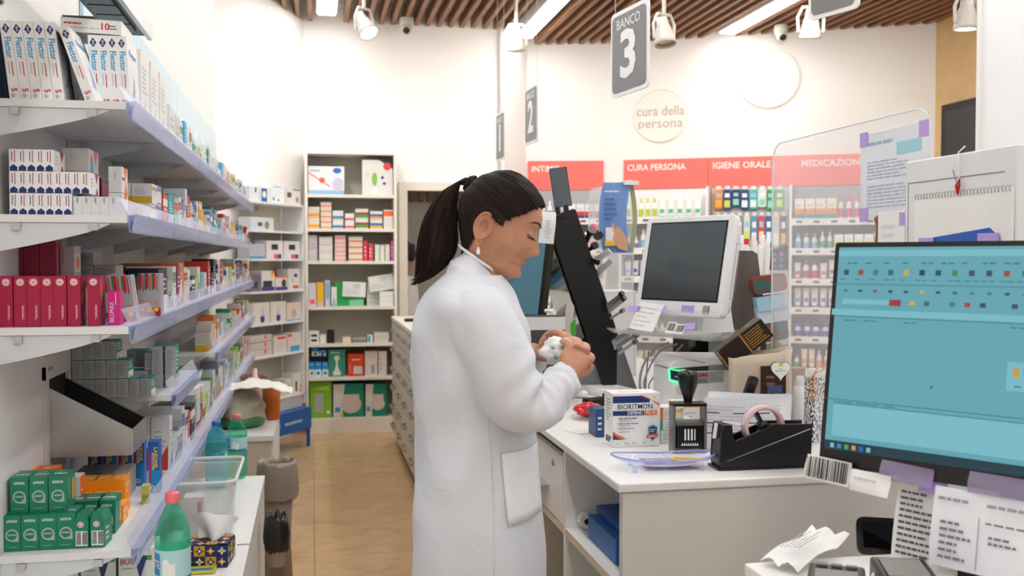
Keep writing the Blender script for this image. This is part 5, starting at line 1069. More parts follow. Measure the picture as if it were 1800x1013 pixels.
# standing sheaf of papers
PAP = mat('office_paper', (.80, .81, .86), .7)
p = onz(1243, 792, CT)
for k in range(7):
    b = MB(); rows_ = []
    for i in range(8):
        u = i/7; x = .0+.25*u; y = .012*k+.05*u-.025*math.sin(u*2.5)*(1 if k < 5 else .4); row = []
        for j in range(7):
            v = j/6; row.append(Vector((x+.018*v+.006*(k-3)*v, y+.02*v+.006*math.sin(3*v+k), (.128-.012*u)*v*(1-.04*math.sin(u*3+k))-(.0 if j else 0)+.003)))
        rows_.append(row)
    b.grid(rows_, PAP)
    o0, o1, o2 = rows_[1][3], rows_[6][3], rows_[1][6]
    for q_ in range(9):
        v0 = .30+.066*q_; 
        for i in range(1, 7):
            if (q_*5+i*3) % 4 == 0: continue
            a_, b_, c_, d_ = rows_[i-1][0].lerp(rows_[i-1][6], v0), rows_[i][0].lerp(rows_[i][6], v0), rows_[i][0].lerp(rows_[i][6], v0+.022), rows_[i-1][0].lerp(rows_[i-1][6], v0+.022)
            off = Vector((0, -.0012-.0095*0, 0)); b.add([a_+off-Vector((0, .004, 0)), b_+off-Vector((0, .004, 0)), c_+off-Vector((0, .004, 0)), d_+off-Vector((0, .004, 0))], [(0, 1, 2, 3)], INK if q_ % 3 == 0 and k == 0 else GREYL) if k == 0 else None
    put(b.mesh('sheet'), 'paper_sheet', (p.x+.002*k, p.y, CT), f'printed white sheet, {ORD[k]} from the front of the sheaf behind the tape dispenser', 'paper', 'printed sheets standing behind the tape dispenser')
# label printer
p = at(1182, 745, 2.92); p = Vector((p.x, p.y, CT)); t = thing('label_printer', p, 'white label printer with a green-lit display and a sticker on its side', 'printer')
PW = mat('printer_white', (.82, .82, .83), .3)
w, d, h = .215, .17, .165
o = MB().prism([(0, 0), (w, 0), (w, h), (0, h-.012)], 0, d, PW).build('body', t); smooth_mod(o, 0, .004)
b = MB(); b.prism([(-.006, h-.008), (w+.003, h+.004), (w+.003, h+.02), (.03, h+.026), (-.01, h+.008)], -.004, d+.002, PW); o = b.build('cover', t); smooth_mod(o, 0, .004)
MB().bx(.04, w-.002, -.0012, -.0002, h-.016, h+.001, INK).build('slot', t)
GRN = mat('green_led_ring', (.05, .9, .25), .4, emit=2.5, noise_amt=0)
b = MB(); b.prism([(-.012, h-.042), (.028, h-.052), (.045, h-.018), (-.014, h-.006)], -.005, -.0002, GRN); b.prism([(-.008, h-.038), (.026, h-.047), (.040, h-.021), (-.010, h-.010)], -.0065, -.005, cm('16323a')); b.deco((-.008, -.0067, h-.038), (.04, 0, -.004), (0, 0, .02), [('s', .3, .3, .8, .7, 1, cm('9adcd8'))]); b.build('display', t)
b = MB(); b.deco((.06, -.0003, h-.055), (.1, 0, .004), (0, 0, .034), [('r', 0, 0, 1, 1, cm('9a9a9c')), ('t', 'SISMA', .33, .72, .42, RED, {'width': .36, 'bold': .03}), ('p', [(.02, .6), (.12, .75), (.22, .6), (.12, .5)], INK), ('s', .55, .1, .95, .9, 5, INK), ('s', .05, .1, .5, .4, 3, INK)]); b.build('sticker', t)
b = MB(); b.deco((.012, -.0003, h-.085), (.026, 0, 0), (0, 0, .028), [('o', .5, .5, .45, .1, cm('e08a9a')), ('s', .25, .35, .75, .7, 2, cm('e08a9a'))]); b.build('seal', t)
MB().tube([(.03, -.003, h+.022), (.1, -.0045, h+.008)], .0012, GREYM, n=5).build('cable', t)
# till screen on an acrylic riser
p = at(1200, 467, 2.95); RZM = -R(65)
t = thing('till_monitor', (p.x, p.y, 0), 'white touch till monitor with a dark screen, turned away on the acrylic riser', 'monitor', rz=RZM)
MWH = mat('till_white', (.80, .80, .82), .35); SCRD = bpy.data.materials.new('dark_screen'); SCRD.use_nodes = True; bs = SCRD.node_tree.nodes['Principled BSDF']; bs.inputs['Base Color'].default_value = (.045, .052, .052, 1); bs.inputs['Roughness'].default_value = .16; bs.inputs['Coat Weight'].default_value = .5
cz = p.z; Mt = Matrix.Translation((0, 0, cz)) @ Matrix.Rotation(R(-11), 4, 'X')
o = MB(Mt).rbox((0, .012, 0), (.355, .024, .30), .014, MWH, axis='y').rbox((0, .035, 0), (.33, .03, .27), .02, MWH, axis='y').build('housing', t); smooth_mod(o, 0, .003)
MB(Mt).bx(-.15, .15, -.0018, -.0005, -.102, .128, SCRD).build('screen', t)
MB(Mt).bx(-.155, .155, -.0008, .0, -.107, .133, BLACK).build('bezel', t)
MB(Mt).deco((.1775, .02, -.09), (0, .02, 0), (0, 0, .16), [('o', .5, .5, .0, 0, BLACK)] and [('r', .05, 0, .12, 1, GREYM), ('r', .85, 0, .95, 1, GREYM), ('r', .05, .0, .9, .01, GREYM), ('r', .05, .99, .9, 1, GREYM)]).build('port_cover', t)
MB(Mt).deco((.0, -.0006, .136), (.02, 0, 0), (0, 0, .008), [('c', .2, .5, .08, INK), ('c', .6, .5, .06, INK)]).build('sensor', t)
zr = 1.195
MB().prism([(.04, cz-.08), (.12, cz-.02), (.16, zr+.004), (-.06, zr+.004), (-.06, zr+.012), (.02, zr+.014)], -.06, .06, MWH, plane='yz').build('stand', t)
t = thing('acrylic_riser', (p.x, p.y, 0), 'clear acrylic riser carrying the white till monitor, with notes taped to its front', 'stand', rz=RZM)
ACS = clear('riser_acrylic', (.62, .62, .62), .09, .05, (.95, .96, .96), .35)
MB().bx(-.20, .185, -.09, .13, zr-.004, zr+.003, ACS).build('shelf', t)
for s in (-.196, .180): MB().bx(s-.003, s+.003, -.08, .12, CT, zr-.004, ACS).build('leg', t)
Ml = Matrix.Translation((0, -.09, zr)) @ Matrix.Rotation(R(-28), 4, 'X')
MB(Ml).bx(-.20, .20, -.002, .002, .0, .085, ACS).bx(-.205, .205, -.03, .002, -.003, 0, ACS).build('front_lip', t)
def sticker(name, x0, x1, z0, z1, items, base, rot=0, lab=None):
    b = MB(Ml @ Matrix.Translation((0, -.003, 0)) @ Matrix.Rotation(rot, 4, 'Y')); b.bx(x0, x1, -.0006, 0, z0, z1, base); b.deco((x0, -.0007, z0), (x1-x0, 0, 0), (0, 0, z1-z0), items); o = b.build(name, t)
    if lab: o['label'] = lab
sticker('taped_note', -.14, -.035, .005, .095, [('s', .1, .1, .9, .9, 5, cm('c8c8d0'))], OFFW, R(4)); sticker('purple_tape', -.175, -.12, .07, .09, [], LILAC); sticker('purple_tape', -.06, -.015, .075, .095, [], LILAC); sticker('purple_tape', .085, .125, .015, .035, [], LILAC, R(-6))
sticker('barcode_label', .015, .05, .008, .045, [('b', .08, .25, .92, .9, INK)], OFFW); sticker('barcode_label', .052, .085, .008, .04, [('b', .08, .25, .92, .9, INK)], OFFW)
b = MB(Mt); b.deco((.10, -.0003, -.147), (.032, 0, 0), (0, 0, .034), [('r', 0, 0, 1, 1, OFFW), ('b', .08, .15, .92, .9, INK)]); b.build('barcode_label', t); b = MB(Mt); b.deco((-.16, -.0003, -.145), (.05, 0, 0), (0, 0, .02), [('r', 0, 0, 1, 1, LILAC)]); b.build('purple_tape', t)
b = MB(Mt); b.deco((.02, -.0003, -.14), (.05, 0, 0), (0, 0, .022), [('r', 0, 0, 1, 1, LILAC)]); b.build('purple_tape', t)
# black box under the riser
p2 = at(1245, 640, 3.26); put(pack(.17, .12, .10, BLACK, [('r', .05, .1, .9, .9, BLACKG), ('s', .5, .2, .8, .3, 1, GREYM), ('r', .05, .93, .9, 1, cm('4a90b0'))]), 'receipt_printer', (p2.x, p2.y+.04, 1.07), 'gloss black box standing under the acrylic riser', 'printer')
put(pack(.19, .14, .128, cm('8c8c90')), 'receipt_unit', (p2.x, p2.y+.04, CT), 'grey metal base under the gloss black box', 'device')
# cables behind the riser
CAB = mat('grey_cable', (.28, .28, .29), .4); CABD = mat('dark_cable', (.04, .04, .04), .4)
def cable(pts, r, m, lab, D0=None):
    P_ = [at(*q) if len(q) == 3 else Vector(q) for q in pts]; Q = []
    for i in range(len(P_)-1):
        p0, p1, p2_, p3 = P_[max(i-1, 0)], P_[i], P_[i+1], P_[min(i+2, len(P_)-1)]
        for j in range(6):
            s = j/6; Q.append(.5*((2*p1)+(p2_-p0)*s+(2*p0-5*p1+4*p2_-p3)*s*s+(-p0+3*p1-3*p2_+p3)*s**3))
    Q.append(P_[-1]); Q = [Vector((v.x, v.y, max(v.z, CT+r))) for v in Q]
    return tag(MB().tube(Q, r, m, n=7).build('cable'), lab, 'cable')
cable([(1176, 603, 3.0), (1150, 615, 3.02), (1128, 650, 3.05), (1128, 690, 3.08), (1160, 702, 3.1)], .004, CAB, 'grey cable looping down from the till monitor, the outermost one')
cable([(1190, 605, 3.0), (1160, 618, 3.02), (1140, 650, 3.05), (1132, 680, 3.08), (1150, 694, 3.1)], .003, CAB, 'thinner grey cable hanging inside the outer cable loop')
cable([(1140, 618, 3.1), (1137, 650, 3.1), (1134, 690, 3.1)], .002, CABD, 'thin dark cable hanging straight down under the riser')
cable([(1200, 606, 3.1), (1165, 645, 3.12), (1140, 680, 3.15), (1165, 700, 3.2)], .0025, CAB, 'grey cable crossing behind the other cable loops')
# leaflet holder, tubes, leaflets
SMK = clear('smoked_acrylic', (.13, .11, .10), .66, .10, (.6, .55, .5), .3)
t = thing('leaflet_holder', at(1305, 600, 3.15), 'smoked brown acrylic leaflet holder behind the till monitor', 'holder', rz=R(-18))
z0 = t.location.z-CT
MB().prism([(-.075, -z0), (.09, -z0), (.06, .16), (.045, .275), (.03, .285), (-.04, .287), (-.055, .275)], 0, .006, SMK).build('front_plate', t); MB().bx(-.07, .08, .006, .12, -z0, -z0+.006, SMK).build('base_plate', t)
MB().bx(-.035, .01, -.001, 0, -.02, .035, GREYM).build('sticker', t)
TUBW = mat('white_tube', (.84, .84, .84), .3)
for k in range(9):
    q = at(1290+(k % 5)*12.5+3*(k//5), 600, 3.32+.06*(k//5)); hh = .32+.02*((k*7) % 3)
    b = MB(); b.lathe([(.009, 0), (.0105, .01), (.0105, hh-.03), (.008, hh-.02), (.008, hh), (.001, hh)], TUBW if k != 0 else TUBW, n=12)
    if k == 1: b.lathe([(.0085, hh-.018), (.0085, hh+.001), (.001, hh+.001)], RED, n=12)
    put(b.mesh('tube'), 'white_tube', (q.x, q.y, q.z), f'tall white tube, {ORD[k]} in the cluster behind the smoked leaflet holder', 'tube', 'white tubes behind the leaflet holder', rot=(0, R(3), 0))
q = at(1310, 600, 3.35); put(pack(.16, .11, q.z-CT-.002, cm('b8b8ba'), name='b'), 'tube_box', (q.x, q.y+.01, CT), 'pale box carrying the cluster of white tubes', 'box', rz=0)
for k, (px, py, w_, h_, hx, hx2, l) in enumerate(((1362, 600, .095, .075, '2a5a58', '8a4a34', 'teal and brown rounded leaflet card, lowest right of the smoked holder'), (1362, 567, .10, .05, 'c4d0dc', 'a8bccc', 'pale blue carton pair right of the smoked holder'), (1358, 545, .09, .045, '9ac4dc', 'b8d8e8', 'sky blue carton right of the smoked holder, above the pale pair'), (1356, 515, .105, .055, '7a3a28', '1f5a58', 'brown and teal rounded leaflet card, topmost right of the smoked holder'))):
    q = at(px, py, 3.12-.01*k); b = MB(); b.rbox((0, .03, h_/2), (w_, .06, h_), .014 if k in (0, 3) else .002, cm(hx), axis='y'); b.deco((-w_/2+.004, -.0002, .004), (w_-.008, 0, 0), (0, 0, h_-.008), [('p', [(0, 0), (.7, 0), (.5, .7), (.0, .9)], cm(hx2)), ('s', .1, .1, .6, .4, 2, cm(hx))] if k in (0, 3) else [('r', .47, 0, .49, 1, GREYM)])
    put(b.mesh('c'), 'leaflet_card', q, l, 'leaflet', rot=(0, R(-9), R(-10)))
q = at(1362, 600, 3.14); put(pack(.10, .05, q.z-CT-.012, cm('9a9a90'), name='b'), 'leaflet_stand', (q.x, q.y+.03, CT), 'low grey stand under the stacked leaflet cards', 'stand', rz=R(-10))
# tote bag, dark boxes, heart tag
TOTE = mat('beige_canvas', (.64, .54, .42), .85, bump=.3, nscale=120)
q = at(1335, 700, 2.78); t = thing('tote_bag', (q.x, q.y, CT), 'beige canvas bag with dark boxes sticking out, behind the label printer', 'bag', rz=R(-12))
rows_ = []
for (s, z) in ((.9, 0), (1.0, .03), (1.02, .12), (.98, .19), (1.0, .218)):
    rows_.append([Vector(((.082*s)*(abs(math.cos(a))**.6)*(1 if math.cos(a) > 0 else -1)+.004*math.sin(5*a+z*40), (.045*s)*(abs(math.sin(a))**.6)*(1 if math.sin(a) > 0 else -1), z+(.015*math.cos(a) if z > .18 else 0))) for a in [2*PI*k/32 for k in range(32)]])
b = MB(); b.grid(rows_, TOTE, closed=True); b.add(rows_[0], [tuple(range(31, -1, -1))], TOTE); o = b.build('bag_body', t); o.modifiers.new('s', 'SOLIDIFY').thickness = -.002
DBR = cm('22140c'); GLD = cm('b8862a')
t2 = pack(.155, .07, .06, DBR, [('r', .0, 0, .02, 1, GLD), ('r', .5, 0, .53, 1, GLD), ('s', .56, .1, .97, .9, 7, GLD)], T=[('s', .1, .2, .9, .8, 4, GLD)])
q = at(1322, 612, 2.80); put(t2, 'dark_gift_box', q+Vector((0, .02, -.012)), 'dark brown box with gold lines leaning out of the beige bag', 'box', rot=(0, R(-38), R(-12)))
q = at(1375, 625, 2.95); b = MB(); blob((0, 0, 0), .03, .03, .055, cm('6a5a14'), 4, .3, 12, b); put(b.mesh('f'), 'olive_pouch', q+Vector((0, .03, -.02)), 'olive green pouch behind the beige bag', 'pouch')
q = at(1357, 697, 2.74); put(pack(.068, .03, .185, cm('2e1810'), [('r', .55, .45, .68, .64, cm('d0701c')), ('r', .25, .6, .85, .72, cm('4a5a80')), ('s', .2, .7, .6, .9, 2, cm('8a6a4a'))]), 'dark_pouch_box', (q.x, q.y+.0, CT), 'dark brown carton with an orange mark in front of the beige bag', 'carton', rz=R(-10))
q = at(1393, 700, 2.9); put(pack(.075, .05, .160, cm('8a6248'), [('s', .1, .55, .9, .75, 3, cm('5a3a28'))]), 'kraft_box', (q.x, q.y+.02, CT), 'brown kraft box behind the heart-shaped tag', 'box')
q = at(1372, 651, 2.60); hp = []
for k in range(28):
    a = 2*PI*k/28; hp.append((.0018*16*math.sin(a)**3, .0018*(13*math.cos(a)-5*math.cos(2*a)-2*math.cos(3*a)-math.cos(4*a))))
b = MB(); b.prism(hp, -.001, .001, INK); b.prism([(x*.94, z*.94) for x, z in hp], -.0018, -.001, OFFW); b.deco((-.02, -.002, -.02), (.04, 0, 0), (0, 0, .04), [('r', .3, .72, .72, .80, cm('d8d83a')), ('s', .35, .56, .65, .62, 1, INK), ('s', .1, .42, .9, .48, 1, INK)]); b.bx(-.002, .002, .001, .02, -.01, .0, OFFW)
put(b.mesh('h'), 'heart_tag', q, 'white heart-shaped card tag hanging in front of the bag', 'tag')
q = at(1308, 695, 2.72); b = MB(); b.rbox((0, 0, .042), (.024, .016, .084), .008, BLACK, axis='y'); b.rbox((0, -.0085, .044), (.018, .001, .070), .006, BLACKG, axis='y')
put(b.mesh('p'), 'cordless_handset', (q.x, q.y, CT+.078), 'black cordless handset leaning beside the label printer', 'phone', rot=(0, R(20), 0)); q = at(1306, 698, 2.72); put(pack(.05, .05, .078, BLACK), 'phone_cradle', (q.x, q.y, CT), 'black cradle under the cordless handset', 'cradle')
q = at(1325, 694, 2.62); b = MB(); b.lathe([(.012, 0), (.013, .01), (.013, .105), (.011, .112), (.001, .114)], cm('f0781c'), n=16); put(b.mesh('o'), 'orange_tube', (q.x, q.y, CT), 'small orange tube end showing beside the handset', 'tube')
q = at(1406, 700, 2.75); t = thing('spray_bottle', (q.x, q.y, CT), 'small white pump bottle right of the heart tag', 'bottle'); MB().lathe([(.018, 0), (.021, .005), (.021, .11), (.017, .125), (.012, .13)], OFFW, n=18).build('bottle_body', t); MB().lathe([(.014, .125), (.014, .14), (.010, .155), (.001, .156)], clear('pump_cap', (.9, .9, .92), .6, .2), n=16).build('cap', t)
q = at(1432, 760, 2.62); t = thing('patterned_vase', (q.x, q.y, CT), 'black and white speckled holder with an orange cord at the screen edge', 'holder')
VZ = bpy.data.materials.new('black_white_speckle'); VZ.use_nodes = True; nt = VZ.node_tree; bs = nt.nodes['Principled BSDF']; tc = nt.nodes.new('ShaderNodeTexCoord'); mp = nt.nodes.new('ShaderNodeMapping'); mp.inputs['Scale'].default_value = (1, 1, .5); nz = nt.nodes.new('ShaderNodeTexNoise'); nz.inputs['Scale'].default_value = 260; rp = nt.nodes.new('ShaderNodeValToRGB'); rp.color_ramp.interpolation = 'CONSTANT'; rp.color_ramp.elements[1].position = .5; rp.color_ramp.elements[0].color = (.02, .02, .02, 1); rp.color_ramp.elements[1].color = (.8, .8, .8, 1)
nt.links.new(tc.outputs['Object'], mp.inputs[0]); nt.links.new(mp.outputs[0], nz.inputs[0]); nt.links.new(nz.outputs['Fac'], rp.inputs[0]); nt.links.new(rp.outputs[0], bs.inputs['Base Color'])
MB().rbox((0, 0, .085), (.045, .045, .17), .01, VZ).build('holder_body', t); MB().rbox((0, 0, .18), (.04, .02, .02), .008, OFFW).build('top', t)
OCORD = cm('c8802a'); MB().tube([(-.02, -.03, .10), (-.032, -.03, .16), (-.01, -.03, .195), (.02, -.03, .20), (.03, -.03, .15), (.0, -.032, .12), (-.022, -.03, .14), (-.02, -.03, .18), (.01, -.03, .192)], .0018, OCORD, n=6).build('orange_cord', t)
# keyboard, scanner, red plate, slips
KBW = mat('keyboard_white', (.78, .78, .78), .5)
q = onz(1062, 684, CT); t = thing('keyboard', (q.x-.02, q.y-.10, CT), 'white keyboard at the foot of the tilted black screen', 'keyboard', rz=R(-78))
MB().rbox((0, 0, .008), (.38, .15, .014), .01, KBW).build('case', t)
b = MB()
for r in range(5):
    for c in range(19): b.bx(-.183+.0193*c, -.183+.0193*c+.0165, -.066+.026*r, -.066+.026*r+.022, .015, .021, OFFW)
b.build('keys', t)
q = onz(1050, 714, CT); t = thing('barcode_scanner', (q.x, q.y, CT), 'black handheld scanner lying behind the BIORITMON carton', 'scanner', rz=R(20))
o = MB().rbox((0, 0, .014), (.10, .045, .024), .012, BLACK).build('body', t); smooth_mod(o, 0, .004); MB().rbox((.06, .0, .018), (.05, .06, .034), .015, BLACK).build('head', t); cable([(q.x-.05, q.y, CT+.01), (q.x-.02, q.y+.12, CT+.004), (q.x+.12, q.y+.2, CT+.004)], .003, CABD, 'black scanner cable on the counter')
q = onz(1035, 737, CT); t = thing('glass_dish', (q.x, q.y, CT), 'clear round dish holding a bright red cellophane bundle', 'dish')
MB().lathe([(.001, .002), (.045, .002), (.055, .007), (.055, .009), (.045, .004), (.001, .004)], ACS, n=28, cap=False).build('dish', t)
b = MB(); blob((0, 0, .022), .038, .028, .022, mat('red_cellophane', (.62, .01, .012), .12, coat=.8), 7, .5, 20, b); put(b.mesh('r'), 'red_bundle', (q.x, q.y, CT+.004), 'bright red shiny bundle on the round dish', 'bundle')
q = onz(1035, 757, CT); b = MB(); b.bx(-.06, .06, -.04, .04, 0, .0006, OFFW); b.deco((-.06, -.04, .0007), (.12, 0, 0), (0, .08, 0), [('s', .1, .2, .9, .8, 3, cm('d0d0d0'))]); put(b.mesh('n'), 'paper_slip', (q.x, q.y, CT), 'white paper slip lying left of the BIORITMON carton', 'paper', rz=R(20))
q = onz(1010, 700, CT); t = thing('crumpled_tissue_pack', (q.x+.02, q.y+.0, CT), 'small white crumpled packet beside the keyboard', 'packet'); blob((0, 0, .012), .03, .02, .012, OFFW, 3, .4, 12).build('packet', t)
# ================================================================ tilted black screen (second till) and what hangs on it
lean = math.atan2(98, 305)
q = at(1086, 683, 3.62); RB = q-Vector((0, 0, 0)); Mx = Matrix.Translation((0, 0, 0)) @ Matrix.Rotation(-lean*1.10, 4, 'Y')
t = thing('tilted_screen', (q.x+.025, q.y, CT), 'tall gloss black screen unit leaning towards the woman, seen from its edge', 'screen')
o = MB(Mx).rbox((-.012, .0, .335), (.115, .010, .70), .01, BLACK, axis='y').bx(-.067, .043, -.004, .36, -.002, .68, BLACK).build('housing', t); smooth_mod(o, 0, .003)
MB(Mx).bx(-.0745, -.0672, .012, .34, .16, .66, BLACKG).build('display', t)
MB().prism([(-.16, 0), (-.02, 0), (-.06, .16), (-.10, .17)], .02, .30, mat('stand_grey', (.22, .23, .25), .4)).build('stand', t); MB().bx(-.19, .03, .0, .34, 0, .012, BLACK).build('base', t)
MB().bx(-.21, -.05, .05, .30, .17, .185, BLACK).bx(-.08, -.06, .12, .2, .16, .20, BLACK).build('card_shelf', t)
M2 = Mx @ Matrix.Translation((.012, .03, .69)) @ Matrix.Rotation(lean*.62, 4, 'Y') @ Matrix.Rotation(R(14), 4, 'Z')
MB(M2).bx(-.033, .033, 0, .008, .012, .155, mat('slate_panel', (.085, .10, .115), .3)).bx(.033, .036, 0, .01, .012, .155, BLACK).build('small_top_display', t)
MB(M2).bx(-.03, -.018, -.004, .012, -.012, .016, BLACK).bx(.004, .018, -.004, .012, -.012, .018, BLACK).build('hinge', t)
q2 = at(962, 402, 3.3); a_, c_ = q2+Vector((-.03, .004, .057))-t.location, at(1000, 385, 3.6)-t.location; MB().tube([a_, (a_+c_)/2+Vector((0, 0, .004)), c_], .002, BLACK, n=6).build('note_arm', t)
# receipt hanging by the top
q2 = at(962, 402, 3.3); b = MB(); rows_ = [[Vector((-.026+.0087*u, -.006*math.sin(v*.8), .055-.0175*v)) for u in range(7)] for v in range(7)]; b.grid(rows_, OFFW); b.deco((-.026, -.0075, -.05), (.052, 0, 0), (0, 0, .105), [('s', .35, .15, .8, .75, 7, cm('b8b8c0'))])
put(b.mesh('n'), 'hanging_note', q2, 'white receipt note hanging between the face and the tilted black screen', 'paper', rot=(0, R(4), 0))
# clips, pens and leaflet sheets sticking out of the back
PLATE = clear('leaflet_sleeve', (.75, .75, .75), .6, .1)
def stick(px0, py0, px1, py1, D, r, m, lab, nm='pen', cat='pen', grp='pens and clips on the back of the tilted screen'):
    a, c = at(px0, py0, D), at(px1, py1, D-.05); b = MB(); o0 = (a+c)/2
    b.tube([a-o0, c-o0], r, m, n=8); d = (c-a).normalized(); b.tube([c-o0-d*.012, c-o0+d*.002], r*1.7, BLACK, n=8); put(b.mesh(nm), nm, o0, lab, cat, grp)
for k, a_ in enumerate(((1030, 425, 1040, 405, .010), (1035, 440, 1046, 432, .008), (1037, 452, 1050, 462, .006))): stick(*a_[:4], 3.6, a_[4], BLACK, f'stubby black clip, {ORD[k]} from the top behind the tilted screen', 'clip', 'clip')
for k, a_ in enumerate(((1072, 548, 1098, 524, .006), (1070, 536, 1094, 516, .006), (1074, 560, 1096, 546, .005), (1085, 610, 1120, 588, .007), (1088, 622, 1118, 600, .006), (1082, 598, 1112, 580, .006))): stick(*a_[:4], 3.55, a_[4], SG if k % 2 else CAB, f'grey pen, {ORD[k]} in the fan of pens behind the tilted screen')
def sheet(pts, D, m, lab, t_=.004, its=()):
    P_ = [at(x, y, D+dd) for x, y, dd in pts]; c = sum(P_, Vector())/len(P_); n = (P_[1]-P_[0]).cross(P_[2]-P_[0]).normalized()
    vs = [p-c for p in P_]+[p-c+n*t_ for p in P_]; N_ = len(P_)
    b = MB(); b.add(vs, [tuple(range(N_)), tuple(range(2*N_-1, N_-1, -1))]+[(k, N_+k, N_+(k+1) % N_, (k+1) % N_) for k in range(N_)], m); return put(b.mesh('s'), 'leaflet', c, lab, 'leaflet', 'leaflets fanned behind the tilted screen')
sheet([(1035, 460, 0), (1068, 438, -.1), (1075, 446, -.1), (1038, 472, 0)], 3.65, OFFW, 'pale grey leaflet sticking out high behind the tilted screen')
sheet([(1040, 482, 0), (1072, 455, -.1), (1078, 462, -.1), (1043, 495, 0)], 3.62, cm('c8c8c4'), 'second pale leaflet below the high one behind the tilted screen')
sheet([(1065, 535, 0), (1092, 515, -.1), (1098, 530, -.1), (1070, 552, 0)], 3.6, cm('9a9a98'), 'grey leaflet pack in the middle of the fan behind the tilted screen')
sheet([(1075, 600, 0), (1112, 570, -.1), (1116, 582, -.1), (1080, 616, 0)], 3.6, cm('b4b6b8'), 'silver leaflet pack low in the fan behind the tilted screen')
stick(1042, 398, 1052, 415, 3.9, .012, cm('d84a6a'), 'red pen top above the clips behind the tilted screen', 'pen', 'pen')
# tall white casing behind
q = at(1092, 700, 4.05); z_ = at(1092, 512, 4.05).z; put(pack(.13, .20, z_-CT, cm('e0e0e0'), [('s', .05, .32, .5, .38, 1, cm('5a8ac0')), ('r', .9, 0, .95, 1, cm('c8c8ca'))]), 'printer_casing', (q.x, q.y+.1, CT), 'tall white casing standing behind the tilted screen', 'printer')
# bottles and odds beside the second till
q = at(972, 600, 3.45); t = thing('soap_dispenser', (q.x, q.y, CT), 'white pump dispenser behind the hands of the woman', 'bottle')
hz = at(972, 548, 3.45).z-CT; MB().lathe([(.03, 0), (.032, .01), (.032, hz*.65), (.02, hz*.78), (.012, hz*.85), (.012, hz)], OFFW, n=18).build('bottle_body', t); MB().tube([(0, 0, hz), (-.03, 0, hz+.003)], .006, OFFW).build('pump', t)
q = at(985, 598, 3.3); t = thing('headset', (q.x, q.y, CT+.17), 'round black device with a grey rim behind the hands', 'device'); MB(Matrix.Rotation(R(75), 4, 'X')).lathe([(.001, .012), (.028, .012), (.034, 0), (.028, -.01), (.001, -.012)], BLACK, n=24).build('housing', t); MB(Matrix.Rotation(R(75), 4, 'X')).lathe([(.034, .006), (.038, 0), (.034, -.006)], STEEL, n=24, cap=False).build('rim', t); MB().tube([(0, .0, -.17), (0, 0, -.02)], .008, BLACK).lathe([(.03, -.17), (.03, -.16), (.001, -.16)], BLACK, n=16).build('stand', t)
q = at(1006, 585, 3.5); sheet([(998, 520, 0), (1010, 540, 0), (1004, 590, 0), (990, 580, 0)], 3.5, cm('c8c0b8'), 'beige leaflet standing under the tilted screen'); sheet([(1002, 570, 0), (1012, 560, 0), (1012, 596, 0), (1004, 597, 0)], 3.45, cm('3aa83a'), 'bright green card under the tilted screen')
q = at(950, 600, 3.35); put(pack(.14, .12, at(950, 556, 3.35).z-CT-.0, cm('3a3a3c'), [('r', .0, .85, 1, 1, cm('d0d0d0'))]), 'payment_terminal', (q.x, q.y, CT), 'black and white desk device just behind the hands', 'device')
# monitor of the second workstation
SCT = mat('screen_teal_dim', (.05, .12, .15), .25, emit=.55, noise_amt=.02)
q = at(880, 478, 3.6); t = thing('desktop_monitor', (q.x, q.y, 0), 'black desktop monitor with a dark teal screen behind the chin of the woman', 'monitor', rz=R(-52))
Mt2 = Matrix.Translation((0, 0, q.z)) @ Matrix.Rotation(R(-10), 4, 'X'); MB(Mt2).rbox((0, .015, 0), (.42, .03, .36), .008, BLACK, axis='y').build('housing', t)
MB(Mt2).bx(-.195, .195, -.0015, -.0002, -.15, .165, SCT).build('screen', t); b = MB(Mt2); b.deco((-.195, -.0016, -.15), (.39, 0, 0), (0, 0, .315), [('s', .4, .35, .8, .4, 1, cm('2a5a8a')), ('s', .2, .2, .6, .23, 1, cm('2a4a6a'))]); b.build('screen_text', t)
MB().bx(-.03, .03, .03, .06, CT+.01, q.z-.05, BLACK).bx(-.12, .12, -.08, .12, CT, CT+.012, BLACK).build('stand', t)
# ================================================================ acrylic guards on the customer edge
XG = CX+.63
GZ = 1.743
def guard(y0, y1, lab):
    t = thing('acrylic_guard', (XG, y0, 0), lab, 'guard', 'acrylic sneeze guards on the counter')
    L = y1-y0; r = .05; pts = [(0, CT+.0), (L, CT+.0)]
    for k in range(7): a = PI/2*k/6; pts.append((L-r+r*math.cos(a), GZ-r+r*math.sin(a)))
    for k in range(7): a = PI/2+PI/2*k/6; pts.append((r+r*math.cos(a), GZ-r+r*math.sin(a)))
    MB().prism(pts, 0, .005, ACR, plane='yz').build('pane', t)
    MB().tube([(.0025, a, z) for a, z in pts[1:]]+[(.0025, 0, CT)], .0022, EDGE, n=6).build('polished_edge', t)
    return t
ya, yb = onx(1632, 300, XG).y, onx(1357, 300, XG).y
guard(ya, yb, 'near tall acrylic guard on the counter with a printed sheet taped to it')
yc, yd = onx(1112, 400, XG).y, onx(1034, 400, XG).y
guard(yc, yd, 'far acrylic guard on the counter with a blue leaflet hanging at its end')
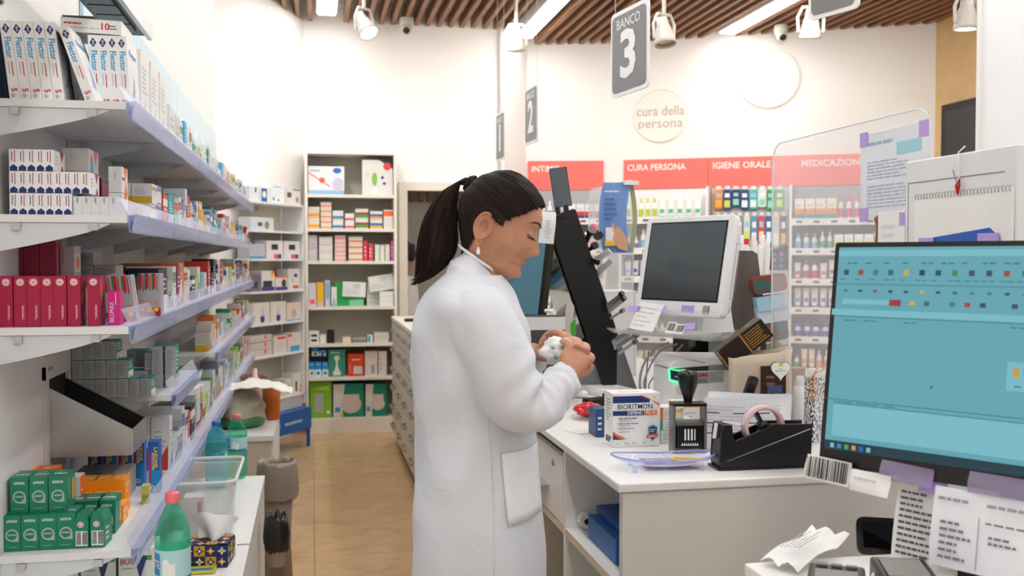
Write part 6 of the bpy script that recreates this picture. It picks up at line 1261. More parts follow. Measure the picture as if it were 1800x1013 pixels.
# sheet taped on the near guard
p0, p1, p2 = onx(1513, 240, XG-.004), onx(1632, 207, XG-.004), onx(1520, 386, XG-.004)
SHT = clear('translucent_sheet', (.80, .84, .90), .72, .4)
b = MB(); w = p0.y-p1.y; h = 1.71-p2.z
b.bx(-.0008, 0, 0, w, 0, h, SHT); b.deco((-.001, w, 0), (0, -w, 0), (0, 0, h), [('s', .1, .84, .7, .93, 1, cm('9ab0c8')), ('r', .55, .70, .9, .84, cm('9ccede')), ('s', .1, .45, .9, .68, 6, cm('a8b4c8')), ('s', .1, .12, .9, .40, 7, cm('b0bac8'))])
put(b.mesh('s'), 'taped_sheet', (XG-.001, p1.y, p2.z), 'printed translucent sheet taped to the near acrylic guard', 'paper', parts=[('tape_corner', MB().bx(-.002, -.0012, w-.03, w+.006, h-.028, h+.006, LILAC).mesh('t')), ('tape_corner', MB().bx(-.002, -.0012, .0, .035, h-.03, h+.004, LILAC).mesh('t')), ('tape_corner', MB().bx(-.002, -.0012, w-.032, w+.003, -.006, .026, LILAC).mesh('t'))])
# blue leaflet on the far guard
q = onx(1106, 385, XG-.02); zt, zb = onx(1106, 322, XG-.02).z, onx(1106, 445, XG-.02).z
b = MB(); hh = zt-zb; LBL = cm('6f95cf'); n_ = 8
for s, m_ in ((0, LBL), (1, cm('9aa27a'))):
    rows_ = []
    for i in range(n_+1):
        v = i/n_; bul = .018*math.sin(PI*v)
        rows_.append([Vector((-.11*(1-u)*(1 if s == 0 else 0)-.004*(s)+u*.0+(-bul if s == 0 else bul)*1.0+(0 if s == 0 else .02*u), -.02*u+.02*s*u, zb+hh*v)) for u in (0, .33, .66, 1)])
    b.grid(rows_, m_)
b.deco((-.118, -.002, zb), (.11, -.02, 0), (0, 0, hh), [('s', .1, .85, .9, .9, 1, OFFW), ('s', .1, .45, .6, .8, 5, cm('3a62a8')), ('r', .15, .12, .48, .36, OFFW), ('r', .12, .10, .5, .17, YELL), ('p', [(.40, .20), (.55, .38), (.7, .34), (.95, .18), (.95, .02), (.6, .06)], mat('printed_hand', (.62, .36, .22), .6)), ('p', [(.35, .40), (.42, .42), (.6, .24), (.5, .22)], mat('printed_hand', (.62, .36, .22), .6))], lift=.012)
put(b.mesh('l'), 'hanging_leaflet', (q.x, q.y, 0), 'blue folded leaflet with a hand picture hanging on the far acrylic guard', 'leaflet', parts=[('clip', MB().bx(-.03, .03, -.03, .0, zt-.01, zt+.006, OFFW).bx(-.001, .022, -.01, .0, zt-.01, zt-.004, OFFW).mesh('c'))])
# ================================================================ near desk with the big monitor
q = onz(1308, 990, CT); DX, DY = q.x, q.y
t = thing('near_desk', (DX, DY, 0), 'white near desk with terminals, paper and a bag, below the big monitor', 'desk')
o = MB().bx(0, 1.6, -.85, 0, CT-.03, CT, LAM).build('worktop', t); smooth_mod(o, 0, .003); MB().bx(.01, .035, -.84, -.01, 0, CT-.03, EDG).build('side_panel', t); MB().bx(.035, 1.58, -.03, -.012, .1, CT-.03, EDG).build('back_panel', t); MB().bx(1.56, 1.59, -.84, -.01, 0, CT-.03, EDG).build('side_panel', t)
# big monitor
c0 = at(1440, 790, 1.60); RZ = R(-56.3)
t = thing('desktop_monitor', (c0.x, c0.y, CT), 'big black-framed monitor with a light blue programme window, nearest the camera', 'monitor', rz=RZ)
Mm = Matrix.Translation((0, 0, c0.z-CT)) @ Matrix.Rotation(R(-8), 4, 'X')
MW, MH = .56, .335
o = MB(Mm).rbox((MW/2, .02, MH/2-.012), (MW, .035, MH+.024), .004, BLACK, axis='y').build('housing', t)
def scr(name, hx, e):
    m = mat(name, hexc(hx), .45, emit=e, noise_amt=0); m.node_tree.nodes['Principled BSDF'].inputs['Base Color'].default_value = (.02, .03, .03, 1); m.node_tree.nodes['Principled BSDF'].inputs['Specular IOR Level'].default_value = .25; return m
SCB = scr('screen_light_blue', '5f9fac', .92)
SCP = scr('screen_pale_blue', '74b4c1', .92); SCK = scr('screen_dark_lines', '2f6874', .9); SCN = scr('screen_navy', '12303e', .9)
MB(Mm).bx(.008, MW-.008, .001, .0024, .002, MH-.008, SCB).build('screen', t)
b = MB(Mm); W_, H_ = MW-.016, MH-.01; ins = [('r', 0, 0, 1, .045, SCN), ('r', 0, .955, 1, .985, SCP)]
for k in range(12): ins.append(('s', .03+.055*k, .915, .07+.055*k, .93, 1, SCK))
ICO = [scr('icon_'+x, x, .8) for x in ('2a4a6a', '3a7a8a', 'c8b04a', '1a4a5a', '3a4a5a', 'a83a3a', '2a6a6a', '1a3a4a', '3a8a5a')]
for k in range(22): ins += [('r', .022+.045*k, .862, .037+.045*k, .888, ICO[(k*5) % 9]), ('s', .012+.045*k, .835, .05+.045*k, .845, 1, SCK)]
for k in range(14): ins += [('r', .03+.045*k, .776, .042+.045*k, .788, ICO[(k*2+1) % 9])]
ins += [('r', 0, .812, 1, .815, SCK), ('r', .03, .715, .17, .74, SCP), ('r', .172, .712, .205, .742, cm('9a3a44')), ('r', 0, .66, 1, .69, SCP)]
for k, x in enumerate((.23, .27, .34, .38, .42, .50, .54, .58, .62, .72, .76, .80)): ins.append(('r', x, .718, x+.015, .739, ICO[(k*4+2) % 9]))
for x in (.04, .10, .22, .50, .58, .66, .74, .82): ins.append(('s', x, .63, x+.05, .642, 1, SCK))
ins += [('r', 0, .652, 1, .655, SCK), ('r', 0, .245, 1, .2485, SCK), ('r', .03, .07, .72, .225, SCP), ('r', .03, .225, .72, .2285, SCK), ('r', .72, .07, .7225, .2285, SCK), ('s', .03, .232, .35, .243, 1, SCK)]
ins += [('r', .50, .36, .80, .50, SCP), ('r', .50, .485, .80, .50, SCB), ('r', .575, .46, .605, .478, cm('1a6ab0')), ('r', .515, .42, .53, .46, cm('c8a83a')), ('s', .54, .44, .57, .47, 2, SCK), ('s', .52, .375, .56, .39, 1, SCK), ('r', .70, .37, .76, .39, SCB), ('c', .31, .345, .004, SCK)]
for k in range(6): ins.append(('r', .03+.022*k, .012, .042+.022*k, .034, [SCP, cm('3a8ad0'), cm('4ab05a'), cm('d8a03a'), cm('2a6ad0'), SCP][k]))
for k in range(6): ins.append(('s', .75, .06+.04*k, .85, .072+.04*k, 1, SCK))
b.deco((.008, .0008, .002), (W_, 0, 0), (0, 0, H_), ins, lift=.0001); b.build('screen_content', t)
MB(Mm).bx(.29, .42, -.003, .03, MH, MH+.024, BLACK).build('webcam_bar', t)
MB(Mm).rbox((MW/2, .05, .12), (.12, .05, .16), .01, BLACK, axis='y').build('mount', t); MB().bx(MW/2-.03, MW/2+.03, .07, .10, .0, c0.z-CT+.12, BLACK).bx(MW/2-.08, MW/2+.10, .05, .20, 0, .012, BLACK).build('stand', t)
def stick_note(name, x0, x1, z0, z1, items, base, rot=0, y=-.0035):
    b = MB(Mm @ Matrix.Translation((x0, y, z1)) @ Matrix.Rotation(rot, 4, 'Y')); W__, H__ = x1-x0, z1-z0; rows_ = [[Vector((W__*u/6, -.003*math.sin(v*.7+u*.3), -H__+H__*v/6)) for u in range(7)] for v in range(7)]; b.grid(rows_, base); b.deco((0, -.0045, -H__), (W__, 0, 0), (0, 0, H__), items); return b.build(name, t)
o = stick_note('barcode_label', -.014, .062, -.048, -.010, [('b', .05, .1, .95, .95, INK)], OFFW, R(3), -.012)
stick_note('small_note', .063, .125, -.055, -.022, [('s', .1, .5, .9, .8, 1, cm('d0d0d8'))], OFFW, R(3), -.012)
TAPEV = clear('violet_tape', (.40, .33, .50), .55, .4, (.7, .6, .8))
stick_note('violet_tape', .105, .185, -.030, -.002, [], TAPEV, R(3)); stick_note('violet_tape', .235, .345, -.03, -.0, [], TAPEV, R(1))
b = stick_note('handwritten_note', .188, .46, -.142, -.028, [('s', .03, .82, .2, .92, 1, cm('9a9aa4')), ('s', .28, .82, .5, .92, 1, cm('9a9aa4')), ('s', .05, .1, .22, .62, 6, cm('7a7a88')), ('r', .245, .05, .25, .70, cm('9a9aa4')), ('s', .28, .62, .62, .68, 1, cm('7a7a88')), ('s', .30, .38, .46, .52, 2, cm('6a6a78')), ('s', .55, .3, .7, .5, 2, cm('6a6a78'))], PAP, R(1))
stick_note('densely_written_note', .128, .20, -.150, -.020, [('s', .1, .08, .95, .85, 11, cm('4a4a55')), ('r', .45, .84, 1, 1, LILAC)], OFFW, R(2), .012)
# calendar cabinet
p0 = onx(1592, 285, 1.2); p1 = onx(1787, 252, 1.2)
t = thing('panel_cabinet', (1.2, p1.y, 0), 'tall white cabinet side behind the big monitor, with a spiral calendar hung on it', 'cabinet')
CAB_ = mat('cabinet_grey_white', (.72, .73, .74), .4); Lp = p0.y-p1.y
o = MB().bx(0, .19, 0, Lp, CT+.0, p0.z, CAB_).build('body', t); smooth_mod(o, 0, .003); MB().bx(.0, .19, 0, Lp, 0, CT-.032, CAB_).build('lower_body', t)
MB().bx(-.0008, 0, .03, Lp-.01, p0.z-.046, p0.z-.044, GREYM).bx(-.0008, 0, Lp-.012, Lp-.010, CT, p0.z-.045, cm('9a9a9c')).build('door_gap', t)
def pc(px, py): return onx(px, py, 1.2)
a, c = pc(1612, 345), pc(1782, 470)
w = a.y-c.y; zt = (pc(1612, 347).z+pc(1778, 330).z)/2; zb = 1.30
t2 = thing('spiral_calendar', (1.199, c.y, zb), 'white spiral-bound wall calendar hanging on the cabinet side', 'calendar')
MB().bx(-.004, 0, 0, w, 0, zt-zb, OFFW).build('page', t2)
b = MB()
for k in range(30): yy = w*(k+.5)/30; b.tube([(-.005, yy, zt-zb-.006), (-.007, yy, zt-zb+.002), (-.002, yy, zt-zb+.005)], .0008, GREYM, n=5)
b.build('spiral', t2)
b = MB(); b.prism([(w*.12, -.0), (w*.93, 0), (w*.93, (zt-zb)*.60), (w*.80, (zt-zb)*.66), (w*.20, (zt-zb)*.72), (w*.12, (zt-zb)*.66)], -.0052, -.0042, cm('2a5ab0'), plane='yz')
b.prism([(w*.12, 0), (w*.2, 0), (w*.2, (zt-zb)*.4), (w*.12, (zt-zb)*.5)], -.0056, -.0053, cm('3aa0c8'), plane='yz'); b.prism([(w*.10, 0), (w*.22, 0), (w*.2, (zt-zb)*.35)], -.0059, -.0057, cm('7a4aa8'), plane='yz'); b.build('printed_picture', t2)
b = MB(); b.bx(-.0072, -.006, w*.2, w*.86, -.0, (zt-zb)*.60, OFFW); b.deco((-.0074, w*.86, 0), (0, -w*.66, 0), (0, 0, (zt-zb)*.6), [('s', .12, .08, .8, .80, 5, cm('8a8a9a')), ('s', .3, .84, .6, .92, 1, cm('8a8a9a'))]); b.build('handwritten_sheet', t2)
MB().bx(-.0082, -.0074, w*.76, w*.93, (zt-zb)*.55, (zt-zb)*.66, LILAC).build('purple_tape', t2); MB().bx(-.0082, -.0074, w*.10, w*.3, (zt-zb)*.55, (zt-zb)*.68, LILAC).build('purple_tape', t2)
q = pc(1690, 330); q1 = pc(1690, 268)
t = thing('calendar_hanger', (1.198, q.y, q.z), 'white cord with a small red and white hook holding the calendar', 'cord')
MB().tube([(-.002, 0, 0), (-.004, .002, q1.z-q.z), (.01, .002, q1.z-q.z+.012)], .0012, OFFW, n=6).tube([(-.004, .0, -.004), (-.006, .006, .015), (-.004, .018, .035)], .001, GREYM, n=6).build('string', t); MB().tube([(-.006, .0, -.012), (-.012, -.003, .004), (-.008, -.008, .014), (-.004, -.002, .004), (-.006, 0, -.012)], .0022, RED, n=8).build('hook', t)
# paper and cord left of the cabinet
q = pc(1572, 412); b = MB(); b.bx(0, .001, -.05, .05, -.06, .05, OFFW); b.deco((-.0002, .05, -.06), (0, -.1, 0), (0, 0, .11), [('s', .15, .1, .8, .8, 4, cm('d8d8dc')), ('r', .8, .7, 1, .95, LILAC)]); put(b.mesh('n'), 'white_sheet', (1.205, q.y+.02, q.z), 'white sheet standing left of the calendar cabinet', 'paper')
q = onx(1543, 400, XG-.012); tag(MB().tube([q+Vector((.010, 0, .035)), q+Vector((-.004, 0, .02)), q+Vector((.006, 0, -.0)), q+Vector((0, .0, -.03)), q+Vector((.006, 0, -.06)), q+Vector((.004, 0, -.12))], [.002, .006, .009, .006, .002, .0015], cm('8a5a34'), n=8).build('brown_tassel'), 'brown cord tassel beside the white sheet left of the calendar', 'tassel')
# ---------------------------------------------------------------- on the near desk
def desk(px, py): return onz(px, py, CT)
q = desk(1415, 988); b = MB(); rows_ = []
for i in range(9):
    rows_.append([Vector((-.07+.14*j/8, -.035+.07*i/8, .004+.010*(j/8)+.012*abs(math.sin(i*.8+j*.5))+.016*(j/8)**2)) for j in range(9)])
b.grid(rows_, OFFW); b.deco(rows_[1][1]+Vector((0, 0, .012)), rows_[1][7]-rows_[1][1], rows_[7][1]-rows_[1][1], [('s', .1, .1, .9, .9, 5, cm('9a9aa0'))], lift=.004)
put(b.mesh('r'), 'crumpled_receipt', (q.x, q.y, CT), 'crumpled white receipt at the front corner of the near desk', 'paper', rz=R(28))
def terminal(px, py, rz, lab):
    q = desk(px, py); t = thing('card_terminal', (q.x, q.y, CT), lab, 'card terminal', rz=rz)
    o = MB().prism([(-.085, 0), (.085, 0), (.085, .018), (.04, .042), (-.08, .050)], -.038, .038, BLACK, plane='yz', M=Matrix.Rotation(PI, 4, 'Z')).build('housing', t); smooth_mod(o, 0, .004)
    Mk = Matrix.Rotation(PI, 4, 'Z'); b = MB(Mk); b.add([(-.028, -.07, .0505), (.028, -.07, .0505), (.028, .0, .0470), (-.028, .0, .0470)], [(0, 1, 2, 3)], cm('8a8a84')); b.build('display', t)
    b = MB(Mk)
    for i in range(3):
        for j in range(4): b.box((-.02+.02*i, .024+.014*j, .044-.0055*j), (.015, .010, .006), SG)
    b.build('keypad', t); return t
terminal(1470, 1062, R(150), 'dark card terminal lying beside the crumpled receipt')
terminal(1600, 1075, R(-20), 'black keypad terminal with a small blue light, right of the other terminal')
q = desk(1590, 995); 
q = at(1545, 1000, 1.42); tag(MB().tube([q+Vector((-.04, -.03, -.02)), q, q+Vector((.02, .01, .002))], .004, OFFW, n=8).build('white_cable'), 'white cable between the two terminals', 'cable')
q = desk(1595, 985); t = thing('tablet', (q.x, q.y+.03, CT), 'black tablet leaning behind the terminals under the handwritten note', 'tablet', rz=R(-25)); Mb = Matrix.Rotation(R(-35), 4, 'X'); MB(Mb).rbox((0, .006, .03), (.12, .010, .062), .012, BLACK, axis='y').build('case', t); MB(Mb).bx(-.05, .05, -.0004, .0006, .008, .052, BLACKG).build('screen', t)
PBAG = clear('clear_bag_film', (.62, .60, .55), .30, .12, (.92, .91, .88))
q = desk(1740, 985); t = thing('clear_plastic_bag', (q.x, q.y, CT), 'crinkled clear plastic bag with green and yellow contents on the near desk', 'bag'); blob((0, 0, .035), .10, .07, .036, PBAG, 5, .6, 24).build('bag_film', t)
for k, (dx, dy, hx, l) in enumerate(((-.02, -.03, '4a7a3a', 'green packet inside the clear plastic bag'), (.03, -.03, 'b8a860', 'yellow packet inside the clear plastic bag'), (.0, .02, '8a7a6a', 'brown packet inside the clear plastic bag'))): put(pack(.05, .03, .02, cm(hx), [('s', .1, .2, .9, .8, 2, OFFW)]), 'small_packet', (q.x+dx, q.y+dy, CT+.004), l, 'packet', rz=R(20*k))
# ================================================================ the woman in the white coat
WD = 2.04
FH = Vector((math.sin(YAW), math.cos(YAW), 0))
def wp(px, py, off=0.): return at(px, py, WD)+FH*off       # point in the plane of the figure, off metres behind it
SK = bpy.data.materials.new('skin'); SK.use_nodes = True; nt = SK.node_tree; bs = nt.nodes['Principled BSDF']
bs.inputs['Roughness'].default_value = .48; bs.inputs['Subsurface Weight'].default_value = .12; bs.inputs['Subsurface Radius'].default_value = (1, .35, .2); bs.inputs['Subsurface Scale'].default_value = .008
tc = nt.nodes.new('ShaderNodeTexCoord'); nz = nt.nodes.new('ShaderNodeTexNoise'); nz.inputs['Scale'].default_value = 28; nz.inputs['Detail'].default_value = 5; rp = nt.nodes.new('ShaderNodeValToRGB')
rp.color_ramp.elements[0].color = (.44, .195, .112, 1); rp.color_ramp.elements[1].color = (.54, .27, .17, 1); rp.color_ramp.elements[0].position = .3; rp.color_ramp.elements[1].position = .7
nt.links.new(tc.outputs['Object'], nz.inputs[0]); nt.links.new(nz.outputs['Fac'], rp.inputs[0]); nt.links.new(rp.outputs[0], bs.inputs['Base Color'])
foot = wp(838, 600); foot.z = 0
woman = thing('person', (foot.x, foot.y, 0), 'woman with a dark ponytail in a long white coat, holding a small packet', 'person')
OFFV = Vector((foot.x, foot.y, 0))
def wb(b, name, parent=woman):
    b.v = [v-OFFV for v in b.v]; return b.build(name, parent)
def ip(tab, z):
    if z <= tab[0][0]: return tab[0][1]
    for (a, va), (c, vc) in zip(tab, tab[1:]):
        if z <= c: t_ = (z-a)/(c-a); t_ = t_*t_*(3-2*t_)*.5+t_*.5; return va+(vc-va)*t_
    return tab[-1][1]
# ---- head: sections in an upright local frame, unit = picture pixel at the figure (1.166 mm)
U = WD/FPX
EAR0 = wp(860, 401)
TILT, YW = R(21.7), R(-4)
HF = [(-76, 40), (-70, 66), (-60, 80), (-52, 79), (-45, 77), (-38, 79), (-32, 79.5), (-22, 82), (-10, 83), (5, 82.5), (20, 81), (34, 84), (48, 82), (62, 75), (75, 63), (86, 46), (95, 22)]
HB = [(-76, -14), (-58, -22), (-45, -30), (-30, -38), (-15, -46), (5, -55), (22, -58), (40, -57), (58, -51), (72, -41), (86, -22), (95, -2)]
HW = [(-76, 22), (-66, 33), (-55, 41), (-42, 46), (-28, 50), (-10, 54), (8, 57), (25, 59), (42, 60), (58, 57), (72, 49), (86, 33), (95, 14)]
G = lambda d, s: math.exp(-(d/s)**2/2)
def bump(y, z):
    ay = abs(y); v = 0
    v += ip([(-24, 0), (-21, 2), (-17, 10), (-12, 16), (-7, 16.2), (0, 12), (8, 7), (18, 3), (26, 1.2), (34, 0)], z)*G(y, ip([(-20, 9), (-6, 6.5), (8, 5), (30, 5)], z))
    v += 4.2*G(ay-9.5, 3.2)*G(z+14, 3.8)
    v += -6.5*G(ay-21, 9)*G(z-20, 8)+4.6*G(ay-23, 8.5)*G(z-17, 5.5)+1.8*G(ay-22, 12)*G(z-35, 4)
    v += 2.6*G(y, 12)*G(z+27, 2.8)+3.2*G(y, 11)*G(z+36.5, 3.3)-2.4*G(y, 16)*G(z+32, 1.6)-2.2*G(ay-19, 3.5)*G(z+31, 3.5)
    v += -1.5*G(y, 12)*G(z+44, 4)+3.0*G(y, 12)*G(z+58, 8)+4*G(ay-34, 11)*G(z+6, 10)+3.2*G(ay-27, 8)*G(z+20, 8)-1.6*G(ay-19+.25*(z+20), 2.6)*G(z+20, 8)
    return v
def hp_(z, a, grow=0.):
    f, bk, w = ip(HF, z), ip(HB, z), ip(HW, z); xc = 12+.10*z if z < 20 else 14
    c, s = math.cos(a), math.sin(a)
    low = max(0, min(1, (-z-5)/60)); 
    y = w*(abs(s)**(.80))*(1 if s > 0 else -1)*(1-(.22+.20*low)*max(0, c)**1.5)
    x = xc+((f-xc) if c > 0 else (xc-bk))*(abs(c)**(.92))*(1 if c > 0 else -1)
    if c > 0: x += bump(y, z)*min(1, c*1.6)
    if grow:
        d = Vector((x-xc, y*1.1, (z-25)*.9)).normalized()*grow; return Vector((x+d.x, y+d.y, z+d.z))
    return Vector((x, y, z))
ct, st = math.cos(TILT), math.sin(TILT); cy_, sy_ = math.cos(YW), math.sin(YW)
def h2w(p):   # local head (x fwd, y to camera, z up; px) to world
    x, y, z = p; x, y = x*cy_+y*sy_, -x*sy_+y*cy_
    X, Z = x*ct+z*st, -x*st+z*ct
    return EAR0+(CR*X-FH*y)*U+Vector((0, 0, Z*U))
zs = [-76+171*i/94 for i in range(95)]; NA = 120
def head_grid(grow=0):
    return [[hp_(z, 2*PI*k/NA, grow) for k in range(NA)] for z in zs]
HG = head_grid()
body = MB()
rows_ = [[h2w(p) for p in r] for r in HG]
body.grid(rows_, SK, closed=True); body.add(rows_[0], [tuple(range(NA-1, -1, -1))], SK); body.add(rows_[-1], [tuple(range(NA))], SK)
def loft(b, secs, m, n=32, cap=True, fold=None):
    # secs: (centre, axis a, half a, axis b, half b)
    rows_ = []
    for i, (c, A_, ra, B_, rb) in enumerate(secs):
        row = []
        for k in range(n):
            q = 2*PI*k/n; f = 1+(fold(i, q) if fold else 0); row.append(c+A_*(ra*f*math.cos(q))+B_*(rb*f*math.sin(q)))
        rows_.append(row)
    b.grid(rows_, m, closed=True)
    if cap: b.add(rows_[0], [tuple(range(n-1, -1, -1))], m); b.add(rows_[-1], [tuple(range(n))], m)
    return rows_
def cr(P_, n):   # smooth resample of tuples
    out = []
    for i in range(len(P_)-1):
        p0, p1, p2, p3 = P_[max(i-1, 0)], P_[i], P_[i+1], P_[min(i+2, len(P_)-1)]
        for j in range(n):
            s = j/n; out.append(tuple(.5*((2*b_)+(c_-a_)*s+(2*a_-5*b_+4*c_-d_)*s*s+(-a_+3*b_-3*c_+d_)*s**3) for a_, b_, c_, d_ in zip(p0, p1, p2, p3)))
    out.append(tuple(P_[-1])); return out
Zv = Vector((0, 0, 1))
NA1 = (CR*.93+Zv*.36).normalized()
loft(body, [(wp(x, y), NA1, r*U, FH, r*.95*U) for x, y, r in cr([(866, 425, 40), (858, 448, 37), (848, 470, 37), (838, 495, 42), (830, 520, 60)], 4)], SK)
# torso, legs (inside the clothes)
loft(body, [(wp(x, y), CR, r*U, FH, w) for x, y, r, w in cr([(828, 515, 50, .10), (828, 545, 74, .15), (830, 620, 92, .15), (836, 740, 84, .13), (834, 850, 92, .155), (834, 930, 92, .16)], 4)], SK, 28)
for s in (-1, 1):
    hip = wp(834, 900, s*.08); kn = Vector((hip.x, hip.y, .46))+CR*.01; an = Vector((hip.x, hip.y, .08))-CR*.01
    body.tube([hip, kn.lerp(hip, .5), kn, an.lerp(kn, .7), an.lerp(kn, .3), an], [.085, .075, .055, .052, .038, .034], SK, n=20)
def limb(b, P_, m, n=24, k=4):
    q = cr(P_, k); b.tube([wp(x, y, o) for x, y, o, r in q], [r*U for x, y, o, r in q], m, n=n)
limb(body, [(838, 545, -.13, 34), (872, 610, -.165, 34), (912, 690, -.17, 30), (950, 676, -.14, 27), (985, 656, -.10, 20), (992, 651, -.09, 20)], SK)
limb(body, [(838, 545, .13, 34), (868, 620, .17, 34), (895, 690, .18, 30), (925, 655, .12, 25), (940, 632, .09, 20), (946, 622, .08, 19)], SK)
def finger(P_, r0, r1):
    q = cr([(*p, r0+(r1-r0)*i/(len(P_)-1)) for i, p in enumerate(P_)], 4); q[-1] = (*q[-1][:3], q[-1][3]*.75)
    body.tube([wp(x, y, o) for x, y, o, r in q], [r*U for x, y, o, r in q], SK, n=14)
    c = wp(*q[-1][:3]); 
    body.lathe([(q[-1][3]*U*.999*math.cos(t_), q[-1][3]*U*.999*math.sin(t_)) for t_ in (-1.4, -.7, 0, .7, 1.4)], SK, c=c, n=14)
# near (right) hand: back of the hand to the camera, fingers closed round the packet
def palm(P_, m=SK):   # (x, y, off, half in picture plane, half depth, angle)
    secs = []
    for x, y, o, ra, rb, an_ in cr(P_, 4):
        A_ = CR*math.cos(an_)+Zv*math.sin(an_); secs.append((wp(x, y, o), A_, ra*U, FH, rb*U))
    loft(body, secs, m, 24)
palm([(990, 653, -.09, 19, 15, -.72), (996, 642, -.088, 22, 15, -.62), (1004, 628, -.083, 26, 15, -.5), (1012, 616, -.075, 25, 13, -.45), (1017, 609, -.068, 20, 9, -.42)])
finger([(999, 612, -.078), (996, 602, -.062), (990, 599, -.035), (984, 606, -.015)], 9, 7)
finger([(1010, 608, -.082), (1012, 599, -.062), (1005, 597, -.034), (996, 602, -.012)], 9.5, 7.2)
finger([(1021, 613, -.080), (1026, 607, -.06), (1020, 606, -.030), (1008, 611, -.010)], 9, 7)
finger([(1029, 627, -.076), (1035, 624, -.058), (1031, 622, -.032), (1018, 622, -.012)], 8, 6.3)
finger([(1000, 650, -.075), (1018, 652, -.058), (1031, 645, -.048), (1037, 640, -.046)], 9, 6.2)
# far (left) hand: cupped under the packet, thumb on top towards the camera
palm([(946, 622, .08, 18, 13, 1.35), (953, 615, .075, 22, 13, 1.4), (962, 609, .068, 24, 12, 1.45), (972, 604, .06, 21, 10, 1.5)])
finger([(966, 594, .055), (976, 588, .04), (987, 589, .022), (992, 596, .005)], 8.5, 7)
finger([(975, 597, .06), (987, 592, .05), (1000, 595, .03), (1004, 604, .014)], 8.5, 7)
finger([(976, 607, .06), (990, 603, .05), (1004, 608, .035), (1008, 616, .018)], 8.2, 6.8)
finger([(973, 618, .058), (986, 620, .05), (998, 622, .036), (1004, 626, .02)], 7.5, 6.2)
finger([(950, 626, .06), (955, 629, .025), (965, 629, -.005), (975, 629, -.020)], 10, 7.4)
# ear, both sides
def ear(sgn):
    rows_ = []
    for u in [0, .2, .4, .55, .68, .78, .86, .93, 1.0, 1.04, 1.0]:
        row = []
        j = len(rows_)
        for k in range(32):
            a = 2*PI*k/32; ex = 15.5*math.cos(a)*(1 if math.sin(a) > 0 else .62+.38*abs(math.cos(a))); ez = 25*math.sin(a)
            lat = ip([(0, 0), (.34, .5), (.50, 7.5), (.62, 9.0), (.76, 5.0), (.87, 11.5), (1.0, 13.5), (1.05, 12)], u)
            if j == 10: lat = 2.5
            if j == 9: lat = 5
            back = 5*max(0, -math.cos(a)); x = ex*u-4; z = ez*u-2
            w = 56.0+.02*z-.10*x
            if u > .6 and math.cos(a) > .55 and math.sin(a) > -.6: lat *= .45
            row.append(h2w((x, sgn*(w+lat+back*u), z)))
        rows_.append(row)
    body.grid(rows_, SK, closed=True)
    inner = []
    for u in (1.0, .7, 0.05):
        inner.append([h2w(((15.5*math.cos(2*PI*k/32)*(1 if math.sin(2*PI*k/32) > 0 else .62+.38*abs(math.cos(2*PI*k/32))))*u-4, sgn*(50-4*(1-u)), 25*math.sin(2*PI*k/32)*u-2)) for k in range(32)])
    body.grid([rows_[-1]]+inner, SK, closed=True)
ear(1); ear(-1)
o = wb(body, 'body'); m = o.modifiers.new('r', 'REMESH'); m.mode = 'VOXEL'; m.voxel_size = .0021; m.use_smooth_shade = True
m = o.modifiers.new('s', 'SMOOTH'); m.iterations = 3; m.factor = .5
def hsurf(y, z, k=1.0):
    best = min((abs(p.y-y)**2+abs(p.z-z)**2, p) for r in HG if abs(r[0].z-z) < 4 for p in r[:31]+r[90:] if p.x > 20) if False else None
    bd, bp = 1e9, None
    i = int(round((z+76)/171*94)); i = max(0, min(94, i))
    for r in HG[max(0, i-1):i+2]:
        for kk in list(range(0, 34))+list(range(NA-34, NA)):
            p = r[kk]; d = (p.y-y)**2+(p.z-z)**2*.3
            if d < bd: bd, bp = d, p
    q = Vector((bp.x, y, z)); n = Vector((max(.25, 1-abs(y)/60), y/60, 0)).normalized(); return q+n*k
def strip(pts, widths, m, k=.9):
    b = MB(); rows_ = []
    for (y, z), w in zip(pts, widths): rows_.append([h2w(hsurf(y, z+w*s, k)) for s in (-1, -.3, .3, 1)])
    b.grid(rows_, m); return b
BROW = mat('brow_hair', (.03, .016, .010), .7); LASH = mat('lashes', (.012, .008, .006), .6); LIPM = mat('lips', (.46, .15, .13), .42)
for s in (1, -1):
    wb(strip([(s*y, z) for y, z in ((9, 32), (14, 35), (20, 37.5), (27, 38), (34, 36), (40, 31.5))], [1.2, 2.0, 2.0, 1.7, 1.2, .4], BROW), 'eyebrow')
    wb(strip([(s*y, z) for y, z in ((12, 13.5), (16, 11.5), (21, 10.6), (26, 11), (30, 12.5), (35, 14.0))], [.4, .9, 1.1, 1.1, 1.0, .4], LASH, 1.6), 'eyelashes')
    b = MB()
    for k in range(7):
        y, z = 15+3.2*k, 11-.2*k; p = hsurf(s*y, z, 1.2); b.tube([h2w(p), h2w(p+Vector((5, s*1.5, -2.5))), h2w(p+Vector((8.5, s*3, -2.0)))], [.0006, .0005, .0002], LASH, n=4)
    wb(b, 'eyelashes')
b = MB(); yy = [-17, -12, -7, -3, 0, 3, 7, 12, 17]
b.grid([[h2w(hsurf(y, zt, .8)) for y in yy] for zt in (-32.2, -29.5, -27, -24.8)], LIPM); 
rows_ = []
for j, f in enumerate((0, .35, .7, 1)):
    rows_.append([h2w(hsurf(y, -32.4-(8.6*(1-(y/17.5)**2))*f, .8)) for y in yy])
b2 = MB(); top = []
for j, f in enumerate((0, .35, .7, 1)): top.append([h2w(hsurf(y, -32.0+(7.2*(1-(abs(y)/17.5)**1.6)-1.2*G(y, 2.5))*f, .8)) for y in yy])
b2.grid(top, LIPM); b2.grid(rows_, LIPM); wb(b2, 'lips')
